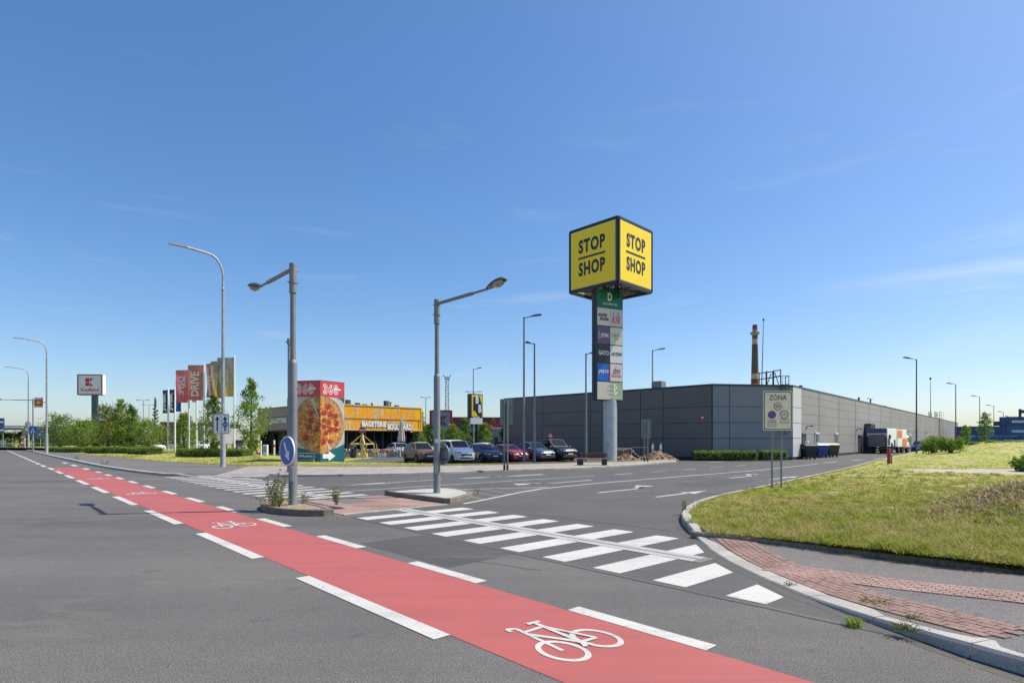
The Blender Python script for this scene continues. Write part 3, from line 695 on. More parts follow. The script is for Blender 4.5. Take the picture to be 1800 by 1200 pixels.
# doors, louvres, dock
def on_wall(F, name, a0, b0, a1, b1, mat, frame=None, th=.09):
    mb = MB(); F.slab(mb, a0, b0, a1, b1, .05, th, 0)
    if frame: 
        F.slab(mb, a0 - .1, b1, a1 + .1, b1 + .14, .05, th + .1, 1); F.slab(mb, a0 - .09, b0, a0, b1, .05, th + .03, 1); F.slab(mb, a1, b0, a1 + .09, b1, .05, th + .03, 1)
    return mb.build(name, [mat, frame or mat], wh)
for a0, a1, z1 in ((3.0, 4.0, 2.35), (27.7, 29.5, 2.3), (66.5, 68, 2.4), (101, 102.5, 2.4), (128, 129.5, 2.4)):
    d = on_wall(FC, 'door', a0, .05, a1, z1, CHAR, DKST)
    mb = MB(); FC.slab(mb, a0 + .1, 1.0, a0 + .16, 1.2, .09, .16); mb.build('handle', GALV, d)
for a0, a1 in ((7.4, 8.6), (15.5, 16.7), (71, 73)):
    d = on_wall(FC, 'louvre', a0, .9, a1, 2.45, M('louvre_grey', (.16, .16, .165), .5), SIGNW)
    mb = MB()
    for k in range(8): FC.slab(mb, a0 + .05, 1.0 + .18 * k, a1 - .05, 1.06 + .18 * k, .09, .14)
    mb.build('slat', DKST, d)
mb = MB()
for a in (31.4, 32.4, 33.6): FC.slab(mb, a, 0, a + .22, 3.9, .1, .9)
FC.slab(mb, 31.4, 3.7, 34.0, 3.95, .1, .8); FC.slab(mb, 31.4, .7, 36.6, 1.0, .1, .6); FC.slab(mb, 32.2, 1.1, 33.4, 3.7, .1, .2)
mb.build('loading_dock', DKST, wh)
for a in (4.3, 26.5, 38, 61, 66, 76, 92):
    mb = MB(); p = FC(a, 2.9, .06); q = FC(a + .15, 3.25, .5); mb.tube([p, FC(a, 3.2, .2), q], .05, 6); mb.ell(FC(a + .15, 3.2, .55), (.16, .16, .09)); mb.build('wall_lamp', DKST, wh)
mb = MB(); p = FB(1.05 - 1.3, 4.45, .0); FA.disc(mb, (lA - .9, 3.9), .22, .22, .08, 0, 20, .03); FA.disc(mb, (lA - .9, 3.9), .1, .1, .085, 1, 16); mb.build('alarm_box', [RED, SIGNW], wh)
# roof furniture
mb = MB(); q = FB(5.2, 0, -.8)
for a in (5.6, 6.3, 7.0):
    for d in (-.4, -1.6): mb.tube([FB(a, HW - .2, d), FB(a, HW + 1.25 + .12 * (a - 5), d)], .045, 6)
for z in (.65, 1.22):
    for d in (-.4, -1.6): mb.tube([FB(5.6, HW + z, d), FB(7.0, HW + z + .2, d)], .04, 6)
    for a in (5.6, 7.0): mb.tube([FB(a, HW + z + (.25 if a > 6 else 0), -.4), FB(a, HW + z + (.25 if a > 6 else 0), -1.6)], .04, 6)
mb.tube([FB(5.65, HW + .1, -.4), FB(6.0, HW + 1.0, -.4), FB(6.4, HW + 1.2, -.4), FB(6.8, HW + .1, -.4)], .04, 6)
mb.build('roof_guard_rail', CHAR, wh)
def ladder(F, a, z0, z1):
    mb = MB()
    for o in (-.25, .25): mb.tube([F(a + o, z0, .2), F(a + o, z1, .2)], .035, 6)
    k = z0
    while k < z1: mb.tube([F(a - .25, k, .2), F(a + .25, k, .2)], .02, 5); k += .3
    k = max(z0, 2.4)
    while k < z1 + .1: mb.tube([F(a - .25, k, .2), F(a - .36, k, .55), F(a, k, .95), F(a + .36, k, .55), F(a + .25, k, .2)], .025, 5); k += .75
    for o in (-.36, 0, .36): mb.tube([F(a + o, 2.4, .55 if o else .95), F(a + o, z1, .55 if o else .95)], .02, 5)
    mb.build('roof_ladder', CHAR, wh)
ladder(FB, 6.85, 2.4, 7.7); ladder(FC, 118.5, 1.0, 8.6)
mb = MB()
for a in (114, 116, 118, 120):
    for d in (-.3, -1.5): mb.tube([FC(a, HW - .2, d), FC(a, HW + 1.5, d)], .05, 6)
for z in (.8, 1.5): 
    for d in (-.3, -1.5): mb.tube([FC(114, HW + z, d), FC(120, HW + z, d)], .05, 6)
mb.build('roof_guard_rail', CHAR, wh)
mb = MB(); mb.tube([FB(5.6, HW - .2, -1.2), FB(5.85, 13.1, -1.3)], [.05, .025], 6); mb.ell(FB(5.85, 13.15, -1.3), (.09, .09, .13)); mb.build('lightning_rod', DKST, wh)
mb = MB(); mb.tube([FC(115.5, HW - .2, -1.2), FC(115.8, 16.5, -1.3)], [.09, .05], 6); mb.ell(FC(115.8, 16.6, -1.3), (.25, .25, .3)); mb.build('lightning_rod', DKST, wh)
for F, a, d, sz in ((FA, 20.6, -1.2, (1.1, .9, 1.05)), (FC, 30, -3, (.5, .5, 1.1)), (FC, 41, -2.4, (.25, .25, 1.5)), (FC, 44, -6, (3.5, 1.2, 1.2)), (FC, 53, -3, (.2, .2, 1.9)), (FC, 57, -5, (2.2, 1.4, 1.3)), (FC, 63, -3, (1.4, 1.2, 1.2)), (FC, 72, -2, (2.0, .8, .9)), (FC, 92, -2, (1.4, 1, .9)), (FC, 6.4, -1, (.3, .3, .8))):
    p = F(a, HW - .3 + sz[2] / 2, d); mb = MB(); mb.box(p, sz, math.atan2(F.ax.y, F.ax.x), bev=.03); mb.build('roof_vent', DKST if sz[0] < 1 else GALVD, wh)
mb = MB(); p = FC(53, HW + 1.6, -3); mb.tube([p - sd * 2.4, p + sd * 1.6], .06, 6); mb.build('aerial', DKST, wh)

# ------------------------------------------------------------------ sandwich restaurant with timber front
kc = Vector((-21.8, 66, 0)); bk = thing('restaurant', 'flat roofed restaurant with brown side and golden timber slat front', 'building', kc)
lft = Vector((-13.4, 13, 0)); rgt = Vector((9.62, 10.31, 0)); ll_, lr_ = lft.length, rgt.length
FL = Fr(lft, -lft, (0, 0, 1)); FR_ = Fr((0, 0, 0), rgt, (0, 0, 1)); ZT, ZB = 6.05, 2.98
TIM = M('golden_timber', (.66, .39, .115), .6, 0, .22, 2.5); TIM2 = M('pale_timber', (.74, .50, .22), .6, 0, .2, 2.5); ORG = M('orange_paint', (.86, .40, .012), .5, 0, .15, 2); YEP = M('golden_yellow_paint', (.92, .50, .015), .5, 0, .1, 2)
BRN = M('weathered_brown_slats', (.42, .33, .28), .7, 0, .2, 2.5); BRN2 = M('brown_board', (.20, .14, .11), .75, 0, .2, 2)
mb = MB()
FL.slab(mb, 0, ZB, ll_, ZT - .05, -.25, 0, 1)
FL.slab(mb, -.02, ZT - .1, ll_ + .08, ZT + .03, -.2, .16, 2); FL.slab(mb, 0, ZB - .02, ll_, ZB + .14, .0, .16, 2)
FL.slab(mb, 0, ZB + 1.75, ll_, ZB + 1.87, .07, .1, 1)
for i in range(int(ll_ / .17)): FL.slab(mb, i * .17, ZB + .14, i * .17 + .115, ZT - .1, .0, .09, 0)
mb.build('fascia', [BRN, BRN2, DKST], bk)
strokes = [((.8, .2), (3.2, 2.7)), ((3.2, 2.7), (3.7, 1.3)), ((5.3, 2.5), (6.1, 1.3)), ((6.4, 2.6), (5.8, 1.5)), ((8.2, 1.3), (9.0, 2.7)), ((9.0, 2.7), (10.2, 1.3)), ((11.3, 2.6), (12.2, 1.3)), ((12.2, 1.3), (13.2, 2.7)), ((1.7, .3), (2.3, 1.6)), ((7.3, .3), (8.3, 1.5)), ((10.4, 1.4), (11.0, 2.5)), ((4.2, .4), (5.0, 2.2)), ((.3, 1.9), (1.2, .3))]
def onst(a, b):
    if a > 12.9: return 2
    for (x0, y0), (x1, y1) in strokes:
        dx, dy = x1 - x0, y1 - y0; t = max(0, min(1, ((a - x0) * dx + (b - y0) * dy) / (dx * dx + dy * dy)))
        if math.hypot(a - x0 - dx * t, (b - y0 - dy * t) * .7) < .33: return 2
    return 0
random.seed(3); mb = MB(); FR_.slab(mb, 0, ZB, lr_, ZT - .05, -.25, 0, 3)
for i in range(int(lr_ / .165)):
    a = i * .165; bse = random.choice((0, 0, 1)); run = None; nb = 20; hh = ZT - ZB - .26
    cells = [onst(a + .06, (j + .5) * hh / nb) or bse for j in range(nb)] + [-1]; j0 = 0
    for j in range(1, nb + 1):
        if cells[j] != cells[j0]: FR_.slab(mb, a, ZB + .14 + j0 * hh / nb, a + .125, ZB + .14 + j * hh / nb, 0, .09, (4 if a > 12.9 else 2) if cells[j0] == 2 else cells[j0]); j0 = j
FR_.slab(mb, -.08, ZT - .1, lr_ + .05, ZT + .03, -.2, .16, 0); FR_.slab(mb, 0, ZB - .02, lr_, ZB + .14, 0, .16, 0); FR_.slab(mb, lr_ - .1, ZB, lr_ + .05, ZT, -.2, .17, 4)
for z in (ZB + 1.42,): FR_.slab(mb, 0, z, lr_ - .2, z + .05, .12, .16, 3)
FR_.slab(mb, lr_ - .5, ZB + .16, lr_ - .45, ZB + 1.45, .12, .16, 3)
mb.build('fascia', [TIM, TIM2, ORG, BRN2, YEP], bk)
def bold_sign(F, st, x0, z0, w, h, d=.22):
    mb = MB(); F.text(mb, st, x0, z0, w, h, d, 0, .05, 0, 1.06); F.text(mb, st, x0, z0, w, h, d - .1, 1, .05, 0, 1.06)
    mb.build('lettering', [WHITE, DKST], bk)
bold_sign(FR_, 'BAGETERIE', 4.9, 3.42, 3.5, .66); bold_sign(FR_, 'BOULEVARD', 8.6, 3.08, 3.75, .8)
bold_sign(FL, 'BAGETERIE', 4.7, 3.95, 4.6, .68); bold_sign(FL, 'BOULEVARD', 9.5, 3.55, 4.6, .75)
mb = MB(); FL.slab(mb, .1, 0, ll_ - 1.2, ZB, -1.6, -1.4, 0); FL.slab(mb, .1, 0, .3, ZB, -6, -.3, 0); mb.build('wall', M('dark_brown_wall', (.06, .05, .045), .7, 0, .2), bk)
for a in (2.0, 6.5, 11.0, 14.2):
    mb = MB(); FL.slab(mb, a, .1, a + 2.6, 2.7, -1.4, -1.36, 0); mb.build('window', GLASS, bk)
mb = MB(); FR_.slab(mb, 1.0, 0, lr_ - .6, ZB, -1.7, -1.5, 0); mb.build('wall', M('dark_brown_wall', (.06, .05, .045), .7, 0, .2), bk)
for a in (1.4, 4.0, 6.6, 9.2, 11.6):
    mb = MB(); FR_.slab(mb, a, .15, a + 2.3, 2.8, -1.5, -1.45, 0); FR_.slab(mb, a + 1.1, .15, a + 1.18, 2.8, -1.45, -1.42, 1); mb.build('window', [GLASS, DKST], bk)
mb = MB(); f = [(0, 0), (lft.x, lft.y), (lft.x + rgt.x, lft.y + rgt.y), (rgt.x, rgt.y)][::-1]; mb.prism(f, ZB - .06, ZB, 0); mb.add([(p[0], p[1], ZT - .3) for p in f], [(0, 1, 2, 3)]); mb.build('roof', CHAR, bk)
for a in (.3, ll_ - .3, 7.5):
    mb = MB(); p = FL(a, ZB / 2, -.2); mb.box(p, (.18, .18, ZB - .05)); mb.build('post', BRN2, bk)
mb = MB(); mb.box(FR_(lr_ - .3, ZB / 2, -.2), (.18, .18, ZB - .05)); mb.build('post', BRN2, bk)
for a, d, h in ((4.9, -3, .8), (6.9, -4, .55), (8.6, -5, .5), (10.6, -3, .95), (13, -4, .5)):
    mb = MB(); mb.box(FR_(a, ZT - .3 + (h + .3) / 2, d), (.55, .5, h + .3), .8, bev=.04); mb.build('roof_vent', DKST, bk)

# ------------------------------------------------------------------ other buildings far off
def low_building(name, label, p0, p1, depth, bands, loc=None, windows=None, roofm=None, cat='building'):
    p0, p1 = Vector(p0), Vector(p1); loc = p0; o = thing(name, label, cat, loc); F = Fr((0, 0, 0), p1 - p0, (0, 0, 1)); l = (p1 - p0).length
    for z0, z1, m, proud in bands:
        mb = MB(); F.slab(mb, -proud, z0, l + proud, z1, -depth, proud, 0); mb.build('wall' if m is not roofm else 'roof', m, o)
    for a0, b0, a1, b1 in windows or []:
        mb = MB(); F.slab(mb, a0, b0, a1, b1, .0, .06, 0); mb.build('window', GLASS, o)
    return o, F
MAROON = M('maroon_cladding', (.11, .018, .032), .55, 0, .15, .3); REDC = M('red_cladding', (.42, .03, .06), .5, 0, .12, .3); TEAL = M('teal_band', (.02, .16, .22), .45, 0, .15, .5); GREYW = M('grey_render', (.30, .30, .30), .8, 0, .15, .4); BROWNW = M('brown_brick', (.20, .14, .10), .85, 0, .25, .6); GRNR = M('green_roof', (.06, .10, .06), .8); WHT = M('white_render', (.7, .7, .69), .7, 0, .08, .5)
def at(px, y): return Vector(((px - 900) / 1000 * y, y, 0))
low_building('supermarket', 'wide maroon shop block with teal canopy band behind car park trees', at(775, 150), at(895, 152), 30, [(0, 3.9, CHAR, 0), (3.9, 4.9, TEAL, .8), (4.9, 7.4, MAROON, .2), (7.4, 7.6, CHAR, .3)], None, [(2 + 2.6 * k, .3, 4.2 + 2.6 * k, 3.6) for k in range(6)])
low_building('shop', 'bright pinkish red flat shop front beside the dark warehouse end', at(848, 128), at(893, 128), 16, [(0, 3.6, GREYW, 0), (3.6, 5.6, REDC, .3)], None, [(.5, .4, 2.4, 3), (3, .4, 5, 3)])
low_building('kiosk', 'small white and grey rendered block just left of the warehouse', at(866, 100), at(887, 100), 6, [(0, 3.6, GREYW, 0), (3.6, 3.9, WHT, .15)], None, [(.3, .8, .9, 2.2)])
low_building('shop', 'low brown shop with dark roof behind the far left trees', at(58, 150), at(140, 152), 18, [(0, 4.6, BROWNW, 0), (4.6, 5.2, CHAR, .3)], None, [(1 + 3 * k, .5, 3 + 3 * k, 2.8) for k in range(4)])
low_building('shop', 'dark red shop with a green roof edge behind the white pylon sign', at(138, 165), at(182, 166), 20, [(0, 5.6, MAROON, 0), (5.6, 7.1, GRNR, .4)], None, [(1 + 2.4 * k, .5, 2.6 + 2.4 * k, 3) for k in range(2)])
low_building('shop', 'dark red brick shop behind the two narrow navy flags', at(284, 125), at(322, 127), 18, [(0, 5.0, M('dark_red_brick', (.20, .035, .035), .8, 0, .2, .6), 0), (5.0, 5.6, CHAR, .25)], None, [(.6, .4, 2, 2.6), (3, .4, 4.4, 2.6)])
low_building('shop', 'grey shop seen between the tall flagpoles and young trees', at(338, 140), at(360, 140), 18, [(0, 5.0, GREYW, 0), (5.0, 5.8, CHAR, .25)], None, [(.4, .4, 2, 2.6)])
low_building('shop', 'dark shed roofed block right of the golden timber restaurant', at(738, 118), at(768, 119), 14, [(0, 3.6, GREYW, 0), (3.6, 4.3, MAROON, .5)], None, [(.5, .5, 2.2, 2.8)])
# petrol station canopy at the far left
o = thing('petrol_station', 'dark flat canopy of a filling station on pale columns, far left', 'building', at(0, 125))
mb = MB(); mb.box((-6, 5, 4.4), (24, 12, .7)); mb.build('canopy', M('dark_canopy', (.05, .055, .075), .5), o)
mb = MB(); mb.box((-6, -1.06, 4.42), (23.9, .1, .4)); mb.build('stripe', SIGNW, o)
for x in (-3.0, 4.4): mb = MB(); mb.box((x, 1, 2.02), (.35, .35, 4.04)); mb.build('column', WHITE, o)
for x in (-1.0,): mb = MB(); mb.box((x, 2, .8), (.8, .6, 1.6), bev=.06); mb.build('fuel_pump', SIGNW, o)
o = thing('price_sign', 'blue and white stacked price board above the canopy at the left edge', 'sign', at(-2, 112)); mb = MB(); mb.box((.3, 0, 4.5), (1.4, .3, 2.9)); mb.build('board', M('navy_board', (.02, .05, .16), .4), o)
for k, m in enumerate((SIGNW, BLUE, SIGNW)): mb = MB(); mb.box((.3, -.17, 3.6 + .8 * k), (1.3, .04, .34)); mb.build('panel', m, o)
for x in (-.2, .8): mb = MB(); mb.box((x, 0, 1.53), (.14, .14, 3.05)); mb.build('post', GALVD, o)

# ------------------------------------------------------------------ chimney, floodlight tower
ch = thing('chimney', 'tall tapered red and white banded factory chimney behind the warehouse', 'chimney', at(1327, 400)); mb = MB()
zt = lambda y: 2 + (770 - y) / 1000 * 400; rr = lambda z: lerp(3.6, 1.65, z / 81)
RB = M('chimney_red', (.17, .045, .045), .8, 0, .15, .1); WB = M('chimney_white', (.36, .33, .32), .8, 0, .15, .1); BB_ = M('chimney_bare_brick', (.095, .07, .068), .85, 0, .2, .1)
bands = [(571, 580, RB), (580, 588, WB), (588, 596, RB), (596, 605, WB), (605, 613, RB), (613, 648, BB_), (648, 657, RB), (657, 666, WB), (666, 675, RB), (675, 688, WB), (688, 775, BB_)]
mats = [RB, WB, BB_]
for y0, y1, m in bands:
    z1, z0 = zt(y0), zt(y1); mb.lathe([(rr(z0), z0), (rr(z1), z1)], n=24, mi=mats.index(m))
mb.build('shaft', mats, ch)
mb = MB(); mb.lathe([(rr(75) + .1, 74.2), (3.1, 75.4), (3.1, 76.4), (2.95, 76.4), (2.95, 75.6), (rr(75), 75.6)], n=24); mb.build('gallery', GALVD, ch)
lt = thing('floodlight_tower', 'slim steel lattice floodlight tower with lamp platform far behind', 'tower', at(786, 260)); mb = MB(); hT = 29
for sx in (-1, 1):
    for sy in (-1, 1): mb.beam((sx * .9, sy * .9, 0), (sx * .6, sy * .6, hT), .16)
for k in range(18):
    z0, z1 = k * hT / 18, (k + 1) * hT / 18; w0, w1 = lerp(.9, .6, k / 18), lerp(.9, .6, (k + 1) / 18); s_ = 1 if k % 2 else -1
    for sy in (-1, 1): mb.beam((-s_ * w0, sy * w0, z0), (s_ * w1, sy * w1, z1), .1); mb.beam((sy * w0, -s_ * w0, z0), (sy * w1, s_ * w1, z1), .1); mb.beam((-w1, sy * w1, z1), (w1, sy * w1, z1), .1)
mb.build('lattice_mast', GALVD, lt)
mb = MB(); mb.box((0, 0, 12.4), (2.4, 2.0, .15)); mb.build('landing', DKST, lt)
mb = MB(); mb.box((0, 0, hT + .15), (2.2, 2.2, .3))
for sx in (-1, 1): mb.beam((sx * 1, 0, hT + .3), (sx * 1.5, 0, hT + 1.6), .12); mb.beam((sx * 1.5, -1, hT + 1.5), (sx * 1.5, 1, hT + 1.5), .1)
mb.build('platform', DKST, lt)
for k in range(6): mb = MB(); mb.box(((-1.6 + .64 * k), -.9, hT + 1.5 if k in (0, 5) else hT + .8), (.45, .25, .5)); mb.build('floodlight', DKST, lt)

# ------------------------------------------------------------------ blue containers on the right
cont = None
CB = M('container_blue', (.02, .125, .30), .5, .1, .2, .3); CB2 = M('container_navy', (.018, .075, .19), .5, .1, .2, .3)
def container(label, loc, rz, mat, mark=False):
    o = thing('shipping_container', label, 'container', loc, rz, 'blue shipping containers stacked in the yard'); mb = MB()
    L_, W_, H_ = 12.19, 2.44, 2.59; mb.box((0, 0, H_ / 2), (L_ - .1, W_ - .12, H_ - .1))
    for k in range(44):
        x = -L_ / 2 + .25 + k * .265
        for s_ in (-1, 1): mb.box((x, s_ * (W_ / 2 - .05), H_ / 2), (.12, .05, H_ - .3))
    for sx in (-1, 1):
        for sy in (-1, 1): mb.box((sx * (L_ / 2 - .06), sy * (W_ / 2 - .06), H_ / 2), (.13, .13, H_ - .01))
    for z in (.08, H_ - .08):
        for sy in (-1, 1): mb.box((0, sy * (W_ / 2 - .05), z), (L_ - .26, .12, .15))
    mb.build('body', mat, o)
    if mark:
        mb = MB(); F = Fr((-6.2, -W_ / 2 - .015, 0), (1, 0, 0), (0, 0, 1));
        for q in range(9): F.slab(mb, 1.4 + .36 * q, .95 + .03 * (q % 2), 1.66 + .36 * q, 1.6, 0, .01)
        mb.build('marking', SIGNW, o)
    return o
yb = 152
for i, (px0, rows_) in enumerate(((1690, 2), (1772, 3), (1853, 3))):
    for k in range(rows_):
        x0 = (px0 - 900) / 1000 * yb
        pl = ('bottom', 'middle', 'top')[k] if rows_ == 3 else ('bottom', 'top')[k]
        st_ = ('left stack nearest the warehouse', 'stack right of the warehouse end with white marks', 'rightmost stack at the frame edge')[i]
        container('%s blue container of the %s' % (pl, st_), (x0 + 6.2, yb + 1.2 + .4 * i, 2.6 * k), R(-.5), CB if (k + i) % 2 == 0 else CB2, i >= 1)
o = thing('crane', 'dark steel yard crane standing over the blue containers', 'crane', at(1793, 175)); mb = MB()
mb.box((0, 0, 5.5), (.5, .5, 11)); mb.beam((0, 0, 8.5), (-3.4, 0, 6.2), .4); mb.box((-3.0, 0, 6.4), (7.5, 1.2, .9)); mb.box((1.2, 0, 10.2), (2.6, .6, 1.0)); mb.build('frame', M('crane_navy', (.02, .03, .07), .5), o)
mb = MB(); mb.box((-6.6, 0, 6.5), (2, 1.6, 1.4)); mb.build('cabin', GLASS, o)
# ------------------------------------------------------------------ street lamps
def cap_lens(mb, c, d): pass
def curved_lamp(px, pyb, label, reach=2.95):
    b = P(px, pyb, .13); o = thing('street_lamp', label, 'street lamp', b, 0, 'tall curved street lamps along the main road')
    f = lambda a, z: Vector((-.7304 * a * reach, -.683 * a * reach, z * .928))
    mb = MB(); mb.lathe([(.19, 0), (.17, .05), (.165, 2.3), (.15, 2.42), (.11, 2.5)], n=16); mb.build('pole_base', GALV, o)
    mb = MB(); mb.box((0, -.165, .9), (.12, .03, .5), bev=.01); mb.build('access_door', GALVD, o)
    mb = MB(); mb.tube([f(0, 2.4), f(0, 12.5)], [.115, .085], 12, caps=False); mb.lathe([(.086, 11.5), (.1, 11.55), (.1, 11.7), (.08, 11.75)], n=12); mb.build('pole', GALV, o)
    mb = MB(); mb.tube([f(0, 12.6), f(0, 13.5), f(.02, 13.95), f(.07, 14.35), f(.14, 14.65), f(.23, 14.82), f(.35, 14.9), f(.76, 15.02)], .07, 12); mb.build('arm', GALV, o)
    mb = MB(); p0, p1 = f(.72, 15.02), f(1.0, 15.02); d = (p1 - p0).normalized(); F = Fr(p0, d, (-d.y, d.x, 0)); L_ = (p1 - p0).length + .15
    F.slab(mb, 0, -.12, L_, .12, -.04, .06); mb.build('lamp_head', M('lamp_head_grey', (.30, .31, .33), .45, .3), o)
    return o
curved_lamp(392, 820, 'tall silver lamp with curved arm carrying a white lane sign')
curved_lamp(82, 796.5, 'tall silver curved lamp at left with a small red banner on it')
curved_lamp(50, 789, 'farthest curved silver lamp near the left frame edge')
def arm_lamp(base, dirn, label, h=6.75, reach=3.25, rise_=.0, tilt=.35):
    o = thing('street_lamp', label, 'street lamp', base, 0, 'crossing lamps with a straight arm')
    d = Vector(dirn).normalized(); s_ = Vector((-d.y, d.x, 0)); up = Vector((0, 0, 1))
    mb = MB(); mb.lathe([(.125, 0), (.12, .02), (.115, 1.0), (.11, 3.9), (.10, 3.98), (.075, 4.02)], n=18); mb.build('pole_base', GALVD, o)
    mb = MB(); mb.lathe([(.078, 4.0), (.075, h - .8)], n=16); mb.build('pole', GALVD, o)
    mb = MB(); mb.box((.0, -.112, .85), (.1, .03, .42), bev=.008); mb.build('access_door', GALV, o); mb = MB(); mb.box((0, -.113, 1.75), (.09, .012, .13)); mb.build('number_plate', SIGNW, o)
    mb = MB(); mb.lathe([(.10, h - .82), (.10, h), (.06, h + .02)], n=16); mb.lathe([(.115, h - .55), (.115, h - .5)], n=16)
    for z in (h - .2, h - .52):
        for q in (s_, -s_, d): mb.tube([q * .09 + up * z, q * .16 + up * z], .014, 6)
    mb.build('pole_collar', GALVD, o)
    a = d * .08 + up * (h - .14); b = d * (reach * .6) + up * (h - .14 + rise_ * .6); c = d * (reach - .62) + up * (h - .14 + rise_)
    mb = MB(); mb.tube([a, b], .058, 12); mb.tube([b, c], .036, 10); mb.build('arm', GALVD, o)
    # luminaire: boat-shaped housing with a clear bowl
    hd = MB(); n_ = 9; ring = 12; vs = []
    prof = [(-.05, .05, .04), (.05, .09, .07), (.2, .14, .10), (.4, .175, .125), (.6, .18, .12), (.74, .15, .10), (.82, .08, .05), (.84, .02, .02)]
    ax = (d + up * .18).normalized(); ay = s_; az = ax.cross(ay) * (1 if ax.cross(ay).z > 0 else -1)
    for x, w, t in prof:
        for k in range(ring):
            th = math.pi * k / (ring - 1); vs.append(c + ax * x + ay * (w * math.cos(th)) + az * (t * math.sin(th)))
    m_ = len(prof); hd.add(vs, [(i * ring + k, i * ring + k + 1, (i + 1) * ring + k + 1, (i + 1) * ring + k) for i in range(m_ - 1) for k in range(ring - 1)] + [(i * ring, (i + 1) * ring, (i + 1) * ring + ring - 1, i * ring + ring - 1) for i in range(m_ - 1)], 0, True)
    head = hd.build('lamp_head', DKST, o)
    bw = MB(); vs = []
    for x, w, t in ((.3, .06, .03), (.38, .13, .1), (.52, .155, .135), (.66, .13, .11), (.76, .06, .04)):
        for k in range(ring): th = math.pi * k / (ring - 1); vs.append(c + ax * x + ay * (w * math.cos(th)) - az * (t * math.sin(th) + .004))
    bw.add(vs, [(i * ring + k, (i + 1) * ring + k, (i + 1) * ring + k + 1, i * ring + k + 1) for i in range(4) for k in range(ring - 1)], 0, True)
    g, t_, b_ = newmat('lamp_bowl'); f_ = noise(t_, coords(t_), 9, 2); t_.links.new(ramp(t_, f_, [(.4, (.30, .27, .22)), (.6, (.62, .58, .5))]), b_.inputs['Base Color']); b_.inputs['Roughness'].default_value = .1; b_.inputs['Transmission Weight'].default_value = .35
    bw.build('lamp_bowl', g, head)
    gr = MB(); gr.add([c + ax * .02 - az * .006 + ay * .08, c + ax * .3 - az * .006 + ay * .15, c + ax * .3 - az * .006 - ay * .15, c + ax * .02 - az * .006 - ay * .08], [(0, 1, 2, 3)]); gr.build('cover', GALVD, head)
    return o
dU = (-UX, -UY, 0)
L1 = arm_lamp(P(515, 886, .16), dU, 'grey lamp pole on the weedy island, arm reaching away over the cycle lane', 6.70, 3.15)
L2 = arm_lamp(P(768, 865, .16), (UX, UY, 0), 'grey lamp pole on the concrete island, arm reaching right over the near crossing', 6.55, 3.25)
b = P(58, 792.5, .13); arm_lamp(b, (-1, 0, 0), 'distant grey lamp pole whose straight arm points left at the frame edge', 7.6, 5.0)
b = P(508, 829, .14); o = thing('lamp_post', 'thin grey armless post seen close behind the weedy island lamp', 'post', b)
mb = MB(); mb.lathe([(.10, 0), (.095, 4.0), (.075, 4.1), (.07, 7.1)], n=14); mb.build('pole', GALVD, o)
mb = MB(); mb.lathe([(.11, 7.05), (.11, 7.35), (.02, 7.42)], n=14); mb.tube([(-.2, 0, 7.2), (.2, 0, 7.2)], .03, 6); mb.build('cap', GALVD, o)
def led_lamp(px, pyb, pyt, tipx, label, y=None, double=False, group='slim modern lamps of the retail park', tipdy=0.0):
    b = P(px, pyb) if y is None else at(px, y); z = H_EYE + (770 - pyt) / 1000 * b.y; o = thing('street_lamp', label, 'street lamp', b, 0, group)
    mb = MB(); mb.lathe([(.11, 0), (.10, 3.2), (.085, 3.3), (.06, z)], n=10); mb.build('pole', GALVD if tipdy == 0 else DKST, o)
    for s_ in ((1, -1) if double else (1,)):
        r_ = (tipx - px) / 1000 * b.y * s_; mb = MB(); q = .55 * r_
        mb.tube([(0, 0, z - .1), (q, -.1 * abs(r_), z - .02 + .06 * abs(r_) * (not double))], .035, 8); mb.build('arm', DKST, o)
        mb = MB(); F = Fr((q * .8, -.08 * abs(r_), z - .03 + .05 * abs(r_) * (not double)), (r_, -.15 * abs(r_), .1 * abs(r_) * (not double)), (0, 1, 0)); l = abs(r_) * .62
        F.slab(mb, 0, -.13, l, .13, -.035, .05); F.slab(mb, l * .3, -.15, l * .9, .15, .05 if F.n.z > 0 else -.08, .08 if F.n.z > 0 else -.035); mb.build('lamp_head', DKST, o)
    return o
led_lamp(921, 815, 557, 950, 'tallest slim lamp by the parked cars, head pointing right')
led_lamp(939.5, 814.5, 603, 924, 'slim lamp just right of the tallest one, head pointing left')
led_lamp(1030, 811, 621, 1045, 'slim lamp rising behind the bench and left of the big sign tower')
led_lamp(1147, 0, 615, 1167, 'slim lamp beside the blank sign board right of the tower', y=60)
led_lamp(1611, 799, 631, 1586, 'nearest dark lamp on the right by the grass bank', tipdy=1)
led_lamp(1680, 0, 675, 1663, 'dark lamp rising behind the bushes on the bank', y=97, tipdy=1)
led_lamp(1722, 0, 697, 1706, 'third dark lamp to the right in front of blue containers', y=126, tipdy=1)
led_lamp(1747, 0, 713, 1733, 'fourth dark lamp to the right beyond the columnar tree', y=148, tipdy=1)
led_lamp(1763.5, 0, 724, 1753, 'fifth dark lamp to the right, just before the navy container marks', y=150.5, tipdy=1)
led_lamp(1776, 0, 732, 1766, 'farthest and smallest dark lamp of the right row', y=150.8, tipdy=1)
led_lamp(832, 0, 648, 846, 'single armed lamp standing behind the black and yellow sign', y=86)
led_lamp(833, 0, 688, 847, 'twin headed lamp half hidden by the black and yellow sign', y=112, double=True)
led_lamp(748.5, 0, 698, 757, 'twin headed lamp right of the golden timber restaurant', y=110, double=True)
led_lamp(252, 0, 703, 263, 'larger twin headed lamp above the left trees', y=137, double=True)
led_lamp(262, 0, 711, 273, 'smaller twin headed lamp above the left trees', y=155, double=True)

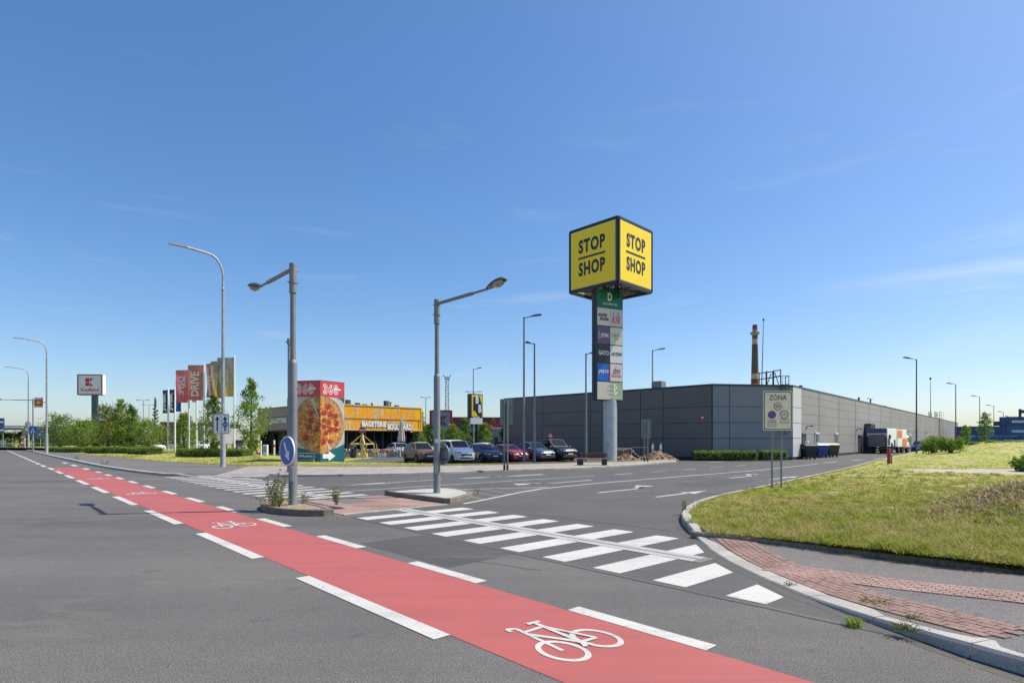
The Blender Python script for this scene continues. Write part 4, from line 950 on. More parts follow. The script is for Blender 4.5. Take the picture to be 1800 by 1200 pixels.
# ------------------------------------------------------------------ road signs
def rrect(x0, y0, x1, y1, r, n=5):
    ps = []
    for cx, cy, a in ((x1 - r, y1 - r, 0), (x0 + r, y1 - r, 90), (x0 + r, y0 + r, 180), (x1 - r, y0 + r, 270)):
        ps += [(cx + r * math.cos(R(a + 90 * i / n)), cy + r * math.sin(R(a + 90 * i / n))) for i in range(n + 1)]
    return ps
def rplate(F, mb, x0, y0, x1, y1, r, d0, d1, mi=0, mi_back=None):
    ps = rrect(x0, y0, x1, y1, r); n = len(ps); vs = [F(x, y, d0) for x, y in ps] + [F(x, y, d1) for x, y in ps]
    mb.add(vs, [list(range(n, 2 * n))], mi); mb.add(vs, [list(range(n))[::-1]] + [(i, (i + 1) % n, n + (i + 1) % n, n + i) for i in range(n)], mi if mi_back is None else mi_back)
# zone sign on the grass
b = Vector((9.75, 20.9, 0)); u_, n_ = toUN(b); b.z = rise(u_, n_) - .02
zs = thing('road_sign', 'cream zone sign with speed and parking symbols on two posts in the grass', 'road sign', b)
for x in (-.17, .17):
    mb = MB(); mb.lathe([(.032, 0), (.032, 3.52)], (x, .06, 0), n=12); mb.build('post', GALVD, zs)
    mb = MB(); mb.lathe([(.045, -.02), (.045, .1)], (x, .06, 0), n=12); mb.build('post_sleeve', DKST, zs)
F = Fr((-.53, 0, 2.15), (1, -.05, 0), (0, 0, 1)); CREAM = M('sign_cream', (.86, .76, .59), .45, 0, .05)
mb = MB(); rplate(F, mb, 0, 0, 1.06, 1.45, .07, -.02, 0, 0, 2); rplate(F, mb, .03, .03, 1.03, 1.42, .06, 0, .003, 1); rplate(F, mb, .06, .06, 1.0, 1.39, .05, .003, .006, 0)
pn = mb.build('panel', [CREAM, BLACK, GALVD], zs)
mb = MB(); F.text(mb, 'ZÓNA', .22, 1.11, .63, .235, .01, 0, .008)
F.disc(mb, (.53, .88), .145, .145, .009, 1); F.disc(mb, (.53, .88), .115, .115, .012, 2); F.text(mb, '20', .445, .825, .17, .115, .015, 0, .02)
F.disc(mb, (.32, .575), .15, .15, .009, 1); F.disc(mb, (.32, .575), .128, .128, .012, 3); F.line(mb, (.24, .66), (.40, .49), .035, .015, 1)
F.disc(mb, (.76, .585), .155, .155, .009, 1); F.disc(mb, (.76, .585), .122, .122, .012, 2); F.text(mb, '3,5t', .675, .545, .17, .085, .015, 0, .01)
mb.build('symbols', [BLACK, RED, SIGNW, BLUE], pn)
mb = MB()
def frame_box(F, mb, x0, y0, x1, y1, w, d, mi):
    F.rect(mb, x0, y0, x1, y0 + w, d, mi); F.rect(mb, x0, y1 - w, x1, y1, d, mi); F.rect(mb, x0, y0 + w, x0 + w, y1 - w, d, mi); F.rect(mb, x1 - w, y0 + w, x1, y1 - w, d, mi)
for x0, y0, x1, y1 in ((.17, .31, .47, .39), (.17, .13, .47, .30), (.61, .27, .93, .42)): frame_box(F, mb, x0, y0, x1, y1, .01, .009, 0)
F.text(mb, 'ZÁSOBOVÁNÍ', .19, .23, .26, .04, .009, 0); F.text(mb, 'POVOLENO', .2, .155, .24, .04, .009, 0); F.text(mb, 'MIMO', .7, .36, .14, .04, .009, 0); F.text(mb, 'ZÁSOBOVÁNÍ', .63, .295, .28, .04, .009, 0); F.text(mb, '7 - 18 h', .2, .33, .24, .04, .009, 0)
mb.build('small_print', BLACK, pn)
# blank backs of sign boards
OLIVE = M('sign_back_olive', (.235, .25, .205), .55, .2, .12, 2)
def sign_back(px, pyb, x0, x1, yt, yb_, post, label):
    b = P(px, pyb, .13); o = thing('road_sign', label, 'road sign', b, 0, 'sign boards seen from behind'); k = b.y / 1000
    X0, X1 = (x0 - px) * k, (x1 - px) * k; Z0, Z1 = (pyb - yb_) * k, (pyb - yt) * k; F = Fr((X0, .0, Z0), (1, 0, 0), (0, 0, 1)); w, h = X1 - X0, Z1 - Z0
    mb = MB(); rplate(F, mb, 0, 0, w, h, .05, -.02, 0); 
    for x in (.0, w - .02): F.slab(mb, x, .05, x + .02, h - .05, 0, .03)
    for z in (.25, .5, .75): F.slab(mb, .02, h * z - .02, w - .02, h * z + .02, 0, .02)
    mb.build('panel', OLIVE, o)
    for p in post:
        x = (p - px) * k; mb = MB(); mb.lathe([(.05, 0), (.05, h + Z0 - .08)], (x, -.08, 0), n=10); mb.build('post', GALVD, o)
        mb = MB(); mb.lathe([(.065, 0), (.065, .28)], (x, -.08, 0), n=10); mb.build('post_sleeve', CHAR, o)
sign_back(889, 825.5, 879, 901.5, 701, 746, (886.5, 892), 'larger blank olive back of a board on two posts before the parked cars')
sign_back(1135.5, 810.5, 1127, 1144.5, 737, 770, (1132.5, 1138), 'smaller blank olive back of a board by the soil heap')
# lane sign on the curved lamp
b = P(392, 820, .13); sg = thing('road_sign', 'white lane arrangement sign with two arrows fixed to the curved lamp', 'road sign', b + Vector((0, -.22, 2.15)))
F = Fr((-.53, 0, 0), (1, 0, 0), (0, 0, 1)); mb = MB(); rplate(F, mb, 0, 0, 1.06, 1.32, .05, -.02, 0, 0); rplate(F, mb, .025, .025, 1.035, 1.295, .04, 0, .003, 1); rplate(F, mb, .055, .055, 1.005, 1.265, .03, .003, .006, 0); pn = mb.build('panel', [SIGNW, BLACK], sg)
mb = MB()
for x in (.27, .78):
    F.line(mb, (x, .18), (x, .98), .09, .01, 0); F.poly(mb, [(x - .14, .93), (x + .14, .93), (x, 1.17)], .01, 0)
for k in range(5): F.rect(mb, .515, .12 + .23 * k, .55, .25 + .23 * k, .01, 0)
F.disc(mb, (.78, .62), .18, .18, .013, 1); F.text(mb, 'oo', .68, .58, .2, .08, .016, 2, .01); mb.build('symbols', [BLACK, BLUE, SIGNW], pn)
# blue keep-right disc, fixed to the island lamp
p1 = L1.location; nrm = Vector((-.656, -.755, 0)); ax = Vector((-nrm.y, nrm.x, 0)) * -1
ax = Vector((0, 0, 1)).cross(nrm) * 1.0
ks = thing('road_sign', 'blue round keep right sign with a white arrow on the weedy island lamp', 'road sign', p1 + nrm * .14 + Vector((-.05, .02, 1.49)))
F = Fr((0, 0, 0), ax, (0, 0, 1)); mb = MB(); F.disc(mb, (0, 0), .41, .41, .0, 0, 36, .03); F.disc(mb, (0, 0), .375, .375, .004, 1, 36); dsc = mb.build('disc', [SIGNW, BLUE], ks)
mb = MB(); dr = Vector((.48, -.88)); pr = Vector((-dr.y, dr.x)); q = lambda a, b_: tuple(dr * a + pr * b_)
F.poly(mb, [q(-.27, -.045), q(.08, -.045), q(.08, .045), q(-.27, .045)], .009, 0); F.poly(mb, [q(.06, -.15), q(.31, 0), q(.06, .15)], .009, 0); mb.build('arrow', SIGNW, dsc)
mb = MB()
for z in (-.2, .2): F.slab(mb, -.12, z - .02, .12, z + .02, -.12, -.03)
mb.build('bracket', GALVD, ks)
# round sign seen from behind on the second lamp
p2 = L2.location; nrm = Vector((.72, .69, 0)); ax = Vector((0, 0, 1)).cross(nrm)
ks = thing('road_sign', 'grey back of a round sign fixed to the concrete island lamp', 'road sign', p2 + nrm * .13 + Vector((.10, 0, 1.30)))
F = Fr((0, 0, 0), ax, (0, 0, 1)); mb = MB(); F.disc(mb, (0, 0), .37, .37, 0, 0, 36, .025); F.disc(mb, (0, 0), .355, .355, .004, 1, 36); dsc = mb.build('disc', [GALVD, BLUE], ks); mb = MB()
for z in (-.18, .18): F.slab(mb, -.33, z - .025, .33, z + .025, -.06, -.03)
F.slab(mb, .12, -.2, .2, .2, -.055, -.03); mb.build('bracket', DKST, ks)
# no entry and warning signs by the car park
b = P(637, 806.5); o = thing('road_sign', 'red round no entry sign in front of the yellow climbing frame', 'road sign', b); k = b.y / 1000
mb = MB(); mb.lathe([(.04, 0), (.04, 55 * k)], n=10); mb.build('post', GALV, o); F = Fr((0, -.06, 51 * k), (1, 0, 0), (0, 0, 1)); mb = MB(); F.disc(mb, (0, 0), .33, .33, 0, 0, 28, .02); F.disc(mb, (0, 0), .31, .31, .005, 1, 28); F.rect(mb, -.24, -.06, .24, .06, .01, 0); mb.build('disc', [SIGNW, RED], o)
b = at(967.5, 58); o = thing('road_sign', 'small red edged warning triangle in front of the dark warehouse wall', 'road sign', b); mb = MB(); mb.lathe([(.04, 0), (.04, 2.5)], n=10); mb.build('post', GALV, o)
F = Fr((0, -.06, 2.0), (1, 0, 0), (0, 0, 1)); mb = MB(); F.poly(mb, [(-.38, .05), (.38, .05), (0, .72)], 0, 0); F.poly(mb, [(-.22, .14), (.22, .14), (0, .53)], .006, 1); F.rect(mb, -.03, .2, .03, .36, .011, 2); mb.build('triangle', [RED, SIGNW, BLACK], o)
mb = MB(); F.slab(mb, -.2, -.5, .2, -.05, -.01, .01); mb.build('plate', SIGNW, o)
# cluster of signs at the far left
def small_sign(px, pyb, z, label, draw, hgt=None):
    b = P(px, pyb, .13); o = thing('road_sign', label, 'road sign', b); mb = MB(); mb.lathe([(.05, 0), (.05, hgt or z + .4)], n=8); mb.build('post', GALV, o)
    F = Fr((0, -.08, z), (1, 0, 0), (0, 0, 1)); mb = MB(); ms = draw(F, mb); mb.build('panel', ms, o); return o
def d_cross(F, mb): F.slab(mb, -.55, -.5, .55, .5, -.02, 0, 0); F.poly(mb, [(-.36, -.34), (.36, -.34), (0, .36)], .006, 1); F.poly(mb, [(-.09, -.3), (.11, -.3), (.03, .1), (-.05, .1)], .012, 2); return [BLUE, SIGNW, BLACK]
def d_bus(F, mb): F.slab(mb, -.52, -.65, .52, .65, -.02, 0, 0); F.slab(mb, -.46, -.59, .46, .59, 0, .006, 1); F.rect(mb, -.2, -.35, .22, .1, .012, 0); F.line(mb, (-.05, .1), (.3, .42), .1, .012, 0); return [SIGNW, BLUE]
def d_end(F, mb): F.disc(mb, (0, .15), .52, .52, 0, 0, 28, .02); F.disc(mb, (0, .15), .44, .44, .006, 1, 28); F.line(mb, (-.3, .02), (.3, .22), .1, .012, 2); F.slab(mb, -.5, -1.05, .5, -.45, -.02, 0, 1); return [RED, SIGNW, BLACK]
def d_board(F, mb): F.slab(mb, -.4, -.85, .4, .6, -.02, 0, 0); return [OLIVE]
def d_red(F, mb): F.disc(mb, (0, 0), .5, .5, 0, 0, 24, .02); F.rect(mb, -.34, -.08, .34, .08, .008, 1); F.slab(mb, -.4, -2.0, .4, -.55, -.02, 0, 0); F.rect(mb, -.4, -1.2, .4, -.9, .008, 1); return [M('faded_red', (.45, .12, .10), .5), SIGNW]
small_sign(58.5, 794, 2.95, 'blue square pedestrian crossing sign at far left', d_cross)
small_sign(71, 789.5, 2.55, 'blue rectangular sign with a white symbol beside the crossing sign', d_bus)
small_sign(49.5, 788.5, 4.2, 'white round sign with red edge above a plate, far left', d_end, 4.6)
small_sign(43, 787.5, 3.1, 'small olive board seen among the far left signs', d_board)
small_sign(41, 786.8, 2.1, 'faded red and white roadside marker at far left', d_red)
# little banner on the second curved lamp
b = P(82, 796.5, .13); o = thing('banner', 'small red banner with a yellow diamond hung on the second curved lamp', 'banner', b + Vector((-.15, 0, 5.7)))
F = Fr((-1.35, -.05, 0), (1, 0, 0), (0, 0, 1)); mb = MB(); F.slab(mb, 0, 0, 1.05, 1.2, -.03, 0, 0); F.rect(mb, .1, .98, .95, 1.14, .008, 1); F.rect(mb, .1, .05, .95, .17, .008, 1); F.poly(mb, [(.15, .58), (.52, .35), (.9, .58), (.52, .85)], .012, 2); F.poly(mb, [(.38, .58), (.52, .5), (.66, .58), (.52, .68)], .016, 0); mb.build('panel', [M('banner_red', (.5, .06, .03), .5), SIGNW, YEL], o)
mb = MB(); mb.tube([(-.3, -.06, .62), (.15, -.06, .62)], .04, 6); mb.build('bracket', DKST, o)

# ------------------------------------------------------------------ the big yellow cube tower
tw = thing('sign_tower', 'tall advertising tower topped by a big yellow cube over shop name panels', 'sign tower', (8.1, 46.7, .1))
Rd = Vector((.715, .699, 0)); Ld = Vector((-.699, .715, 0)); s2 = 2.33; Z0, Z1 = 13.85, 18.75
def wp(a, b_, z): return Rd * a + Ld * b_ + Vector((0, 0, z))
mb = MB(); lv = [wp(a, b_, z) for z in (Z0, Z1) for a, b_ in ((-s2, -s2), (s2, -s2), (s2, s2), (-s2, s2))]
for i in range(4):
    j = (i + 1) % 4; mb.beam(lv[i], lv[j], .22); mb.beam(lv[4 + i], lv[4 + j], .22); mb.beam(lv[i], lv[4 + i], .24)
cube = mb.build('cube_frame', BLACK, tw)
CUBEY = M('cube_yellow', (.92, .66, .008), .42, 0, .03, .6); CUBEB = M('cube_pale_edge', (.85, .72, .25), .45)
INNER = M('panel_inside', (.45, .44, .42), .7)
for o_, ax, lab in ((wp(-s2, s2, Z0), -Ld, 0), (wp(-s2, -s2, Z0), Rd, 1), (wp(s2, -s2, Z0), Ld, 2), (wp(s2, s2, Z0), -Rd, 3)):
    F = Fr(o_, ax, (0, 0, 1)); w, h = 2 * s2, Z1 - Z0; mb = MB(); F.slab(mb, .06, .06, w - .06, h - .06, -.06, .06, 1); F.slab(mb, .16, .16, w - .16, h - .16, .0, .125, 2); F.slab(mb, .2, .2, w - .2, h - .2, .0, .135, 0)
    pn = mb.build('cube_face', [CUBEY, INNER, CUBEB], tw)
    mb = MB(); F.text(mb, 'STOP', w * .21, h * .585, w * .56, h * .225, .15, 0, .04, 0, 1.16); F.text(mb, 'SHOP', w * .21, h * .215, w * .56, h * .225, .15, 0, .04, 0, 1.16); F.slab(mb, w * .2, h * .495, w * .77, h * .525, .13, .15); mb.build('lettering', BLACK, pn)
mb = MB(); cc = [Vector((x * .5, y * .5, 0)) for x, y in ((-1, -1), (1, -1), (1, 1), (-1, 1))]
for i in range(4):
    for c in cc: mb.beam(lv[i] + Vector((0, 0, .05)), c + Vector((0, 0, Z0 + .15)), .07)
    m_ = (lv[i] + lv[(i + 1) % 4]) / 2; mb.beam(m_, cc[i] + Vector((0, 0, Z0 + .9)), .07); mb.beam(m_, cc[(i + 1) % 4] + Vector((0, 0, Z0 + .05)), .07); mb.beam(lv[i] + Vector((0, 0, .05)), (lv[(i + 1) % 4] + lv[(i + 2) % 4]) / 2, .06)
    mb.beam(cc[i] + Vector((0, 0, Z0 - .6)), cc[i] + Vector((0, 0, Z1 - .3)), .14)
mb.build('truss', BLACK, tw)
mb = MB(); mb.lathe([(.56, -.1), (.56, 5.2)], (-.02, .15, 0), n=32); mb.build('column', M('column_steel', (.42, .44, .46), .45, .25, .15, 1.2), tw)
mb = MB(); mb.box((-.35, -.42, 1.35), (.2, .1, .4)); mb.build('meter_box', GALV, tw)
fa = Vector((.902, .431, 0)); fn = Vector((.431, -.902, 0)); fo = Vector((6.82 - 8.1, 45.65 - 46.7, 0)); SB0, SB1, SW = 5.0, 13.95, 2.55
F = Fr(fo + Vector((0, 0, SB0)), fa, (0, 0, 1)); hh = SB1 - SB0
mb = MB(); F.slab(mb, 0, 0, SW, hh, -.74, -.03); 
for k in range(7): F.slab(mb, -.02, k * hh / 6 - .03, SW + .02, k * hh / 6 + .03, -.76, -.4)
F.slab(mb, -.03, 0, .0, hh, -.42, -.36)
sb = mb.build('sign_box', CHAR, tw)
rw = hh / 6; hw_ = SW / 2
def cell(r, c, span, name, col, draw, extra=[]):
    x0 = .04 if (c == 0 or span == 2) else hw_ + .015; x1 = SW - .04 if (c == 1 or span == 2) else hw_ - .015; y1 = hh - r * rw - .04; y0 = y1 - rw + .08
    mb = MB(); F.slab(mb, x0, y0, x1, y1, -.05, 0); m = M('panel_' + name, col, .35, 0, .05, 1.5); pn = mb.build('shop_panel', m, sb)
    mb = MB(); ms = draw(mb, x0, y0, x1 - x0, y1 - y0); mb.build('lettering', ms, pn)
OFFW = (.62, .60, .56)
cell(0, 0, 2, 'green', (.0, .14, .095), lambda mb, x, y, w, h: (F.text(mb, 'D', x + w * .40, y + h * .38, w * .17, h * .46, .012, 0, .03), F.text(mb, 'DEICHMANN', x + w * .22, y + h * .14, w * .56, h * .12, .012, 0, .01), [SIGNW])[-1])
cell(1, 0, 1, 'offwhite', OFFW, lambda mb, x, y, w, h: (F.text(mb, 'BAGETERIE', x + w * .08, y + h * .50, w * .68, h * .18, .012, 0, .04), F.text(mb, 'BOULEVARD', x + w * .2, y + h * .28, w * .7, h * .18, .012, 0, .04), [BLACK])[-1])
cell(1, 1, 1, 'palegrey', (.56, .54, .52), lambda mb, x, y, w, h: (F.text(mb, 'kik', x + w * .14, y + h * .16, w * .72, h * .66, .012, 0, .0, .25), [RED])[-1])
def jysk(mb, x, y, w, h):
    F.text(mb, 'JYSK', x + w * .24, y + h * .34, w * .7, h * .26, .012, 0, .04)
    for p, q in (((.05, .72), (.17, .6)), ((.17, .6), (.07, .52)), ((.07, .52), (.15, .42)), ((.15, .42), (.07, .25))): F.line(mb, (x + w * p[0], y + h * p[1]), (x + w * q[0], y + h * q[1]), .035, .012, 0)
    return [SIGNW]
cell(2, 0, 1, 'violet', (.15, .075, .17), jysk)
cell(2, 1, 1, 'cream', (.62, .58, .47), lambda mb, x, y, w, h: (F.text(mb, 'TAKKO', x + w * .08, y + h * .44, w * .84, h * .2, .012, 0, -.008), F.text(mb, 'FASHION', x + w * .3, y + h * .3, w * .4, h * .07, .012, 0), [M('sign_grey', (.2, .19, .18), .5)])[-1])
cell(3, 0, 1, 'navyblack', (.022, .025, .038), lambda mb, x, y, w, h: (F.text(mb, 'GATO', x + w * .08, y + h * .42, w * .84, h * .25, .012, 0, .03), [SIGNW])[-1])
cell(3, 1, 1, 'white', (.68, .68, .68), lambda mb, x, y, w, h: (F.text(mb, '/ACTION', x + w * .08, y + h * .42, w * .86, h * .2, .012, 0, .035, .15), [M('sign_navy', (.015, .02, .05), .5)])[-1])
def pep(mb, x, y, w, h):
    F.text(mb, 'pepco', x + w * .1, y + h * .38, w * .78, h * .26, .016, 0, .018, 0, 1.1)
    F.rect(mb, x + w * .86, y, x + w, y + h, .006, 1); return [SIGNW, M('sign_purple', (.17, .03, .18), .45)]
cell(4, 0, 1, 'blue', (.008, .13, .52), pep)
def dm(mb, x, y, w, h):
    F.text(mb, 'dm', x + w * .22, y + h * .42, w * .56, h * .4, .012, 0, .0, .3); F.poly(mb, [(x + w * .12, y + h * .26), (x + w * .48, y + h * .27), (x + w * .48, y + h * .37), (x + w * .3, y + h * .32), (x + w * .12, y + h * .4)], .012, 1); F.poly(mb, [(x + w * .5, y + h * .28), (x + w * .88, y + h * .26), (x + w * .88, y + h * .36), (x + w * .7, y + h * .33), (x + w * .6, y + h * .4)], .012, 1); return [M('sign_ink', (.03, .025, .06), .5), M('sign_amber', (.55, .16, .02), .5)]
cell(4, 1, 1, 'pinkwhite', (.66, .59, .56), dm)
def last(mb, x, y, w, h):
    F.rect(mb, x + w * .5, y, x + w, y + h, .005, 0)
    for k in range(7): yy = y + h * (.12 + .125 * k); F.rect(mb, x + w * (.36 + .03 * (k % 3)), yy, x + w * .78, yy + .045, .009, 0 if k % 2 else 1)
    for k in range(6): F.disc(mb, (x + w * (.7 + .05 * math.sin(k * 2)), y + h * (.3 + .1 * k)), .09 + .03 * (k % 2), .12, .014, 1, 10)
    F.text(mb, 'Caffe', x + w * .72, y + h * .08, w * .22, h * .12, .014, 1, 0, .3); return [M('sign_sage', (.34, .44, .27), .5), CREAM]
cell(5, 0, 2, 'ivory', (.60, .56, .45), last)

# ------------------------------------------------------------------ pizza advertising box
N0 = Vector((-14.66, 43.5, .12)); lw, rw2, bh = 2.74, 2.32, 6.27
Lv = Vector((-2.66, .66, 0)).normalized(); Rv = Vector((1.27, 1.94, 0)).normalized()
pb = thing('advertising_box', 'tall pizza advertising box with red top and teal base on the verge', 'advertising box', N0)
mb = MB(); q4 = [(0, 0), (Rv.x * rw2, Rv.y * rw2), (Rv.x * rw2 + Lv.x * lw, Rv.y * rw2 + Lv.y * lw), (Lv.x * lw, Lv.y * lw)]; mb.prism(q4, 0, bh, 0); mb.build('box', M('box_teal', (.012, .10, .135), .45, 0, .1, 2), pb)
mb = MB(); mb.prism([(x * 1.01 - .01, y * 1.01 - .005) for x, y in q4], bh, bh + .05); mb.build('top_cap', M('cap_dark', (.10, .02, .025), .5), pb)
PR = M('poster_red', (.52, .055, .06), .4, 0, .04); PW_ = M('poster_marble', (.47, .44, .40), .4, 0, .16, 1.6); PT = M('poster_teal', (.012, .11, .15), .4, 0, .08)
m_, t_, b_ = newmat('poster_cheese'); n1 = noise(t_, coords(t_), 3.2, 6, .65, .6); n2_ = noise(t_, coords(t_), 9, 4, .6)
t_.links.new(mix(t_, ramp(t_, n2_, [(.42, (0, 0, 0)), (.62, (.8, .8, .8))]), ramp(t_, n1, [(.32, (.26, .045, .015)), (.44, (.5, .15, .025)), (.56, (.72, .42, .06)), (.7, (.74, .58, .22))]), (.30, .05, .025)), b_.inputs['Base Color']); b_.inputs['Roughness'].default_value = .4
CHEESE = m_; CRUST = M('poster_crust', (.42, .215, .085), .45, 0, .5, 4); PEP = M('poster_salami', (.27, .03, .018), .45, 0, .45, 6); PEPR = M('poster_salami_rim', (.50, .10, .04), .45, 0, .2, 6); CUT = M('poster_gap', (.16, .07, .04), .5); OUT = M('poster_shadow_line', (.26, .13, .06), .5)
def pizza(F, sgn, x0, W_):
    """x measured away from the corner; F maps a from the face's left edge"""
    A_ = (lambda x: W_ - x) if sgn < 0 else (lambda x: x)
    mb = MB(); cz = 2.93
    F.rect(mb, 0, 5.06, W_, bh, .006, 0); F.rect(mb, 0, 1.0, W_, 5.06, .006, 1); 
    pts = [(A_(0), .93), (A_(W_ * .35), 1.0), (A_(W_ * .7), 1.15), (A_(W_), 1.45), (A_(W_), 0), (A_(0), 0)]; F.poly(mb, pts if sgn < 0 else pts, .010, 2)
    pts = [(A_(W_), 5.06), (A_(W_ - .75), 5.06), (A_(W_ - .35), 4.9), (A_(W_), 4.6)]
    F.poly(mb, pts, .010, 2)
    half = lambda r, wob, k=40: [(A_(0), cz - r)] + [(A_(r * (1 + wob * math.sin(5 * t * math.pi + r)) * math.sin(t * math.pi)), cz - r * (1 + wob * math.sin(5 * t * math.pi + r)) * math.cos(t * math.pi)) for t in [i / k for i in range(1, k)]] + [(A_(0), cz + r)]
    F.poly(mb, half(2.26, .014), .014, 8); F.poly(mb, half(2.2, .014), .018, 3); F.poly(mb, half(1.84, .03), .022, 4)
    random.seed(11 if sgn < 0 else 23); got = []
    while len(got) < 15:
        a = random.uniform(.12, 2.9) ; r = random.uniform(.15, 1.62); x, y = r * math.sin(a), -r * math.cos(a)
        if x < .24 or any(math.hypot(x - p, y - q) < .47 for p, q in got):
            if random.random() < .004: break
            continue
        got.append((x, y)); rr_ = random.uniform(.22, .31); sq = random.uniform(.75, 1)
        F.disc(mb, (A_(x), cz + y), rr_, rr_ * sq, .026, 6, 16); F.disc(mb, (A_(x) + .01, cz + y + .015), rr_ * .84, rr_ * sq * .84, .030, 5, 16)
        F.disc(mb, (A_(x) - rr_ * .3, cz + y + rr_ * .25), rr_ * .3, rr_ * .2, .033, 6, 8)
        F.disc(mb, (A_(x) + rr_ * .35, cz + y - rr_ * .2), rr_ * .22, rr_ * .16, .033, 7, 8)
    cuts = [((.0, .05), (1.9, .55)), ((.0, -.1), (1.2, -1.6)), ((.05, .2), (.75, 1.9))] if sgn < 0 else [((0, .05), (1.75, .85)), ((0, -.05), (1.9, -.35)), ((.02, -.1), (.8, -1.85))]
    for i, ((xa, ya), (xb, yb2)) in enumerate(cuts):
        if sgn < 0 and i == 2: F.poly(mb, [(A_(.05), cz + .25), (A_(.55), cz + 2.08), (A_(.85), cz + 1.98)], .037, 1)
        elif sgn > 0 and i == 2: F.poly(mb, [(A_(.55), cz - 1.2), (A_(.75), cz - 1.98), (A_(1.02), cz - 1.86)], .037, 1)
        else: F.line(mb, (A_(xa), cz + ya), (A_(xb), cz + yb2), .06, .037, 7)
    return mb.build('poster', [PR, PW_, PT, CRUST, CHEESE, PEP, PEPR, CUT, OUT], pb)
FLp = Fr(Lv * lw, -Lv, (0, 0, 1)); FRp = Fr((0, 0, 0), Rv, (0, 0, 1))
for F, sg_, W_, x0 in ((FLp, -1, lw, .72), (FRp, 1, rw2, .26)):
    ps = pizza(F, sg_, 0, W_); mb = MB(); w3 = 1.45
    F.text(mb, '360', x0, 5.27, w3, .84, .012, 0, .06, 0, 1.2); F.text(mb, '360', x0 + .06, 5.335, w3 - .12, .71, .016, 1, -.005, 0, 1.2)
    F.text(mb, 'pizza', x0 + w3 * .70, 5.58, .66, .24, .028, 0, .06); mb.build('lettering', [SIGNW, PR], ps)
    mb = MB()
    if sg_ > 0:
        F.poly(mb, [(.22, .33), (.78, .33), (.78, .12), (1.42, .5), (.78, .9), (.78, .68), (.22, .68)], .016, 0)
    else:
        for a0, b0, a1, b1 in ((.75, .22, 2.25, .255), (.75, .72, 2.25, .755), (2.22, .25, 2.255, .72)): F.rect(mb, a0, b0, a1, b1, .016, 0)
        F.text(mb, '360.pizza', .85, .38, 1.25, .24, .016, 0, .03); F.poly(mb, [(2.12, .3), (2.34, .12), (2.24, .12), (2.3, .02), (2.24, .0), (2.19, .1), (2.12, .04)], .02, 0)
    mb.build('arrow' if sg_ > 0 else 'lettering', SIGNW, ps)

# ------------------------------------------------------------------ other pylons
o = thing('pylon_sign', 'black and yellow double letter pylon sign above the car park', 'sign', at(836, 80)); k = .08; F = Fr((-.55, -.3, 0), (.88, .47, 0), (0, 0, 1)); w = 1.75
mb = MB(); mb.box((.15, .35, 2.6), (.28, .28, 5.2)); mb.build('post', BLACK, o)
zq = lambda y: 2 + (770 - y) * k
mb = MB(); F.slab(mb, -.42, zq(733), w - .02, zq(692), -.5, 0); bx = mb.build('sign_box', BLACK, o); mb = MB(); F.rect(mb, .03, zq(731.5), w - .1, zq(693.5), .012, 0); F.poly(mb, [(.25, zq(722)), (.25, zq(698)), (1.15, zq(694.5)), (1.6, zq(712)), (1.6, zq(731)), (1.0, zq(731)), (.55, zq(722))], .016, 1); F.text(mb, 'B', .62, zq(709), .5, 1.15, .024, 2, .06); F.text(mb, 'B', 1.05, zq(725), .5, 1.15, .024, 2, .06); mb.build('emblem', [YEL, BLACK, WHITE], bx)
mb = MB(); F.slab(mb, -.35, zq(744) + 1.0, w - .05, zq(733) - .1, -.4, 0); bx = mb.build('sign_box', BLACK, o)
mb = MB(); F.text(mb, 'BAGETERIE', .25, zq(728) - .55, 1.0, .24, .012, 0, .04); F.text(mb, 'BOULEVARD', .32, zq(731) - .58, 1.0, .24, .012, 0, .04); mb.build('lettering', WHITE, bx)
mb = MB(); F.slab(mb, -.1, zq(745), w - .05, zq(745) + .86, -.4, 0.01); mb.build('sign_box', SIGNW, o)
def klogo(F, mb, x, y, s_, mi):
    F.rect(mb, x, y + .52 * s_, x + .46 * s_, y + s_, .012, mi); F.rect(mb, x, y, x + .46 * s_, y + .46 * s_, .012, mi)
    F.poly(mb, [(x + .52 * s_, y + .54 * s_), (x + .98 * s_, y + s_), (x + .52 * s_, y + s_)], .012, mi); F.poly(mb, [(x + .52 * s_, y + .46 * s_), (x + .52 * s_, y), (x + .98 * s_, y)], .012, mi)
KR = M('sign_crimson', (.50, .012, .03), .4); PKW = M('sign_pinkish_grey', (.60, .55, .57), .45)
o = thing('pylon_sign', 'square white pylon sign with a red letter block on a dark post', 'sign', at(165, 110)); s_ = .11
mb = MB(); mb.box((.2, 0, 5.4), (.85, .7, 10.8)); mb.build('post', M('post_slate', (.06, .085, .12), .5), o); mb = MB(); mb.box((.75, 0, 6.5), (.35, .6, 4.0)); mb.build('post_fin', M('post_slate', (.06, .085, .12), .5), o)
z0, z1 = 2 + 76 * s_, 2 + 111 * s_; mb = MB(); F = Fr((-2.42, -1, z0), (1, .08, 0), (0, 0, 1)); F.slab(mb, 0, 0, 4.45, z1 - z0, -1.2, 0, 1); F.slab(mb, 4.47, .0, 4.6, z1 - z0, -.95, -.02, 1); F.slab(mb, -.02, -.08, 4.47, .12, -1.2, .05, 0); F.slab(mb, -.02, z1 - z0 - .15, 4.47, z1 - z0 + .05, -1.2, .05, 0); F.slab(mb, -.04, 0, .18, z1 - z0, -1.2, .05, 0); F.slab(mb, 4.3, 0, 4.47, z1 - z0, -1.2, .05, 0); bx = mb.build('sign_box', [M('frame_plum', (.25, .10, .13), .5), M('sign_lilac_white', (.70, .68, .71), .45)], o)
mb = MB(); klogo(F, mb, 1.45, 1.65, 1.5, 0); F.text(mb, 'Kaufland', .65, .65, 3.2, .62, .02, 0, .02); mb.build('emblem', KR, bx)
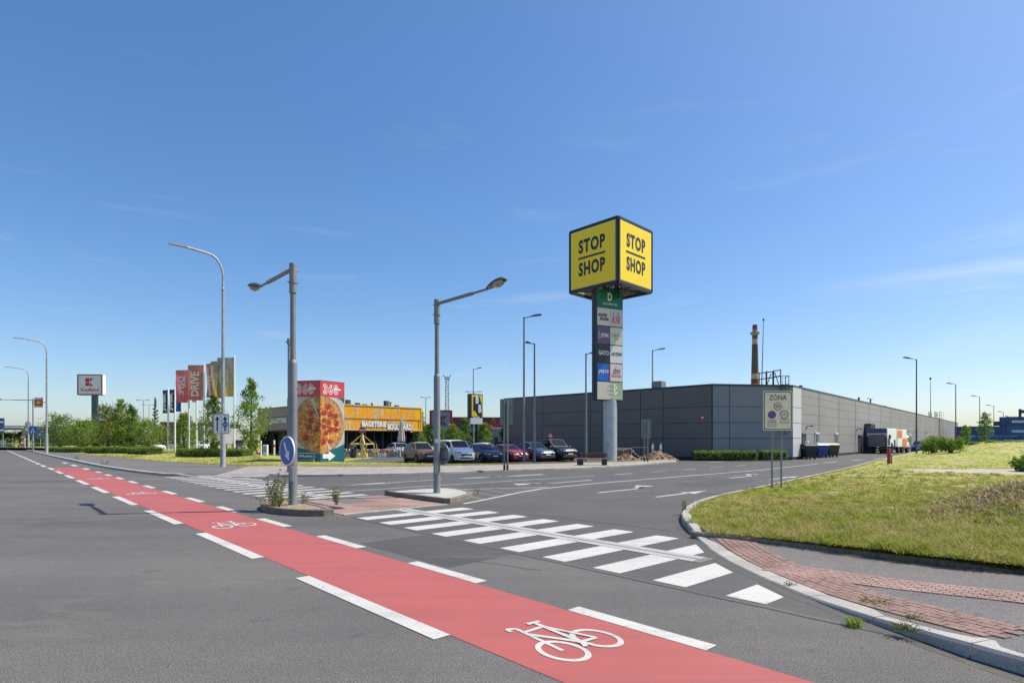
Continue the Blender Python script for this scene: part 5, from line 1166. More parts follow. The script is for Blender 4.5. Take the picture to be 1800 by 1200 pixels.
o = thing('billboard', 'grey billboard with a faint red letter block between red posts', 'billboard', at(776, 100)); F = Fr((-1.75, 0, 0), (1, 0, 0), (0, 0, 1))
mb = MB(); F.slab(mb, 0, 2.4, 3.3, 6.7, -.3, 0, 0); bx = mb.build('panel', M('billboard_grey', (.33, .33, .36), .5), o); mb = MB(); klogo(F, mb, 1.2, 4.3, 1.6, 0); F.text(mb, 'Kaufland', .5, 3.1, 2.3, .55, .012, 1, .02); mb.build('emblem', [M('faint_red', (.22, .05, .07), .5), M('faint_ink', (.12, .11, .13), .5)], bx)
for x in (-.35, 3.3): mb = MB(); F.slab(mb, x, 0, x + .35, 6.9, -.35, .08); mb.build('post', KR, o)
mb = MB(); F.slab(mb, 0, 6.7, 3.3, 6.95, -.35, .08); mb.build('top_beam', KR, o)

# ------------------------------------------------------------------ flags
def flag(px, pyb, ptop, label, fw=None, fb=None, draw=None, mat=None, fold=.15, dirx=-1, yaw=0.0, ft=None):
    b = P(px, pyb, .3); k = b.y / 1000; h = (pyb - ptop) * k; o = thing('flagpole', label, 'flag', b, 0, 'flags on white poles by the verge')
    mb = MB(); mb.lathe([(.11, 0), (.10, h * .5), (.075, h)], n=10); mb.ell((0, 0, h + .05), (.09, .09, .09)); mb.build('pole', WHITE, o)
    mb = MB(); mb.tube([(0, 0, h - .12), (dirx * fw * k * math.cos(yaw), fw * k * math.sin(yaw), h - .12)], .035, 6); mb.build('flag_arm', GALV, o)
    Wd = fw * k; z1 = h - .15; z0 = (pyb - fb) * k
    ca, sa = math.cos(yaw), math.sin(yaw)
    def disp(a, b_):
        t = 1 - b_ / (z1 - z0); return Vector((fold * .6 * t * math.sin(a * 1.7 + b_ * .8) * .4, fold * (math.sin(a * 3.4 / Wd * 1.6 + b_ * .9) * (.25 + t)), -.10 * t * (a / Wd) * fold * 4))
    # a runs along the cloth from the viewer's left
    F = Fr((dirx * .08 * ca + (-Wd * ca if dirx < 0 else 0), (Wd * sa if dirx < 0 else 0), z0), (ca, -sa if dirx < 0 else sa, 0), (0, 0, 1), disp)
    mb = MB(); na, nb = 12, 22; vs = [F(Wd * i / na, (z1 - z0) * j / nb, 0) for i in range(na + 1) for j in range(nb + 1)]
    mb.add(vs, [(i * (nb + 1) + j, (i + 1) * (nb + 1) + j, (i + 1) * (nb + 1) + j + 1, i * (nb + 1) + j + 1) for i in range(na) for j in range(nb)], 0, True)
    cl = mb.build('flag', mat, o)
    if draw: mb = MB(); ms = draw(F, mb, Wd, z1 - z0); mb.build('lettering', ms, cl)
def vtext(F, mb, st, x0, y0, w, h, d, mi, bold=.02):
    vs, fs, bb = text2d(st, bold, 0); sx, sy = h / (bb[2] - bb[0]), w / (bb[3] - bb[1])
    mb.add([F(x0 + w - (p[1] - bb[1]) * sy, y0 + (p[0] - bb[0]) * sx, d) for p in vs], fs, mi)
def clothmat(name, col, col2=None):
    m, t, b = newmat(name); c = t.nodes.new('ShaderNodeTexCoord'); s_ = t.nodes.new('ShaderNodeSeparateXYZ'); t.links.new(c.outputs['Generated'], s_.inputs[0]); n = noise(t, coords(t), 2.5, 3)
    cc_ = ramp(t, s_.outputs['Z'], [(.05, col), (.95, col2 or col)]); cc_ = mix(t, .4, cc_, ramp(t, n, [(.3, (.8, .8, .8)), (.7, (1.15, 1.15, 1.15))]), 'MULTIPLY'); t.links.new(cc_, b.inputs['Base Color']); b.inputs['Roughness'].default_value = .85
    tr = t.nodes.new('ShaderNodeBsdfTranslucent'); t.links.new(cc_, tr.inputs[0]); ms = t.nodes.new('ShaderNodeMixShader'); ms.inputs[0].default_value = .5; t.links.new(b.outputs[0], ms.inputs[1]); t.links.new(tr.outputs[0], ms.inputs[2]); t.links.new(ms.outputs[0], t.nodes['Material Output'].inputs[0]); return m
NAVYC = clothmat('navy_cloth', (.035, .06, .11)); REDC2 = clothmat('red_cloth', (.72, .17, .17), (.68, .2, .21)); ORC = clothmat('brick_cloth', (.62, .20, .13), (.50, .22, .18)); PURC = clothmat('plum_cloth', (.32, .2, .23), (.45, .22, .19)); GOLDC = clothmat('gold_cloth', (.55, .36, .08), (.36, .32, .22)); GREYC = clothmat('grey_gold_cloth', (.58, .42, .12), (.36, .35, .33)); BLUC = clothmat('blue_cloth', (.03, .09, .32))
jd = lambda F, mb, w, h: (vtext(F, mb, 'JYSK', w * .12, h * .07, w * .76, h * .86, .07, 0, .075), [WHITE])[-1]
flag(295.5, 794, 684, 'leftmost narrow navy flag with white letters', 8.5, 726, jd, NAVYC, .05)
flag(307.5, 794.5, 683, 'second narrow navy flag with white letters, beside the red one', 8.5, 725, jd, NAVYC, .10)
flag(319, 792.6, 664, 'flagpole with a plain blue flag mostly behind the red one', 9, 723, None, BLUC, .08)
flag(332, 794, 649, 'bright red flag with white looping numerals', 22, 707, lambda F, mb, w, h: (vtext(F, mb, '360', w * .22, h * .22, w * .5, h * .6, .09, 0, .0), vtext(F, mb, 'pizza', w * .68, h * .5, w * .16, h * .36, .09, 0, .03), [WHITE])[-1], REDC2, .14)
flag(345.5, 794, 655, 'flagpole whose red flag hides behind the brick coloured one', 13, 706, None, REDC2, .12, yaw=.6)
flag(358.5, 794.5, 640, 'brick coloured flag with large pale letters', 27, 703, lambda F, mb, w, h: (vtext(F, mb, 'DRIVE', w * .18, h * .12, w * .58, h * .7, .09, 0, .02), [M('flag_pale_ink', (.86, .74, .66), .8)])[-1], ORC, .12)
flag(377, 794.5, 637, 'folded plum flag with pale letters right of the brick one', 17, 698, lambda F, mb, w, h: (vtext(F, mb, 'DRIVE', w * .25, h * .08, w * .5, h * .6, .12, 0, .02), [M('flag_pale_ink', (.86, .74, .66), .8)])[-1], PURC, .22, yaw=.3)
bd = lambda F, mb, w, h: (vtext(F, mb, 'BAGETERIE', w * .2, h * .2, w * .24, h * .5, .2, 0, .03), vtext(F, mb, 'BOULEVARD', w * .5, h * .2, w * .24, h * .5, .2, 0, .03), [M('flag_dull_ink', (.62, .55, .44), .8)])[-1]
flag(391.5, 795, 633, 'drooping gold flag partly behind the curved lamp', 23, 699, bd, GOLDC, .26, yaw=.2)
flag(412, 795, 627, 'rightmost tall flag, grey fading to gold', 29, 696.5, bd, GREYC, .10)
# ------------------------------------------------------------------ vehicles
def carpaint(name, col, met=.3): 
    return M(name, col, .35, met * .5, .05, 2, coat=.35)
RIM = M('alloy_rim', (.42, .43, .45), .3, .7); LAMPG = glass_mat('headlight_glass', (.5, .52, .55), .05); PLATE = SIGNW; TRIM = M('black_plastic', (.022, .022, .024), .6); TAIL = M('tail_red', (.35, .01, .012), .25)
def make_car(name, label, cat, loc, rz, col, L_=4.3, Wd=1.8, Ht=1.55, belt=.95, hood=.98, a0=1.0, a1=.35, c1=-1.45, c0=-1.95, nose_h=.72, tail_h=1.0, wr=.33, wb=2.6, sill=.24, clad=False, roof2=None, group=None, grille=True, rails=False, z_front_bumper=.5):
    o = thing(name, label, cat, loc, rz, group); pm = col
    xw = (wb / 2 + .02, -wb / 2 + .02); hw = Wd / 2
    prof = [(-L_ / 2, tail_h - .12), (-L_ / 2 + .12, tail_h), (c0, max(tail_h, belt + .03)), (a0 - .1, belt + .06), (a0 + .05, hood + .02), (lerp(a0, L_ / 2, .55), hood - .05), (L_ / 2 - .28, lerp(hood, nose_h, .45)), (L_ / 2 - .08, nose_h), (L_ / 2, nose_h - .12)]
    xs = sorted(set(list(np.linspace(-L_ / 2, L_ / 2, 60)) + [x + s_ * wr * 1.14 for x in xw for s_ in (-1, 1)]))
    def hwid(x):
        t = abs(x) / (L_ / 2); return hw * (1 - .20 * max(0, (t - .55) / .45) ** 2.4)
    mb = MB(); rows = []; 
    for x in xs:
        zt = itp(x, prof); zb = sill; w = hwid(x); ra = wr * 1.14
        if x > L_ / 2 - .15 or x < -L_ / 2 + .15: zb = sill + .06
        for c in xw:
            if abs(x - c) < ra: zb = max(zb, wr + math.sqrt(max(0, ra * ra - (x - c) ** 2)) - .0)
        zb = min(zb, zt - .12); h = zt - zb
        half = [(.0, sill + .02), (w * .80, min(zb, sill + .02)), (w * .985, zb), (w, zb + .3 * h), (w * 1.0, zb + .62 * h), (w * .965, zb + .86 * h), (w * .87, zt), (w * .5, zt + .03), (0, zt + .04)]
        ring = half + [(-y, z) for y, z in half[-2:0:-1]]; rows.append([(x, y, z) for y, z in ring])
    n = len(rows[0]); vs = [p for r in rows for p in r]
    mb.add(vs, [[i * n + k, i * n + (k + 1) % n, (i + 1) * n + (k + 1) % n, (i + 1) * n + k][::-1] for i in range(len(rows) - 1) for k in range(n)], 0, True)
    mb.add(rows[0], [list(range(n))], 0); mb.add(rows[-1], [list(range(n))[::-1]], 0)
    # cabin shell
    wbs, wrf = hw * .865, hw * (.70 if Ht < 1.75 else .78); zb = belt - .02; mid = (a1 + c1) / 2
    def cab(x0, x1, z0, z1, w0, w1): pass
    kk = [(a0, hood, wbs), (a1, Ht - .05, wrf), (mid, Ht, wrf * 1.01), (c1, Ht - .06 if roof2 is None else roof2, wrf * .98), (c0, tail_h + .0, wbs * .97)]
    T = [Vector((x, 0, z)) for x, z, w in kk]
    base_x = [a0 + .05, lerp(a0, c0, .35), mid, lerp(a0, c0, .7), c0 - .05]
    base_x = [a0, a1, mid, c1, c0]
    vs = []
    for (x, z, w), bx in zip(kk, base_x):
        wb_ = wbs * (1 - .04 * (abs(bx) > 1.2)); vs += [(bx, -wb_, zb), (x, -w, z - .03 if z > belt + .2 else z), (x, -w * .9, z), (x, w * .9, z), (x, w, z - .03 if z > belt + .2 else z), (bx, wb_, zb)]
    fs = []
    for i in range(4):
        for k in range(5): fs.append([i * 6 + k, (i + 1) * 6 + k, (i + 1) * 6 + k + 1, i * 6 + k + 1][::-1])
    mb.add(vs, fs, 0, False)
    body = mb.build('body', pm, o, angle=35)
    # glass laid just proud of the cabin shell
    def pane(nm, c4, ins, mat=GLASS, push=.012, par=o):
        c4 = [Vector(c) for c in c4]; cen = sum(c4, Vector()) / 4; nr = (c4[1] - c4[0]).cross(c4[3] - c4[0]).normalized()
        if nr.dot(cen - Vector((mid, 0, belt * .8))) < 0: nr = -nr
        q = [cen + (c - cen) * ins + nr * push for c in c4]; b_ = [p - nr * .03 for p in q]; m2 = MB(); m2.add(q + b_, [(0, 1, 2, 3), (0, 4, 5, 1), (1, 5, 6, 2), (2, 6, 7, 3), (3, 7, 4, 0)], 0); return m2.build(nm, mat, par)
    Vv = lambda i, k: Vector(vs[i * 6 + k])
    pane('windscreen', [(a0 - .02, -wbs * .97, hood + .0), (a0 - .02, wbs * .97, hood + .0), (a1, wrf * .95, Ht - .06), (a1, -wrf * .95, Ht - .06)], .93)
    pane('rear_window', [(c0, -wbs * .9, max(tail_h, belt) + .05), (c0, wbs * .9, max(tail_h, belt) + .05), (c1, wrf * .9, (roof2 or Ht - .06)), (c1, -wrf * .9, (roof2 or Ht - .06))], .86)
    for s_ in (-1, 1):
        k0, k1 = (0, 1) if s_ < 0 else (5, 4)
        def sidept(x, t):        # point on the side of the cabin
            pts_b = [(vs[i * 6 + k0][0], vs[i * 6 + k0]) for i in range(5)]; pts_t = [(vs[i * 6 + k1][0], vs[i * 6 + k1]) for i in range(5)]
            f = lambda P_: Vector((x, itp(x, sorted((p[0], p[1][1]) for p in P_)), itp(x, sorted((p[0], p[1][2]) for p in P_))))
            return f(pts_b).lerp(f(pts_t), t)
        bpil = lerp(a0, c0, .46)
        w_lo, w_hi = .13, .90
        pane('side_window', [sidept(a0 - .28, w_lo), sidept(bpil + .05, w_lo), sidept(bpil + .05, w_hi), sidept(a1 + .02, w_hi)], .98)
        pane('side_window', [sidept(bpil - .05, w_lo), sidept(c0 + .32, w_lo + .06), sidept(c1 - .02, w_hi), sidept(bpil - .05, w_hi)], .98)
        # door seams, handle, mirror
        m2 = MB(); m2.box((a0 - .18, s_ * (hw + .09), belt + .06), (.13, .2, .14), bev=.04); m2.build('mirror', pm, o)
        for x in (bpil + .2, bpil - .62): m2 = MB(); m2.box((x, s_ * (hw * .985 + .012), belt - .16), (.16, .03, .03)); m2.build('door_handle', pm, o)
        # lights
        m2 = MB(); zf = lerp(nose_h, hood, .25) - .1; x1 = L_ / 2 - .05
        p = [(L_ / 2 - .03, s_ * hwid(L_ / 2) * .56, zf + .07), (L_ / 2 - .06, s_ * hwid(L_ / 2 - .03) * .86, zf + .08), (L_ / 2 - .46, s_ * hwid(L_ / 2 - .46) * 1.0, zf + .12), (L_ / 2 - .30, s_ * hwid(L_ / 2 - .3) * 1.01, zf - .02), (L_ / 2 - .02, s_ * hwid(L_ / 2) * .93, zf - .07), (L_ / 2 + .0, s_ * hwid(L_ / 2) * .6, zf - .05)]
        cen = sum((Vector(q) for q in p), Vector()) / 6; off = Vector((.018, s_ * .012, .012)); pts_ = [Vector(q) + off for q in p]
        m2.add(pts_ + [cen + off * 1.5 + Vector((.02, s_ * .02, 0))], [(i, (i + 1) % 6, 6) for i in range(6)]); m2.build('headlight', LAMPG, o)
        m2 = MB(); m2.box((-L_ / 2 + .04, s_ * hw * .68, tail_h - .2), (.12, .26, .2), bev=.03); m2.build('tail_light', TAIL, o)
    if grille:
        m2 = MB(); m2.box((L_ / 2 - .005, 0, nose_h - .19), (.05, Wd * .52, .15), bev=.02); m2.build('grille', TRIM, o)
    m2 = MB(); m2.box((L_ / 2 - .02, 0, sill + .16), (.08, Wd * .66, .14), bev=.03); m2.build('air_intake', TRIM, o)
    m2 = MB(); m2.box((L_ / 2 + .02, 0, sill + .30), (.03, .5, .11)); m2.build('number_plate', PLATE, o)
    if clad:
        m2 = MB()
        for s_ in (-1, 1): m2.box((0, s_ * hw * .99, sill + .05), (wb - wr * 2.4, .05, .16), bev=.02)
        m2.box((L_ / 2 - .03, 0, sill + .05), (.10, Wd * .8, .16), bev=.03); m2.build('cladding', TRIM, o)
    if rails:
        m2 = MB()
        for s_ in (-1, 1): m2.tube([(a1 - .15, s_ * wrf * .9, Ht - .03), (mid, s_ * wrf * .92, Ht + .06), (c1 + .1, s_ * wrf * .9, Ht - .02)], .02, 6)
        m2.build('roof_rail', CHAR, o)
    # dark wheel housings and wheels
    for x in xw:
        for s_ in (-1, 1):
            yc = s_ * (hw - .11); m2 = MB()
            m2.lathe([(wr * .62, -.10), (wr * .9, -.105), (wr, -.07), (wr, .07), (wr * .9, .105), (wr * .62, .10)], (x, yc, wr), 24, 0, 'y'); w_ = m2.build('wheel', RUBBER, o)
            m2 = MB(); m2.lathe([(.001, s_ * .06), (wr * .16, s_ * .085), (wr * .2, s_ * .06), (wr * .58, s_ * .09), (wr * .66, s_ * .10), (wr * .66, s_ * .02)], (x, yc, wr), 20, 1, 'y')
            for q in range(5):
                t = 2 * math.pi * q / 5 + .3; m2.beam((x + .05 * math.cos(t), yc + s_ * .085, wr + .05 * math.sin(t)), (x + wr * .6 * math.cos(t), yc + s_ * .10, wr + wr * .6 * math.sin(t)), .02, .075, 0)
            m2.build('rim', [RIM, TRIM], w_)
    m2 = MB()
    for x in xw: m2.box((x, 0, wr * 1.05), (wr * 2.1, Wd * .78, wr * 1.7))
    m2.box((0, 0, sill + .02), (L_ * .9, Wd * .8, .1)); m2.build('underbody', TRIM, o)
    return o
yaw = math.atan2(-.86, .51)
def park(px_right, y, L_, Wd):      # centre of a car whose nose corner shows at px_right
    ext = L_ / 2 * .51 + Wd / 2 * .86 - .18; x = (px_right - 900) / 1000 * (y - .5) - ext; return (x, y + L_ / 2 * .86 * .55, .02)
GRP = 'cars parked in the front row'
make_car('parked_car', 'small brown crossover parked at the left end of the front row', 'car', park(770, 46.2, 4.25, 1.78), yaw, carpaint('paint_brown', (.19, .085, .045), .4), 4.25, 1.78, 1.64, 1.02, 1.05, .95, .25, -1.45, -1.98, .86, 1.08, .35, 2.55, .27, True, 1.52, GRP)
make_car('parked_van', 'white compact delivery van with slanted windscreen and black grille', 'van', park(834, 46.4, 4.42, 1.84), yaw, M('paint_white', (.80, .79, .77), .4, 0, .03, 2, coat=.2), 4.42, 1.84, 1.84, 1.05, 1.12, 1.35, .55, -2.0, -2.18, .84, 1.1, .33, 2.66, .24, False, 1.80, GRP, rails=False)
make_car('parked_car', 'dark navy hatchback parked between the white van and the red car', 'car', park(884, 47.6, 4.4, 1.8), yaw, carpaint('paint_navy', (.012, .028, .085), .4), 4.4, 1.8, 1.5, .93, .95, 1.0, .2, -1.35, -2.0, .72, .98, .33, 2.65, .22, False, 1.4, GRP)
make_car('parked_car', 'dark red saloon parked behind the two sign posts', 'car', park(929, 48.6, 4.5, 1.82), yaw, carpaint('paint_red', (.30, .012, .025), .2), 4.5, 1.82, 1.47, .92, .93, 1.0, .15, -1.2, -2.05, .70, .97, .33, 2.7, .21, False, 1.38, GRP)
make_car('parked_car', 'slate blue crossover parked behind the slim lamps', 'car', park(976, 49.4, 4.52, 1.87), yaw, carpaint('paint_slate', (.05, .085, .135), .5), 4.52, 1.87, 1.66, 1.05, 1.04, 1.0, .2, -1.4, -2.1, .82, 1.1, .36, 2.68, .28, True, 1.52, GRP)
make_car('parked_car', 'big black off roader at the right end of the front row', 'car', park(1015, 50.0, 4.8, 1.9), yaw, carpaint('paint_black', (.014, .015, .018), .3), 4.8, 1.9, 1.95, 1.18, 1.18, 1.05, .2, -1.95, -2.3, .98, 1.2, .39, 2.8, .33, True, 1.82, GRP, rails=True)
GRP2 = 'cars parked further back'
def back_car(px, y, label, col, ang=yaw, H=1.52, L_=4.35, **kw): return make_car('parked_car', label, 'car', (at(px, y).x, y, 0), ang, col, L_, 1.8, H, .95, .98, 1.0, .25, -1.4, -2.0, .76, 1.0, .33, 2.6, .23, False, H - .1, GRP2, **kw)
PW2 = M('paint_white', (.80, .79, .77), .4, 0, .03, 2, coat=.2); PSIL = carpaint('paint_silver', (.40, .43, .46), .6); PDK = carpaint('paint_dark', (.02, .025, .035), .3); PBL = carpaint('paint_blue', (.015, .05, .22), .3)
back_car(702, 63, 'silver car whose roof shows behind the closed parasol', PSIL); back_car(742, 64, 'pale silver car behind the brown crossover', PSIL, H=1.6)
back_car(789, 66, 'light car half hidden by the round sign and the white van', PSIL, H=1.75); back_car(818, 70, 'dark car just behind the roof of the white van', PDK, H=1.65)
back_car(856, 66, 'white estate car seen over the navy hatchback', PW2, R(-20), H=1.5); back_car(893, 70, 'blue car between the sign posts and the warehouse end', PBL, H=1.7)
back_car(264, 88, 'white car showing under the left trees', PW2, R(-10)); back_car(310, 96, 'white car behind the narrow flagpoles', PW2, R(-20)); back_car(350, 93, 'white car behind the flagpoles right of the small tree', PW2, R(-15)); back_car(419, 92, 'black car beyond the rightmost flagpole', PDK, yaw, H=1.75)
back_car(1616, 88, 'dark blue car half hidden by the bushes near the wall', PBL, math.atan2(-.742, -.67), H=1.6)
# box lorry at the loading side of the warehouse
td = Vector((.76, .65, 0)).normalized(); tr_ = math.atan2(td.y, td.x); tp = Vector((47.6, 74.2, 0))
lo = thing('lorry', 'white box lorry with orange squares, its tail lift and rear towards us', 'lorry', tp, tr_)
LW = 2.35; TW = M('lorry_white', (.78, .78, .77), .4, 0, .05, 1); TO = M('lorry_orange', (.72, .16, .015), .4, 0, .05)
mb = MB(); mb.box((1.85, 0, 2.1), (3.7, LW, 2.35), bev=.05); mb.build('front_box', TW, lo)
mb = MB(); mb.box((6.1, 0, 2.0), (4.0, LW, 2.35), bev=.05); bx = mb.build('cargo_box', TW, lo)
F = Fr((4.1, -LW / 2 - .012, .83), (1, 0, 0), (0, 0, 1)); mb = MB(); F.rect(mb, .12, 1.2, 1.95, 2.27, 0, 0); F.rect(mb, 2.05, .06, 3.9, 1.15, 0, 0); mb.build('orange_square', TO, bx)
mb = MB(); mb.box((-.06, 0, 1.7), (.12, LW * .82, 1.6), bev=.03)
for k in range(8): mb.box((-.14, 0, 1.0 + .2 * k), (.04, LW * .80, .12))
for k in range(6): mb.box((-.15, -LW * .4 + LW * .16 * k, 1.7), (.03, .05, 1.55))
mb.build('tail_lift', M('lift_grey', (.20, .21, .23), .5, .3, .2, 3), lo)
mb = MB(); mb.box((-.03, 0, 2.98), (.1, LW * .96, .62), bev=.02); mb.build('rear_header', M('lorry_navy', (.04, .10, .22), .4), lo)
mb = MB(); mb.box((-.1, 0, .42), (.14, LW * .98, .13))
for s_ in (-1, 1): mb.box((-.08, s_ * LW * .46, 1.25), (.14, .13, 2.0)); mb.box((-.1, s_ * LW * .47, .45), (.16, .14, .85))
mb.build('underrun_frame', CHAR, lo)
mb = MB(); mb.box((4.2, 0, .68), (8.6, .9, .22)); mb.box((4.1, 0, 1.7), (.5, LW * .7, 1.8)); mb.build('chassis', CHAR, lo)
mb = MB(); mb.box((8.9, 0, 1.5), (1.4, LW * .95, 1.8), bev=.15); cb = mb.build('cab', TW, lo); mb = MB(); mb.box((9.0, -LW * .476, 1.8), (.8, .03, .6)); mb.build('window', GLASS, cb)
for x in (1.9, 5.0, 6.6, 8.9):
    for s_ in (-1, 1):
        mb = MB(); mb.lathe([(.28, -.15), (.46, -.15), (.48, -.1), (.48, .1), (.46, .15), (.28, .15)], (x, s_ * (LW / 2 - .2), .48), 20, 0, 'y'); w_ = mb.build('wheel', RUBBER, lo); mb = MB(); mb.lathe([(.001, s_ * .06), (.27, s_ * .1), (.3, s_ * .12)], (x, s_ * (LW / 2 - .2), .48), 16, 0, 'y'); mb.build('rim', GALV, w_)
mb = MB(); mb.box((.6, -LW / 2 - .02, 1.55), (.8, .05, .9)); mb.build('side_window', GLASS, lo); mb = MB(); mb.box((.1, -LW / 2 - .25, 2.2), (.1, .25, .5), bev=.03); mb.build('mirror', CHAR, lo)
mb = MB(); mb.box((2.9, -LW / 2 - .02, 1.3), (.5, .06, 1.0)); mb.build('locker', CHAR, lo)

# ------------------------------------------------------------------ bins, hydrant, bench, soil heaps, barriers
def bin_(px, y, label, body, lid, open_=0.0, tilt=0):
    o = thing('wheeled_bin', label, 'bin', at(px, y), math.atan2(.742, .67) - R(35), 'large wheeled bins beside the warehouse wall'); mb = MB(); hh = 1.05
    lo_, hi = [(-.5, -.36), (.5, -.36), (.5, .36), (-.5, .36)], [(-.66, -.5), (.66, -.5), (.66, .5), (-.66, .5)]
    vs = [(x, y_, .2) for x, y_ in lo_] + [(x, y_, .2 + hh) for x, y_ in hi]; mb.add(vs, [(3, 2, 1, 0), (4, 5, 6, 7), (0, 1, 5, 4), (1, 2, 6, 5), (2, 3, 7, 6), (3, 0, 4, 7)]); mb.box((0, 0, .2 + hh), (1.40, 1.08, .07))
    for x in (-.35, 0, .35): mb.box((x, -.445, .75), (.05, .03, .8)); 
    mb.build('body', body, o)
    mb = MB(); n_ = 8; vs = []
    for i in range(n_ + 1):
        t = i / n_; y_ = lerp(-.53, .53, t); z = .2 + hh + .05 + .2 * math.sin(t * math.pi) + open_ * t; vs += [(-.68, y_, z), (.68, y_, z)]
    mb.add(vs, [(2 * i, 2 * i + 1, 2 * i + 3, 2 * i + 2) for i in range(n_)], 0, True); mb.add([vs[i] for i in range(0, 2 * n_ + 2, 2)] , [list(range(n_ + 1))[::-1]]); mb.add([vs[i] for i in range(1, 2 * n_ + 2, 2)], [list(range(n_ + 1))]); mb.build('lid', lid, o)
    for x in (-.45, .45):
        for y_ in (-.3, .3): mb = MB(); mb.lathe([(.05, -.03), (.1, -.03), (.1, .03), (.05, .03)], (x, y_, .1), 12, 0, 'y'); mb.build('wheel', RUBBER, o)
    for s_ in (-1, 1): mb = MB(); mb.tube([(s_ * .68, -.3, 1.1), (s_ * .78, -.3, 1.1), (s_ * .78, .3, 1.1), (s_ * .68, .3, 1.1)], .025, 6); mb.build('handle', GALV, o)
    return o
BINB = M('bin_black', (.018, .019, .02), .5, 0, .2); BINU = M('bin_blue', (.015, .075, .27), .4, 0, .12); BINY = M('bin_lid_yellow', (.38, .36, .16), .5)
bin_(1421, 54.3, 'black wheeled rubbish bin, leftmost of the group at the wall', BINB, BINB)
bin_(1442, 58.4, 'bright blue wheeled bin standing between two dark ones', BINU, BINU, .25)
bin_(1461, 60.2, 'dark wheeled bin with a yellowish lid, rightmost at the wall', M('bin_dark', (.05, .055, .055), .5), BINY)
o = thing('box', 'white box lying on the lid of the black bin', 'box', at(1419, 54.4) + Vector((0, 0, 1.48))); mb = MB(); mb.box((0, 0, .14), (.3, .28, .28), .4, bev=.015); mb.build('carton', SIGNW, o); mb = MB(); mb.box((0, 0, .285), (.3, .05, .012), .4); mb.build('tape', CONC, o)
hb = P(1562.5, 815.5, .16); u_, n_ = toUN(hb); hb.z = rise(max(u_, itp(n_, KAn) + .3), n_) - .05; hb.z = .12
o = thing('fire_hydrant', 'red pillar fire hydrant on the corner of the grass', 'hydrant', hb); mb = MB(); mb.lathe([(.16, 0), (.16, .06), (.115, .08), (.105, .62), (.14, .66), (.14, .78), (.10, .84), (.10, 1.0), (.13, 1.02), (.12, 1.08), (.05, 1.14), (.04, 1.2), (.001, 1.21)], n=20); mb.build('barrel', M('hydrant_red', (.42, .02, .025), .4, 0, .12), o)
for s_ in (-1, 1): mb = MB(); mb.lathe([(.05, .08 * s_), (.06, .19 * s_), (.045, .20 * s_), (.001, .2 * s_)], (0, 0, .72), 12, 0, 'x'); mb.build('outlet', GALV, o)
o = thing('marker_post', 'thin dark post standing right behind the red hydrant', 'post', hb + Vector((.35, .25, 0))); mb = MB(); mb.lathe([(.035, 0), (.035, 1.55), (.001, 1.57)], n=8); mb.build('post', CHAR, o); mb = MB(); mb.box((0, -.05, 1.4), (.14, .02, .22)); mb.build('plate', BLUE, o)
bb = P(1040, 817, .13); o = thing('bench', 'low wooden slatted bench on dark blocks by the pavement', 'bench', bb, R(-4)); WD = M('bench_wood', (.115, .065, .04), .6, 0, .25, 3)
for x in (-.8, .88): mb = MB(); mb.box((x, .0, .21), (.42 if x < 0 else .34, .5, .42), bev=.02); mb.build('leg', M('bench_block', (.035, .035, .04), .8, 0, .2), o)
mb = MB()
for k in range(4): mb.box((.05, -.18 + .12 * k, .45), (2.05, .10, .05), bev=.01)
mb.build('seat', M('bench_seat_wood', (.26, .18, .12), .55, 0, .25, 3), o); mb = MB()
for k in range(3): mb.box((.15, .28, .58 + .11 * k), (1.9, .04, .09), bev=.01)
mb.build('backrest', WD, o)
for x in (-.55, .85): mb = MB(); mb.beam((x, .30, .4), (x, .31, .86), .05); mb.build('back_support', CHAR, o)
def heap(name, label, c, rx, ry, h, seed, mat):
    mb = MB(); n1, n2 = 40, 14; vs = []
    for j in range(n2 + 1):
        r = j / n2
        for i in range(n1):
            t = 2 * math.pi * i / n1; z = h * (1 - r) ** .85 * (1 + .35 * mnoise.noise(Vector((math.cos(t) * r * 2.2, math.sin(t) * r * 2.2, seed)))) ; j_ = 1 + .18 * mnoise.noise(Vector((math.cos(t) * 1.5, math.sin(t) * 1.5, seed + 5)))
            q = Vector((rx * r * j_ * math.cos(t), ry * r * j_ * math.sin(t), max(0, z) - .03)); q += Vector((0, 0, .14 * mnoise.noise(q * 2.6 + Vector((seed, 0, 0))) * (r < .95))); vs.append(q)
    mb.add(vs, [(j * n1 + i, j * n1 + (i + 1) % n1, (j + 1) * n1 + (i + 1) % n1, (j + 1) * n1 + i)[::-1] for j in range(n2) for i in range(n1)], 0, True)
    random.seed(seed)
    for k in range(260):
        t, r = random.uniform(0, 6.28), math.sqrt(random.random()) * 1.05; x, y = rx * r * math.cos(t), ry * r * math.sin(t); z = h * max(0, 1 - r) ** .85; s_ = random.uniform(.05, .17); mb.ell((x, y, z + s_ * .2), (s_, s_ * random.uniform(.6, 1), s_ * .7), 6, 4, random.choice((0, 0, 1)))
    o = mb.build(name, [mat, stone('clod_%d' % seed, (.36, .28, .21), 12, .4)], None, c); return tag(o, label, 'soil heap', 'heaps of dug soil by the sign tower')
SOIL2 = stone('dug_soil', (.24, .155, .10), 9, .55)
heap('soil_heap', 'larger heap of brown dug soil right of the two post sign board', at(1155, 50.5), 1.75, 1.3, .85, 3, SOIL2)
heap('soil_heap', 'lower heap of brown rubble between the tower column and barrier', at(1100, 49.6), 1.1, .9, .6, 9, SOIL2)
RWB = M('barrier_yellow', (.46, .29, .055), .6, 0, .2, 2); BRZ = M('barrier_brown', (.16, .09, .055), .7, 0, .2)
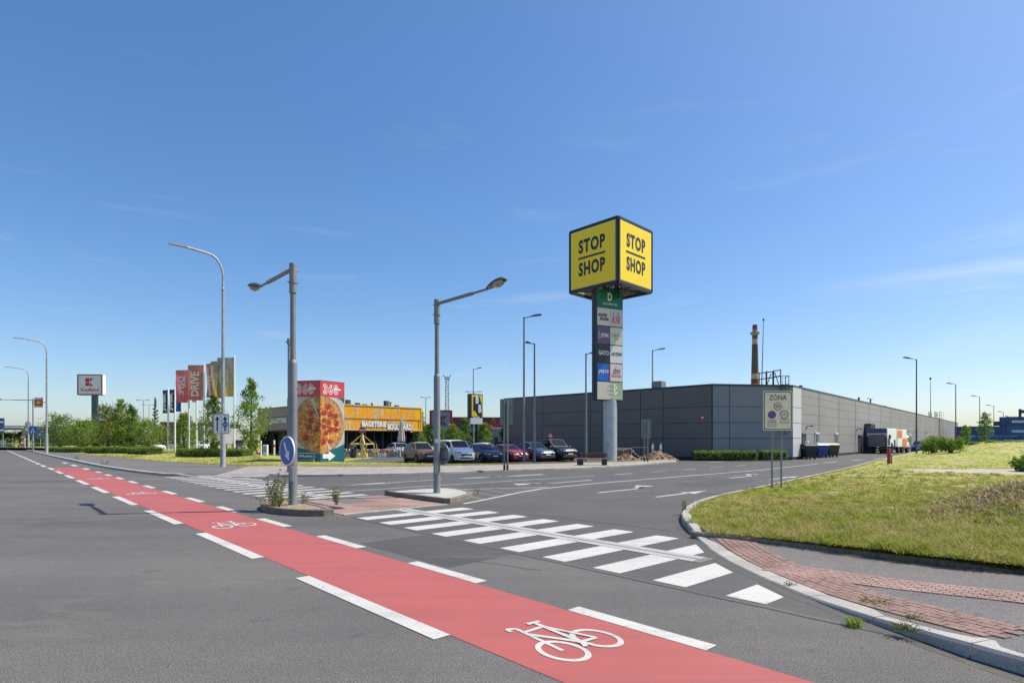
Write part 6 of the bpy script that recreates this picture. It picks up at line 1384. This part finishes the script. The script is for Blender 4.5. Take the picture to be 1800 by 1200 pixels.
def barrier(label, p0, p1, mat, h=1.05):
    p0, p1 = Vector(p0), Vector(p1); o = thing('barrier', label, 'barrier', p0, 0, 'works barriers round the dug soil'); d = p1 - p0; mb = MB()
    mb.tube([(0, 0, h), (d.x, d.y, h)], .035, 8); mb.tube([(0, 0, .2), (d.x, d.y, .2)], .025, 8); mb.build('rail', mat, o); n_ = int(d.length / .14); mb = MB()
    for i in range(1, n_): t = i / n_; mb.tube([(d.x * t, d.y * t, .2), (d.x * t, d.y * t, h)], .012, 5)
    mb.build('bars', mat, o)
    for t in (0, .5, 1): mb = MB(); mb.tube([(d.x * t, d.y * t, 0), (d.x * t, d.y * t, h + .02)], .035, 8); mb.build('post', mat, o)
barrier('yellow barred works barrier beside the tower column', at(1081, 50.8), at(1110, 50.4), RWB, 1.1); barrier('brown barred works barrier behind the white and red tape', at(1111, 52), at(1147, 52.4), BRZ, 1.15)
tpm, t_, b_ = newmat('warning_tape'); w_ = t_.nodes.new('ShaderNodeTexWave'); w_.inputs['Scale'].default_value = 1.6; t_.links.new(coords(t_), w_.inputs[0]); t_.links.new(ramp(t_, w_.outputs[0], [(.66, (.75, .74, .72)), (.68, (.55, .05, .04))]), b_.inputs[0])
o = thing('barrier_tape', 'red and white warning tape sagging from the barrier corner', 'tape', at(1081, 50.2)); q0, q1, q2 = (0, 0, 1.07), at(1109, 50.0) - at(1081, 50.2) + Vector((0, 0, 1.14)), at(1135, 49.8) - at(1081, 50.2) + Vector((0, 0, .34)); q1 = tuple(q1); q2 = tuple(q2)
mb = MB(); pts_ = [Vector(q0).lerp(Vector(q1), i / 8) - Vector((0, 0, .1 * math.sin(math.pi * i / 8))) for i in range(9)] + [Vector(q1).lerp(Vector(q2), i / 10) - Vector((0, 0, .28 * math.sin(math.pi * i / 10))) for i in range(1, 11)]
vs = [];
for i, p in enumerate(pts_): a = .5 * math.sin(i * .8); vs += [p + Vector((0, .02 * a, .05)), p + Vector((0, -.03 * a, -.05))]
mb.add(vs, [(2 * i, 2 * i + 1, 2 * i + 3, 2 * i + 2) for i in range(len(pts_) - 1)]); mb.build('tape', tpm, o)
for px, lb in ((1147.5, 'left of two white stakes poking from the larger soil heap'), (1161.5, 'right of two white stakes poking from the larger soil heap')):
    o = thing('stake', lb, 'stake', at(px, 50.9) + Vector((0, 0, .5)), 0, 'white stakes in the soil heap'); mb = MB(); mb.box((0, 0, .42), (.2, .05, .84)); mb.prism([(-.1, -.025), (.1, -.025), (.1, .025), (-.1, .025)], .841, .87); mb.add([(-.1, -.025, .87), (.1, -.025, .87), (.1, .025, .87), (-.1, .025, .87), (0, 0, 1.08)], [(0, 1, 4), (1, 2, 4), (2, 3, 4), (3, 0, 4)]); mb.build('board', SIGNW, o); mb = MB(); mb.box((0, -.03, .45), (.2, .012, .14)); mb.build('band', M('tape_orange', (.6, .2, .08), .5), o)

# ------------------------------------------------------------------ terrace: climbing frame, parasol, planters, bollards
TY = M('timber_yellow', (.70, .50, .17), .6, 0, .15, 3); yk = 57.5; ct = at(636.5, yk); o = thing('climbing_frame', 'pyramid shaped yellow timber frame on legs before the restaurant', 'frame', ct); k = yk / 1000
def cf(px, py, dy=0): return Vector(((px - 636.5) * k, dy, 2 + (770 - py) * k))
ap = cf(637, 763); ring = [cf(617.5, 780.2, -.3), cf(646, 780.2, -1.1), cf(655.5, 779.6, .3), cf(628, 779, 1.1)]
for i in range(4): mb = MB(); mb.beam(ring[i], ap, .10); mb.build('rafter', TY, o)
mb = MB()
for i in range(4): mb.beam(ring[i], ring[(i + 1) % 4], .10)
mb.build('ring_beam', TY, o)
for i, (q, z) in enumerate(((cf(608, 797, -.3), 0), (cf(635, 792, -.9), 0), (cf(659, 792, .3), 0), (cf(635, 796, 1), 0))): q.z = 0; mb = MB(); mb.beam(ring[i], q, .09); mb.beam(ring[i] + Vector((.25, 0, 0)), q + Vector((.3, 0, 0)), .07); mb.build('leg', TY if i else BRN2, o)
b = at(705.5, 60); o = thing('parasol', 'closed pale parasol standing on the terrace before the white letters', 'parasol', b); k = .06; mb = MB(); mb.lathe([(.3, 0), (.3, .08), (.06, .1), (.05, 1.0), (.045, 4.15), (.001, 4.2)], n=12); mb.build('pole', M('parasol_wood', (.16, .09, .06), .6), o)
mb = MB(); n1 = 16; vs = []; pf = [(4.15, .06), (3.8, .13), (3.1, .2), (2.4, .27), (2.0, .32), (1.75, .30)]
for z, r in pf:
    for i in range(n1): t = 2 * math.pi * i / n1; r2 = r * (1 + .28 * (1 if i % 2 else -1)); vs.append((r2 * math.cos(t), r2 * math.sin(t), z - .12 * (i % 2) * (z < 2)))
mb.add(vs, [(j * n1 + i, (j + 1) * n1 + i, (j + 1) * n1 + (i + 1) % n1, j * n1 + (i + 1) % n1) for j in range(len(pf) - 1) for i in range(n1)], 0, False); mb.build('canopy', M('parasol_cloth', (.62, .55, .49), .85, 0, .1), o)
GREENF = leafmat('plant_leaf', (.02, .06, .008), (.10, .19, .03)); 
def leafcloud(mb, c, r, n, size, seed, mi=0, flat=.8):
    rg_ = random.Random(seed)
    for _ in range(n):
        while True:
            q = Vector((rg_.uniform(-1, 1), rg_.uniform(-1, 1), rg_.uniform(-1, 1)))
            if .3 < q.length < 1: break
        p = Vector(c) + Vector((q.x * r[0], q.y * r[1], q.z * r[2])); leaf(mb, p, size * rg_.uniform(.6, 1.3), rg_, mi)
def leaf(mb, p, s_, rg_, mi=0):
    d = Vector((rg_.gauss(0, 1), rg_.gauss(0, 1), rg_.gauss(0, .7))).normalized(); a = d.orthogonal().normalized(); a.rotate(Matrix.Rotation(rg_.uniform(0, 6.28), 3, d)); b_ = d.cross(a)
    mb.add([p - a * s_ * .5, p + b_ * s_ * .27 + d * s_ * .06, p + a * s_ * .5, p - b_ * s_ * .27 + d * s_ * .06], [(0, 1, 2, 3)], mi)
flw = [M('flower_white', (.7, .68, .66), .7), M('flower_pink', (.55, .22, .30), .7), M('flower_yellow', (.65, .45, .08), .7), M('flower_lilac', (.42, .33, .55), .7)]
nmz = ('white', 'pink', 'yellow', 'lilac')
for i, px in enumerate((612, 626, 640, 650, 661, 672, 681, 690, 698)):
    c = at(px, 61 - .2 * (i % 3)); q = ('under the parasol', 'beside the black litter bin', 'behind the no entry sign', 'right of the no entry sign', 'at the frame foot', 'before the restaurant glass', 'near the terrace middle', 'near the brown crossover', 'nearest the parasol pole')[(1, 1, 2, 3, 4, 5, 6, 7, 8)[i]]
    o = thing('planter', '%s flowering low terrace planter %s' % (('pale', 'wide', 'small', 'long')[i % 4] + ' ' + nmz[i % 4], q if i else 'at the left end beside the advertising box'), 'planter', c, 0, 'flower planters along the terrace'); mb = MB(); mb.box((0, 0, .22), (.75, .4, .44), bev=.02); mb.build('box', [CONC, SIGNW, TY, CONC][i % 4], o); mb = MB(); leafcloud(mb, (0, 0, .58), (.4, .25, .22), 90, .13, i); mb.build('foliage', GREENF, o); mb = MB(); rg_ = random.Random(i)
    for _ in range(34): mb.ell((rg_.uniform(-.4, .4), rg_.uniform(-.25, .1), rg_.uniform(.5, .85)), (.055, .055, .045), 6, 4)
    mb.build('blossom', flw[i % 4], o)
for i, px in enumerate((668, 678, 690)):
    o = thing('terrace_table', ('leftmost', 'middle', 'right hand')[i] + ' small wooden terrace table before the restaurant windows', 'table', at(px, 64), .3, 'terrace tables'); mb = MB(); mb.box((0, 0, .74), (1.3, .8, .05), bev=.01); mb.build('table_top', M('table_wood', (.38, .20, .09), .6, 0, .2), o)
    for sx in (-1, 1):
        for sy in (-1, 1): mb = MB(); mb.box((sx * .55, sy * .32, .36), (.06, .06, .71)); mb.build('leg', CHAR, o)
b = at(621, 58.5); o = thing('litter_bin', 'tall black round litter bin beside the pizza box', 'bin', b); mb = MB(); mb.lathe([(.28, 0), (.33, .05), (.34, 1.15), (.30, 1.25), (.12, 1.32), (.001, 1.33)], n=20); mb.build('drum', M('bin_grey_black', (.03, .032, .035), .6), o); mb = MB(); mb.box((0, -.33, 1.0), (.3, .06, .14)); mb.build('slot', GALV, o)
def bollard(px, y, h, label, cols, r=.09):
    o = thing('bollard', label, 'bollard', at(px, y) + Vector((0, 0, .25)), 0, 'posts by the restaurant entrance'); mb = MB(); mb.lathe([(r, 0), (r, h - .03), (r * .6, h)], n=12); mb.build('post', cols[0], o)
    mb = MB(); mb.lathe([(r * 1.06, h * .55), (r * 1.06, h * .72)], n=12); mb.build('band', cols[1], o)
bollard(458.5, 57, 1.5, 'white bollard right of the near young tree', (WHITE, SIGNW)); bollard(482, 58, 1.55, 'white and red bollard left of the blue disc sign', (SIGNW, RED)); bollard(452, 62, .9, 'short red and white bollard in the tree shadow', (RED, SIGNW))
o = thing('cabinet', 'small white utility cabinet before the dark restaurant entrance', 'cabinet', at(467, 66)); mb = MB(); mb.box((0, 0, .62), (.5, .4, 1.24), bev=.03); mb.build('case', SIGNW, o); mb = MB(); mb.box((0, -.21, .75), (.36, .02, .7)); mb.build('door', GALV, o)
o = thing('lattice_fence', 'low brown wooden lattice fence beyond the rightmost flagpole', 'fence', at(398, 84)); mb = MB(); Lf = 3.2
for z in (.15, 1.1): mb.beam((0, 0, z), (Lf, 0, z), .08)
for i in range(9): mb.beam((i * .4 - .2, -.04, .15), (i * .4 + .3, -.04, 1.1), .03); mb.beam((i * .4 + .3, .04, .15), (i * .4 - .2, .04, 1.1), .03)
mb.build('lattice', M('fence_brick', (.32, .16, .10), .7), o)
for x in (0, Lf): mb = MB(); mb.box((x, 0, .62), (.1, .1, 1.25)); mb.build('post', BRN2, o)
# railing at far left
o = thing('railing', 'pale low roadside railing at the far left below the canopy', 'fence', at(-10, 105)); mb = MB(); 
for z in (.5, 1.05): mb.tube([(0, 0, z), (11.5, 1, z)], .05, 6)
mb.build('rail', GALV, o)
for i in range(6): mb = MB(); mb.tube([(11.5 * i / 5, i / 5, 0), (11.5 * i / 5, i / 5, 1.08)], .05, 6); mb.build('post', GALV, o)

# ------------------------------------------------------------------ trees, bushes, hedges, weeds
BARK = M('bark', (.12, .09, .065), .9, 0, .3, 6, bmp=.5)
LEAF1 = leafmat('leaf_fresh', (.07, .13, .018), (.27, .37, .055)); LEAF2 = leafmat('leaf_dark', (.05, .10, .018), (.18, .28, .05)); LEAF3 = leafmat('leaf_rusty', (.07, .11, .02), (.25, .28, .055), (.26, .12, .05)); CONI = leafmat('needle', (.035, .05, .028), (.10, .115, .07), (.22, .17, .13)); HEDGE = leafmat('hedge_leaf', (.06, .115, .015), (.27, .36, .06), None, .35)
def tree(name, label, px, y, ptop, wpx, kind=0, seed=1, z0=.15, trunk_h=.12, group='young trees along the verge', nleaf=3400, size=.25, cone=1.0):
    b = at(px, y) + Vector((0, 0, z0)); h = 2 + (770 - ptop) / 1000 * y - z0; w = wpx / 1000 * y / 2 * (1.2 if kind in (0, 1, 2) else 1); rg_ = random.Random(seed)
    o = thing(name, label, 'tree', b, rg_.uniform(0, 6.28) * 0, group); mb = MB(); lean = rg_.uniform(-.02, .02) * h
    mb.tube([(0, 0, -.1), (lean * .3, 0, h * .3), (lean * .7, 0, h * .65), (lean, 0, h * .97)], [.022 * h, .016 * h, .01 * h, .004 * h], 8)
    clumps = []; nb = 34
    for i in range(nb):
        t = trunk_h + (1 - trunk_h) * (i + rg_.random()) / nb; ang = i * 2.4 + rg_.uniform(-.4, .4)
        if kind == 3: prof = (1 - t) ** 1.0 * .95 + .05
        else: prof = max(.08, (math.sin(min(1, (t - trunk_h * .5) / .42) * math.pi / 2)) * (1 - cone * max(0, (t - .3) / .7) ** 1.15) + .04)
        r = w * prof * rg_.uniform(.55, 1.12); e = Vector((math.cos(ang) * r, math.sin(ang) * r, h * t + r * .3)); s0 = Vector((lean * t, 0, h * max(.05, t - .05)))
        mid = s0.lerp(e, .55) + Vector((0, 0, r * .12)); mb.tube([s0, mid, e], [.006 * h * (1.1 - t), .004 * h * (1.1 - t), .0015 * h], 5, caps=False); clumps += [(e, r), (mid, r)]
    mb.build('trunk', BARK, o); cm = MB(); per = nleaf // len(clumps)
    for c, r in clumps:
        cr = (.14 + .30 * r / max(w, .1)) * w * rg_.uniform(.7, 1.25)
        if kind == 3: cr *= .7
        nn = int(per * rg_.uniform(.4, 1.5))
        for _ in range(nn):
            q = Vector((rg_.gauss(0, .5), rg_.gauss(0, .5), rg_.gauss(0, .42))) * cr; leaf(cm, c + q, size * rg_.uniform(.6, 1.3), rg_)
    cm.build('crown', (LEAF1, LEAF2, LEAF3, CONI)[kind], o); return o
TL = [('leafy_tree', 'broad bushy green tree, leftmost of the verge trees', 106, 88, 733, 46, 1), ('leafy_tree', 'low dense tree between the leftmost tree and the pylon post', 146, 86, 743, 46, 0), ('leafy_tree', 'tall dark leafy tree just right of the pylon post', 189, 84, 715, 36, 2),
      ('slender_tree', 'tall pointed tree with a thin open top', 213, 85, 703, 32, 0), ('slender_tree', 'second pointed dark tree right of the thin topped one', 232, 86, 713, 28, 1), ('leafy_tree', 'low bushy tree beside the bare conifer', 259, 84, 742, 42, 0), ('leafy_tree', 'low greenish red tinged tree right of the bare conifer', 285, 90, 752, 26, 2),
      ('young_tree', 'small thin tree between the red flag and brick flag poles', 323, 72, 728, 38, 0), ('young_tree', 'narrow bright tree just left of the white lane sign', 375, 68, 697, 38, 0)]
for i, (nm, lb, px, y, pt, w_, kd) in enumerate(TL): tree(nm, lb, px, y, pt, w_ * 1.1, kd, 20 + i, .3, .06, cone=.62 if nm == 'leafy_tree' else .9)
tree('young_tree', 'nearest young tree with a thin leading shoot, right of the lane sign', 441, 55.5, 666, 50, 0, 5, .3, .08, nleaf=5200, size=.2, cone=.98)
tree('conifer', 'thin nearly bare conifer with a spire top', 273, 88, 698, 20, 3, 41, .2, .1, nleaf=900, size=.22)
tree('leafy_tree', 'pinkish leafed small tree beside the spindly tree tops', 200, 92, 725, 40, 2, 44, .2, .1)
tree('leafy_tree', 'low filler bush tree under the pointed trees', 222, 90, 745, 50, 1, 45, .2, .05)
tree('leafy_tree', 'low green tree behind the white letter pylon post', 172, 92, 748, 30, 0, 46, .2, .05)
g2 = 'trees behind the car park'
for i, (lb, px, y, pt, w_, kd) in enumerate((('dark tree right of the restaurant end', 752, 100, 748, 26, 1), ('bushy green tree in front of the billboard', 772, 92, 753, 30, 1), ('bright green tree right of the billboard', 797, 90, 748, 30, 0), ('dull dark tree left of the black and yellow sign', 818, 95, 735, 22, 1), ('green tree right of the black and yellow sign', 852, 92, 745, 26, 0), ('narrow dark tree against the warehouse end', 886, 96, 752, 14, 1), ('dark treetop over the pinkish red shop', 868, 135, 735, 10, 1), ('small tree at the restaurant right corner', 735, 86, 756, 22, 0), ('tree seen through the terrace beside the parasol', 690, 84, 762, 26, 0))):
    tree('leafy_tree', lb, px, y, pt, w_, kd, 60 + i, .05, .12, g2, 2200, .28, .7)
g3 = 'dark treetops behind the restaurant'
for i, (px, pt, lb) in enumerate(((686, 705, 'dark treetop peeping over the restaurant roof near its right end'), (654, 708, 'small dark treetop over the middle of the timber front'), (742, 722, 'dark narrow treetop at the right end of the timber front'))): tree('dark_tree', lb, px, 110, pt, 14, 1, 80 + i, 0, .1, g3, 900, .32)
tree('columnar_tree', 'tall thin columnar tree in front of the blue containers', 1731, 118, 726, 17, 1, 91, .5, .04, 'columnar trees by the containers', 1800, .3, .5)
tree('columnar_tree', 'shorter columnar tree at the end of the warehouse wall', 1698, 116, 749, 12, 0, 92, .5, .04, 'columnar trees by the containers', 1300, .3, .4)
for i, (px, pt, w_) in enumerate(((12, 763, 46), (40, 760, 40), (70, 756, 44), (-12, 758, 40))): tree('leafy_tree', ('green bushy tree under the filling station canopy', 'green bushy tree behind the far left signs', 'green tree behind the blue crossing sign', 'green tree at the extreme left edge')[i], px, 135, pt, w_, i % 2, 100 + i, 0, .05, 'far left roadside trees', 1500, .4)
def bush(label, px, y, ptop, wpx, seed, z0, n=2600, size=.17, mat=LEAF1):
    b = at(px, y); u, n_ = toUN(b); b.z = z0 if z0 is not None else rise(u, n_) - .05; h = 2 + (770 - ptop) / 1000 * y - b.z; w = wpx / 1000 * y / 2; rg_ = random.Random(seed); o = thing('bush', label, 'bush', b, 0, 'bushes on the grass bank'); mb = MB(); cm = MB(); cl = []
    for i in range(22):
        a = rg_.uniform(0, 6.28); r = w * math.sqrt(rg_.random()) * .85; e = Vector((r * math.cos(a), r * math.sin(a), h * (.25 + .65 * rg_.random() * (1 - .45 * r / w)))); mb.tube([(0, 0, -.05), e * .5 + Vector((0, 0, .15)), e], [.03, .02, .006], 5, caps=False); cl.append(e)
    mb.build('stems', BARK, o)
    for c in cl:
        cr = w * rg_.uniform(.25, .45)
        for _ in range(int(n / 22)): leaf(cm, c + Vector((rg_.gauss(0, .5), rg_.gauss(0, .5), rg_.gauss(0, .45))) * cr, size * rg_.uniform(.6, 1.3), rg_)
    cm.build('crown', mat, o)
bush('wide dark bush on the bank beside the nearest right lamp', 1640, 54, 764, 44, 1, None, mat=LEAF2); bush('rounder bush on the bank right of its dark neighbour', 1671, 50, 763, 36, 2, None, mat=LEAF1)
bush('leafy bush cut by the right frame edge', 1806, 29, 800, 50, 3, None, 2600, .14, LEAF2)
bush('bare twiggy shoot rising above the bank bushes', 1655, 53.5, 757, 10, 4, None, 260, .15, LEAF1)
for i, (px, w_, t_) in enumerate(((1712, 20, 779), (1745, 26, 778), (1772, 22, 777.5), (1792, 20, 779))): bush(('low growth on the bank top before the first columnar tree', 'low growth on the bank top below the middle lamps', 'low growth on the bank top below the navy container marks', 'low growth on the bank top at the right frame edge')[i], px, 66, t_, w_, 10 + i, None, 700, .2, LEAF1)
def hedge(label, p0, p1, wd, h, seed, n=None, z0=.14, size=.13, group='clipped hedges'):
    p0, p1 = Vector(p0), Vector(p1); d = (p1 - p0); l = d.length; d.normalize(); o = thing('hedge', label, 'hedge', (p0.x, p0.y, z0), math.atan2(d.y, d.x), group); mb = MB(); nx = max(3, int(l / .35)); vs = []
    for i in range(nx + 1):
        x = l * i / nx
        for y_, z in ((-.5, 0), (-.5, .8), (-.38, .97), (.38, .97), (.5, .8), (.5, 0)): s_ = mnoise.noise(Vector((x * 1.3, y_ * 2 + seed, z * 2))); vs.append((x, y_ * wd * .9 * (1 + .12 * s_), z * h * .93 * (1 + .07 * s_)))
    mb.add(vs, [(i * 6 + k, i * 6 + k + 1, (i + 1) * 6 + k + 1, (i + 1) * 6 + k)[::-1] for i in range(nx) for k in range(5)] + [list(range(6)), list(range(nx * 6, nx * 6 + 6))[::-1]], 0)
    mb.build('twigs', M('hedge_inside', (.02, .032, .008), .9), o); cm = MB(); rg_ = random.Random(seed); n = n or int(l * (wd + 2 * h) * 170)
    for _ in range(n):
        x = rg_.uniform(-.05, l + .05); f = rg_.random(); per = wd + 2 * h
        q = f * per
        if q < h: y_, z = -wd / 2, q
        elif q < h + wd: y_, z = q - h - wd / 2, h
        else: y_, z = wd / 2, q - h - wd
        s_ = mnoise.noise(Vector((x * 1.3, y_ * 2 + seed, z * 2))); leaf(cm, Vector((x, y_ * (1 + .12 * s_) + rg_.gauss(0, .04), z * (1 + .06 * s_) + rg_.gauss(0, .04))), size * rg_.uniform(.6, 1.3), rg_)
    for xe in (-.03, l + .03):
        for _ in range(int(wd * h * 170)): leaf(cm, Vector((xe + rg_.gauss(0, .04), rg_.uniform(-wd / 2, wd / 2), rg_.uniform(0, h))), size * rg_.uniform(.6, 1.3), rg_)
    cm.build('leaves', HEDGE, o)
hedge('long clipped hedge below the chamfered warehouse corner', at(1219, 51.2), at(1326, 50.6), 1.3, .72, 1); hedge('short clipped hedge left of the white corner panel', at(1338, 50.8), at(1378, 50.6), 1.2, .75, 2)
hedge('dark clipped hedge running past the curved lamp to the near tree', at(319, 55.5), at(436, 53.5), 1.4, .72, 3, z0=.25); hedge('low hedge farthest left below the first trees', at(92, 76), at(152, 74), 1.4, .6, 4, z0=.2); hedge('low hedge in the middle of the left verge', at(160, 70), at(236, 68), 1.6, .72, 5, z0=.2); hedge('short dark hedge end below the white car', at(238, 66), at(272, 64), 1.8, .75, 6, z0=.2)
# dry weeds on the islands and tufts along the kerb
WEED = leafmat('weed_leaf', (.08, .115, .025), (.24, .28, .075), (.36, .29, .15), .45); STEM = M('weed_stem', (.22, .2, .09), .8, 0, .25)
def weed(label, base, h, spread, n, seed, leafs=14, z=.15):
    rg_ = random.Random(seed); o = thing('weed', label, 'plant', (base[0], base[1], z), 0, 'weeds growing from cracks and islands'); mb = MB(); lm = MB()
    for _ in range(n):
        a = rg_.uniform(0, 6.28); r = rg_.uniform(.1, 1) * spread; hh = h * rg_.uniform(.45, 1.05); b0 = Vector((rg_.gauss(0, spread * .3), rg_.gauss(0, spread * .3), -.02)); e = b0 + Vector((r * math.cos(a), r * math.sin(a), hh)); m_ = b0.lerp(e, .5) + Vector((0, 0, hh * .12)); mb.tube([b0, m_, e], [.006, .005, .002], 4, caps=False)
        for k in range(leafs): t = rg_.uniform(.2, 1.05); p = b0.lerp(m_, t * 2) if t < .5 else m_.lerp(e, min(1, t * 2 - 1)); leaf(lm, p + Vector((rg_.gauss(0, .03), rg_.gauss(0, .03), rg_.gauss(0, .02))), min(.075, .02 + h * .09) * rg_.uniform(.5, 1.1), rg_)
    mb.build('stems', STEM, o); lm.build('leaves', WEED, o)
weed('tallest dry weed left of the lamp on the rounded island', P(487, 888, .16), .95, .32, 26, 1); weed('lower dry weed spreading round the island lamp foot', P(475, 890, .16), .55, .3, 20, 2); weed('upright green weed at the right end of the rounded island', P(592, 885, .16), .55, .16, 14, 3); weed('thin weed between the island lamp and its right end', P(533, 884, .16), .35, .12, 9, 4)
weed('dry stalks along the front edge of the concrete island', P(838, 868, .0), .3, .1, 8, 5, 6, .0); weed('tall wispy weed at the tip of the right kerb corner', P(1203, 905, .0), .42, .07, 12, 6, 8, 0); weed('flat dry weeds along the right kerb foot', P(1212, 930, .0), .28, .12, 14, 7, 8, 0)
weed('small green weed on the red tactile paving', P(1385, 1027, .03), .06, .07, 12, 9, 6, .04); weed('weed patch at the edge of the tactile paving', P(1535, 1058, .06), .07, .2, 26, 10, 8, .06); weed('weed tuft in the pavement joint by the kerb', P(1590, 1103, .1), .08, .12, 24, 11, 8, .1); weed('tiny weed right of the tactile paving end', P(1608, 1085, .1), .07, .08, 14, 12, 7, .09)
weed('dry weed tuft on the left kerb below the verge', P(135, 807, .13), .4, .25, 16, 13, 8, .12); weed('second dry weed tuft on the left kerb nearer the corner', P(183, 816, .13), .35, .3, 16, 14, 8, .12)

def tuft(label, base, h, n, seed):
    rg_ = random.Random(seed); o = thing('grass_tuft', label, 'plant', (base[0], base[1], 0), 0); mb = MB()
    for _ in range(n):
        a = rg_.uniform(0, 6.28); b0 = Vector((rg_.gauss(0, .035), rg_.gauss(0, .035), 0)); hh = h * rg_.uniform(.5, 1.1); r = hh * rg_.uniform(.2, .95); d = Vector((math.cos(a), math.sin(a), 0)); w = Vector((-d.y, d.x, 0)) * .004
        m_ = b0 + d * r * .4 + Vector((0, 0, hh * .75)); e = b0 + d * r + Vector((0, 0, hh * rg_.uniform(.55, 1))); mb.add([b0 - w, b0 + w, m_ + w * .8, m_ - w * .8, e], [(0, 1, 2, 3), (3, 2, 4)])
    mb.build('blades', leafmat('tuft_blade', (.12, .17, .025), (.32, .42, .07), (.5, .42, .22), .45), o); mb = MB(); mb.ell((0, 0, .004), (.05, .05, .012), 8, 4); mb.build('roots', SOIL, o)
tuft('bright green grass tuft sprouting against the near kerb', P(1500, 1100), .115, 130, 8)
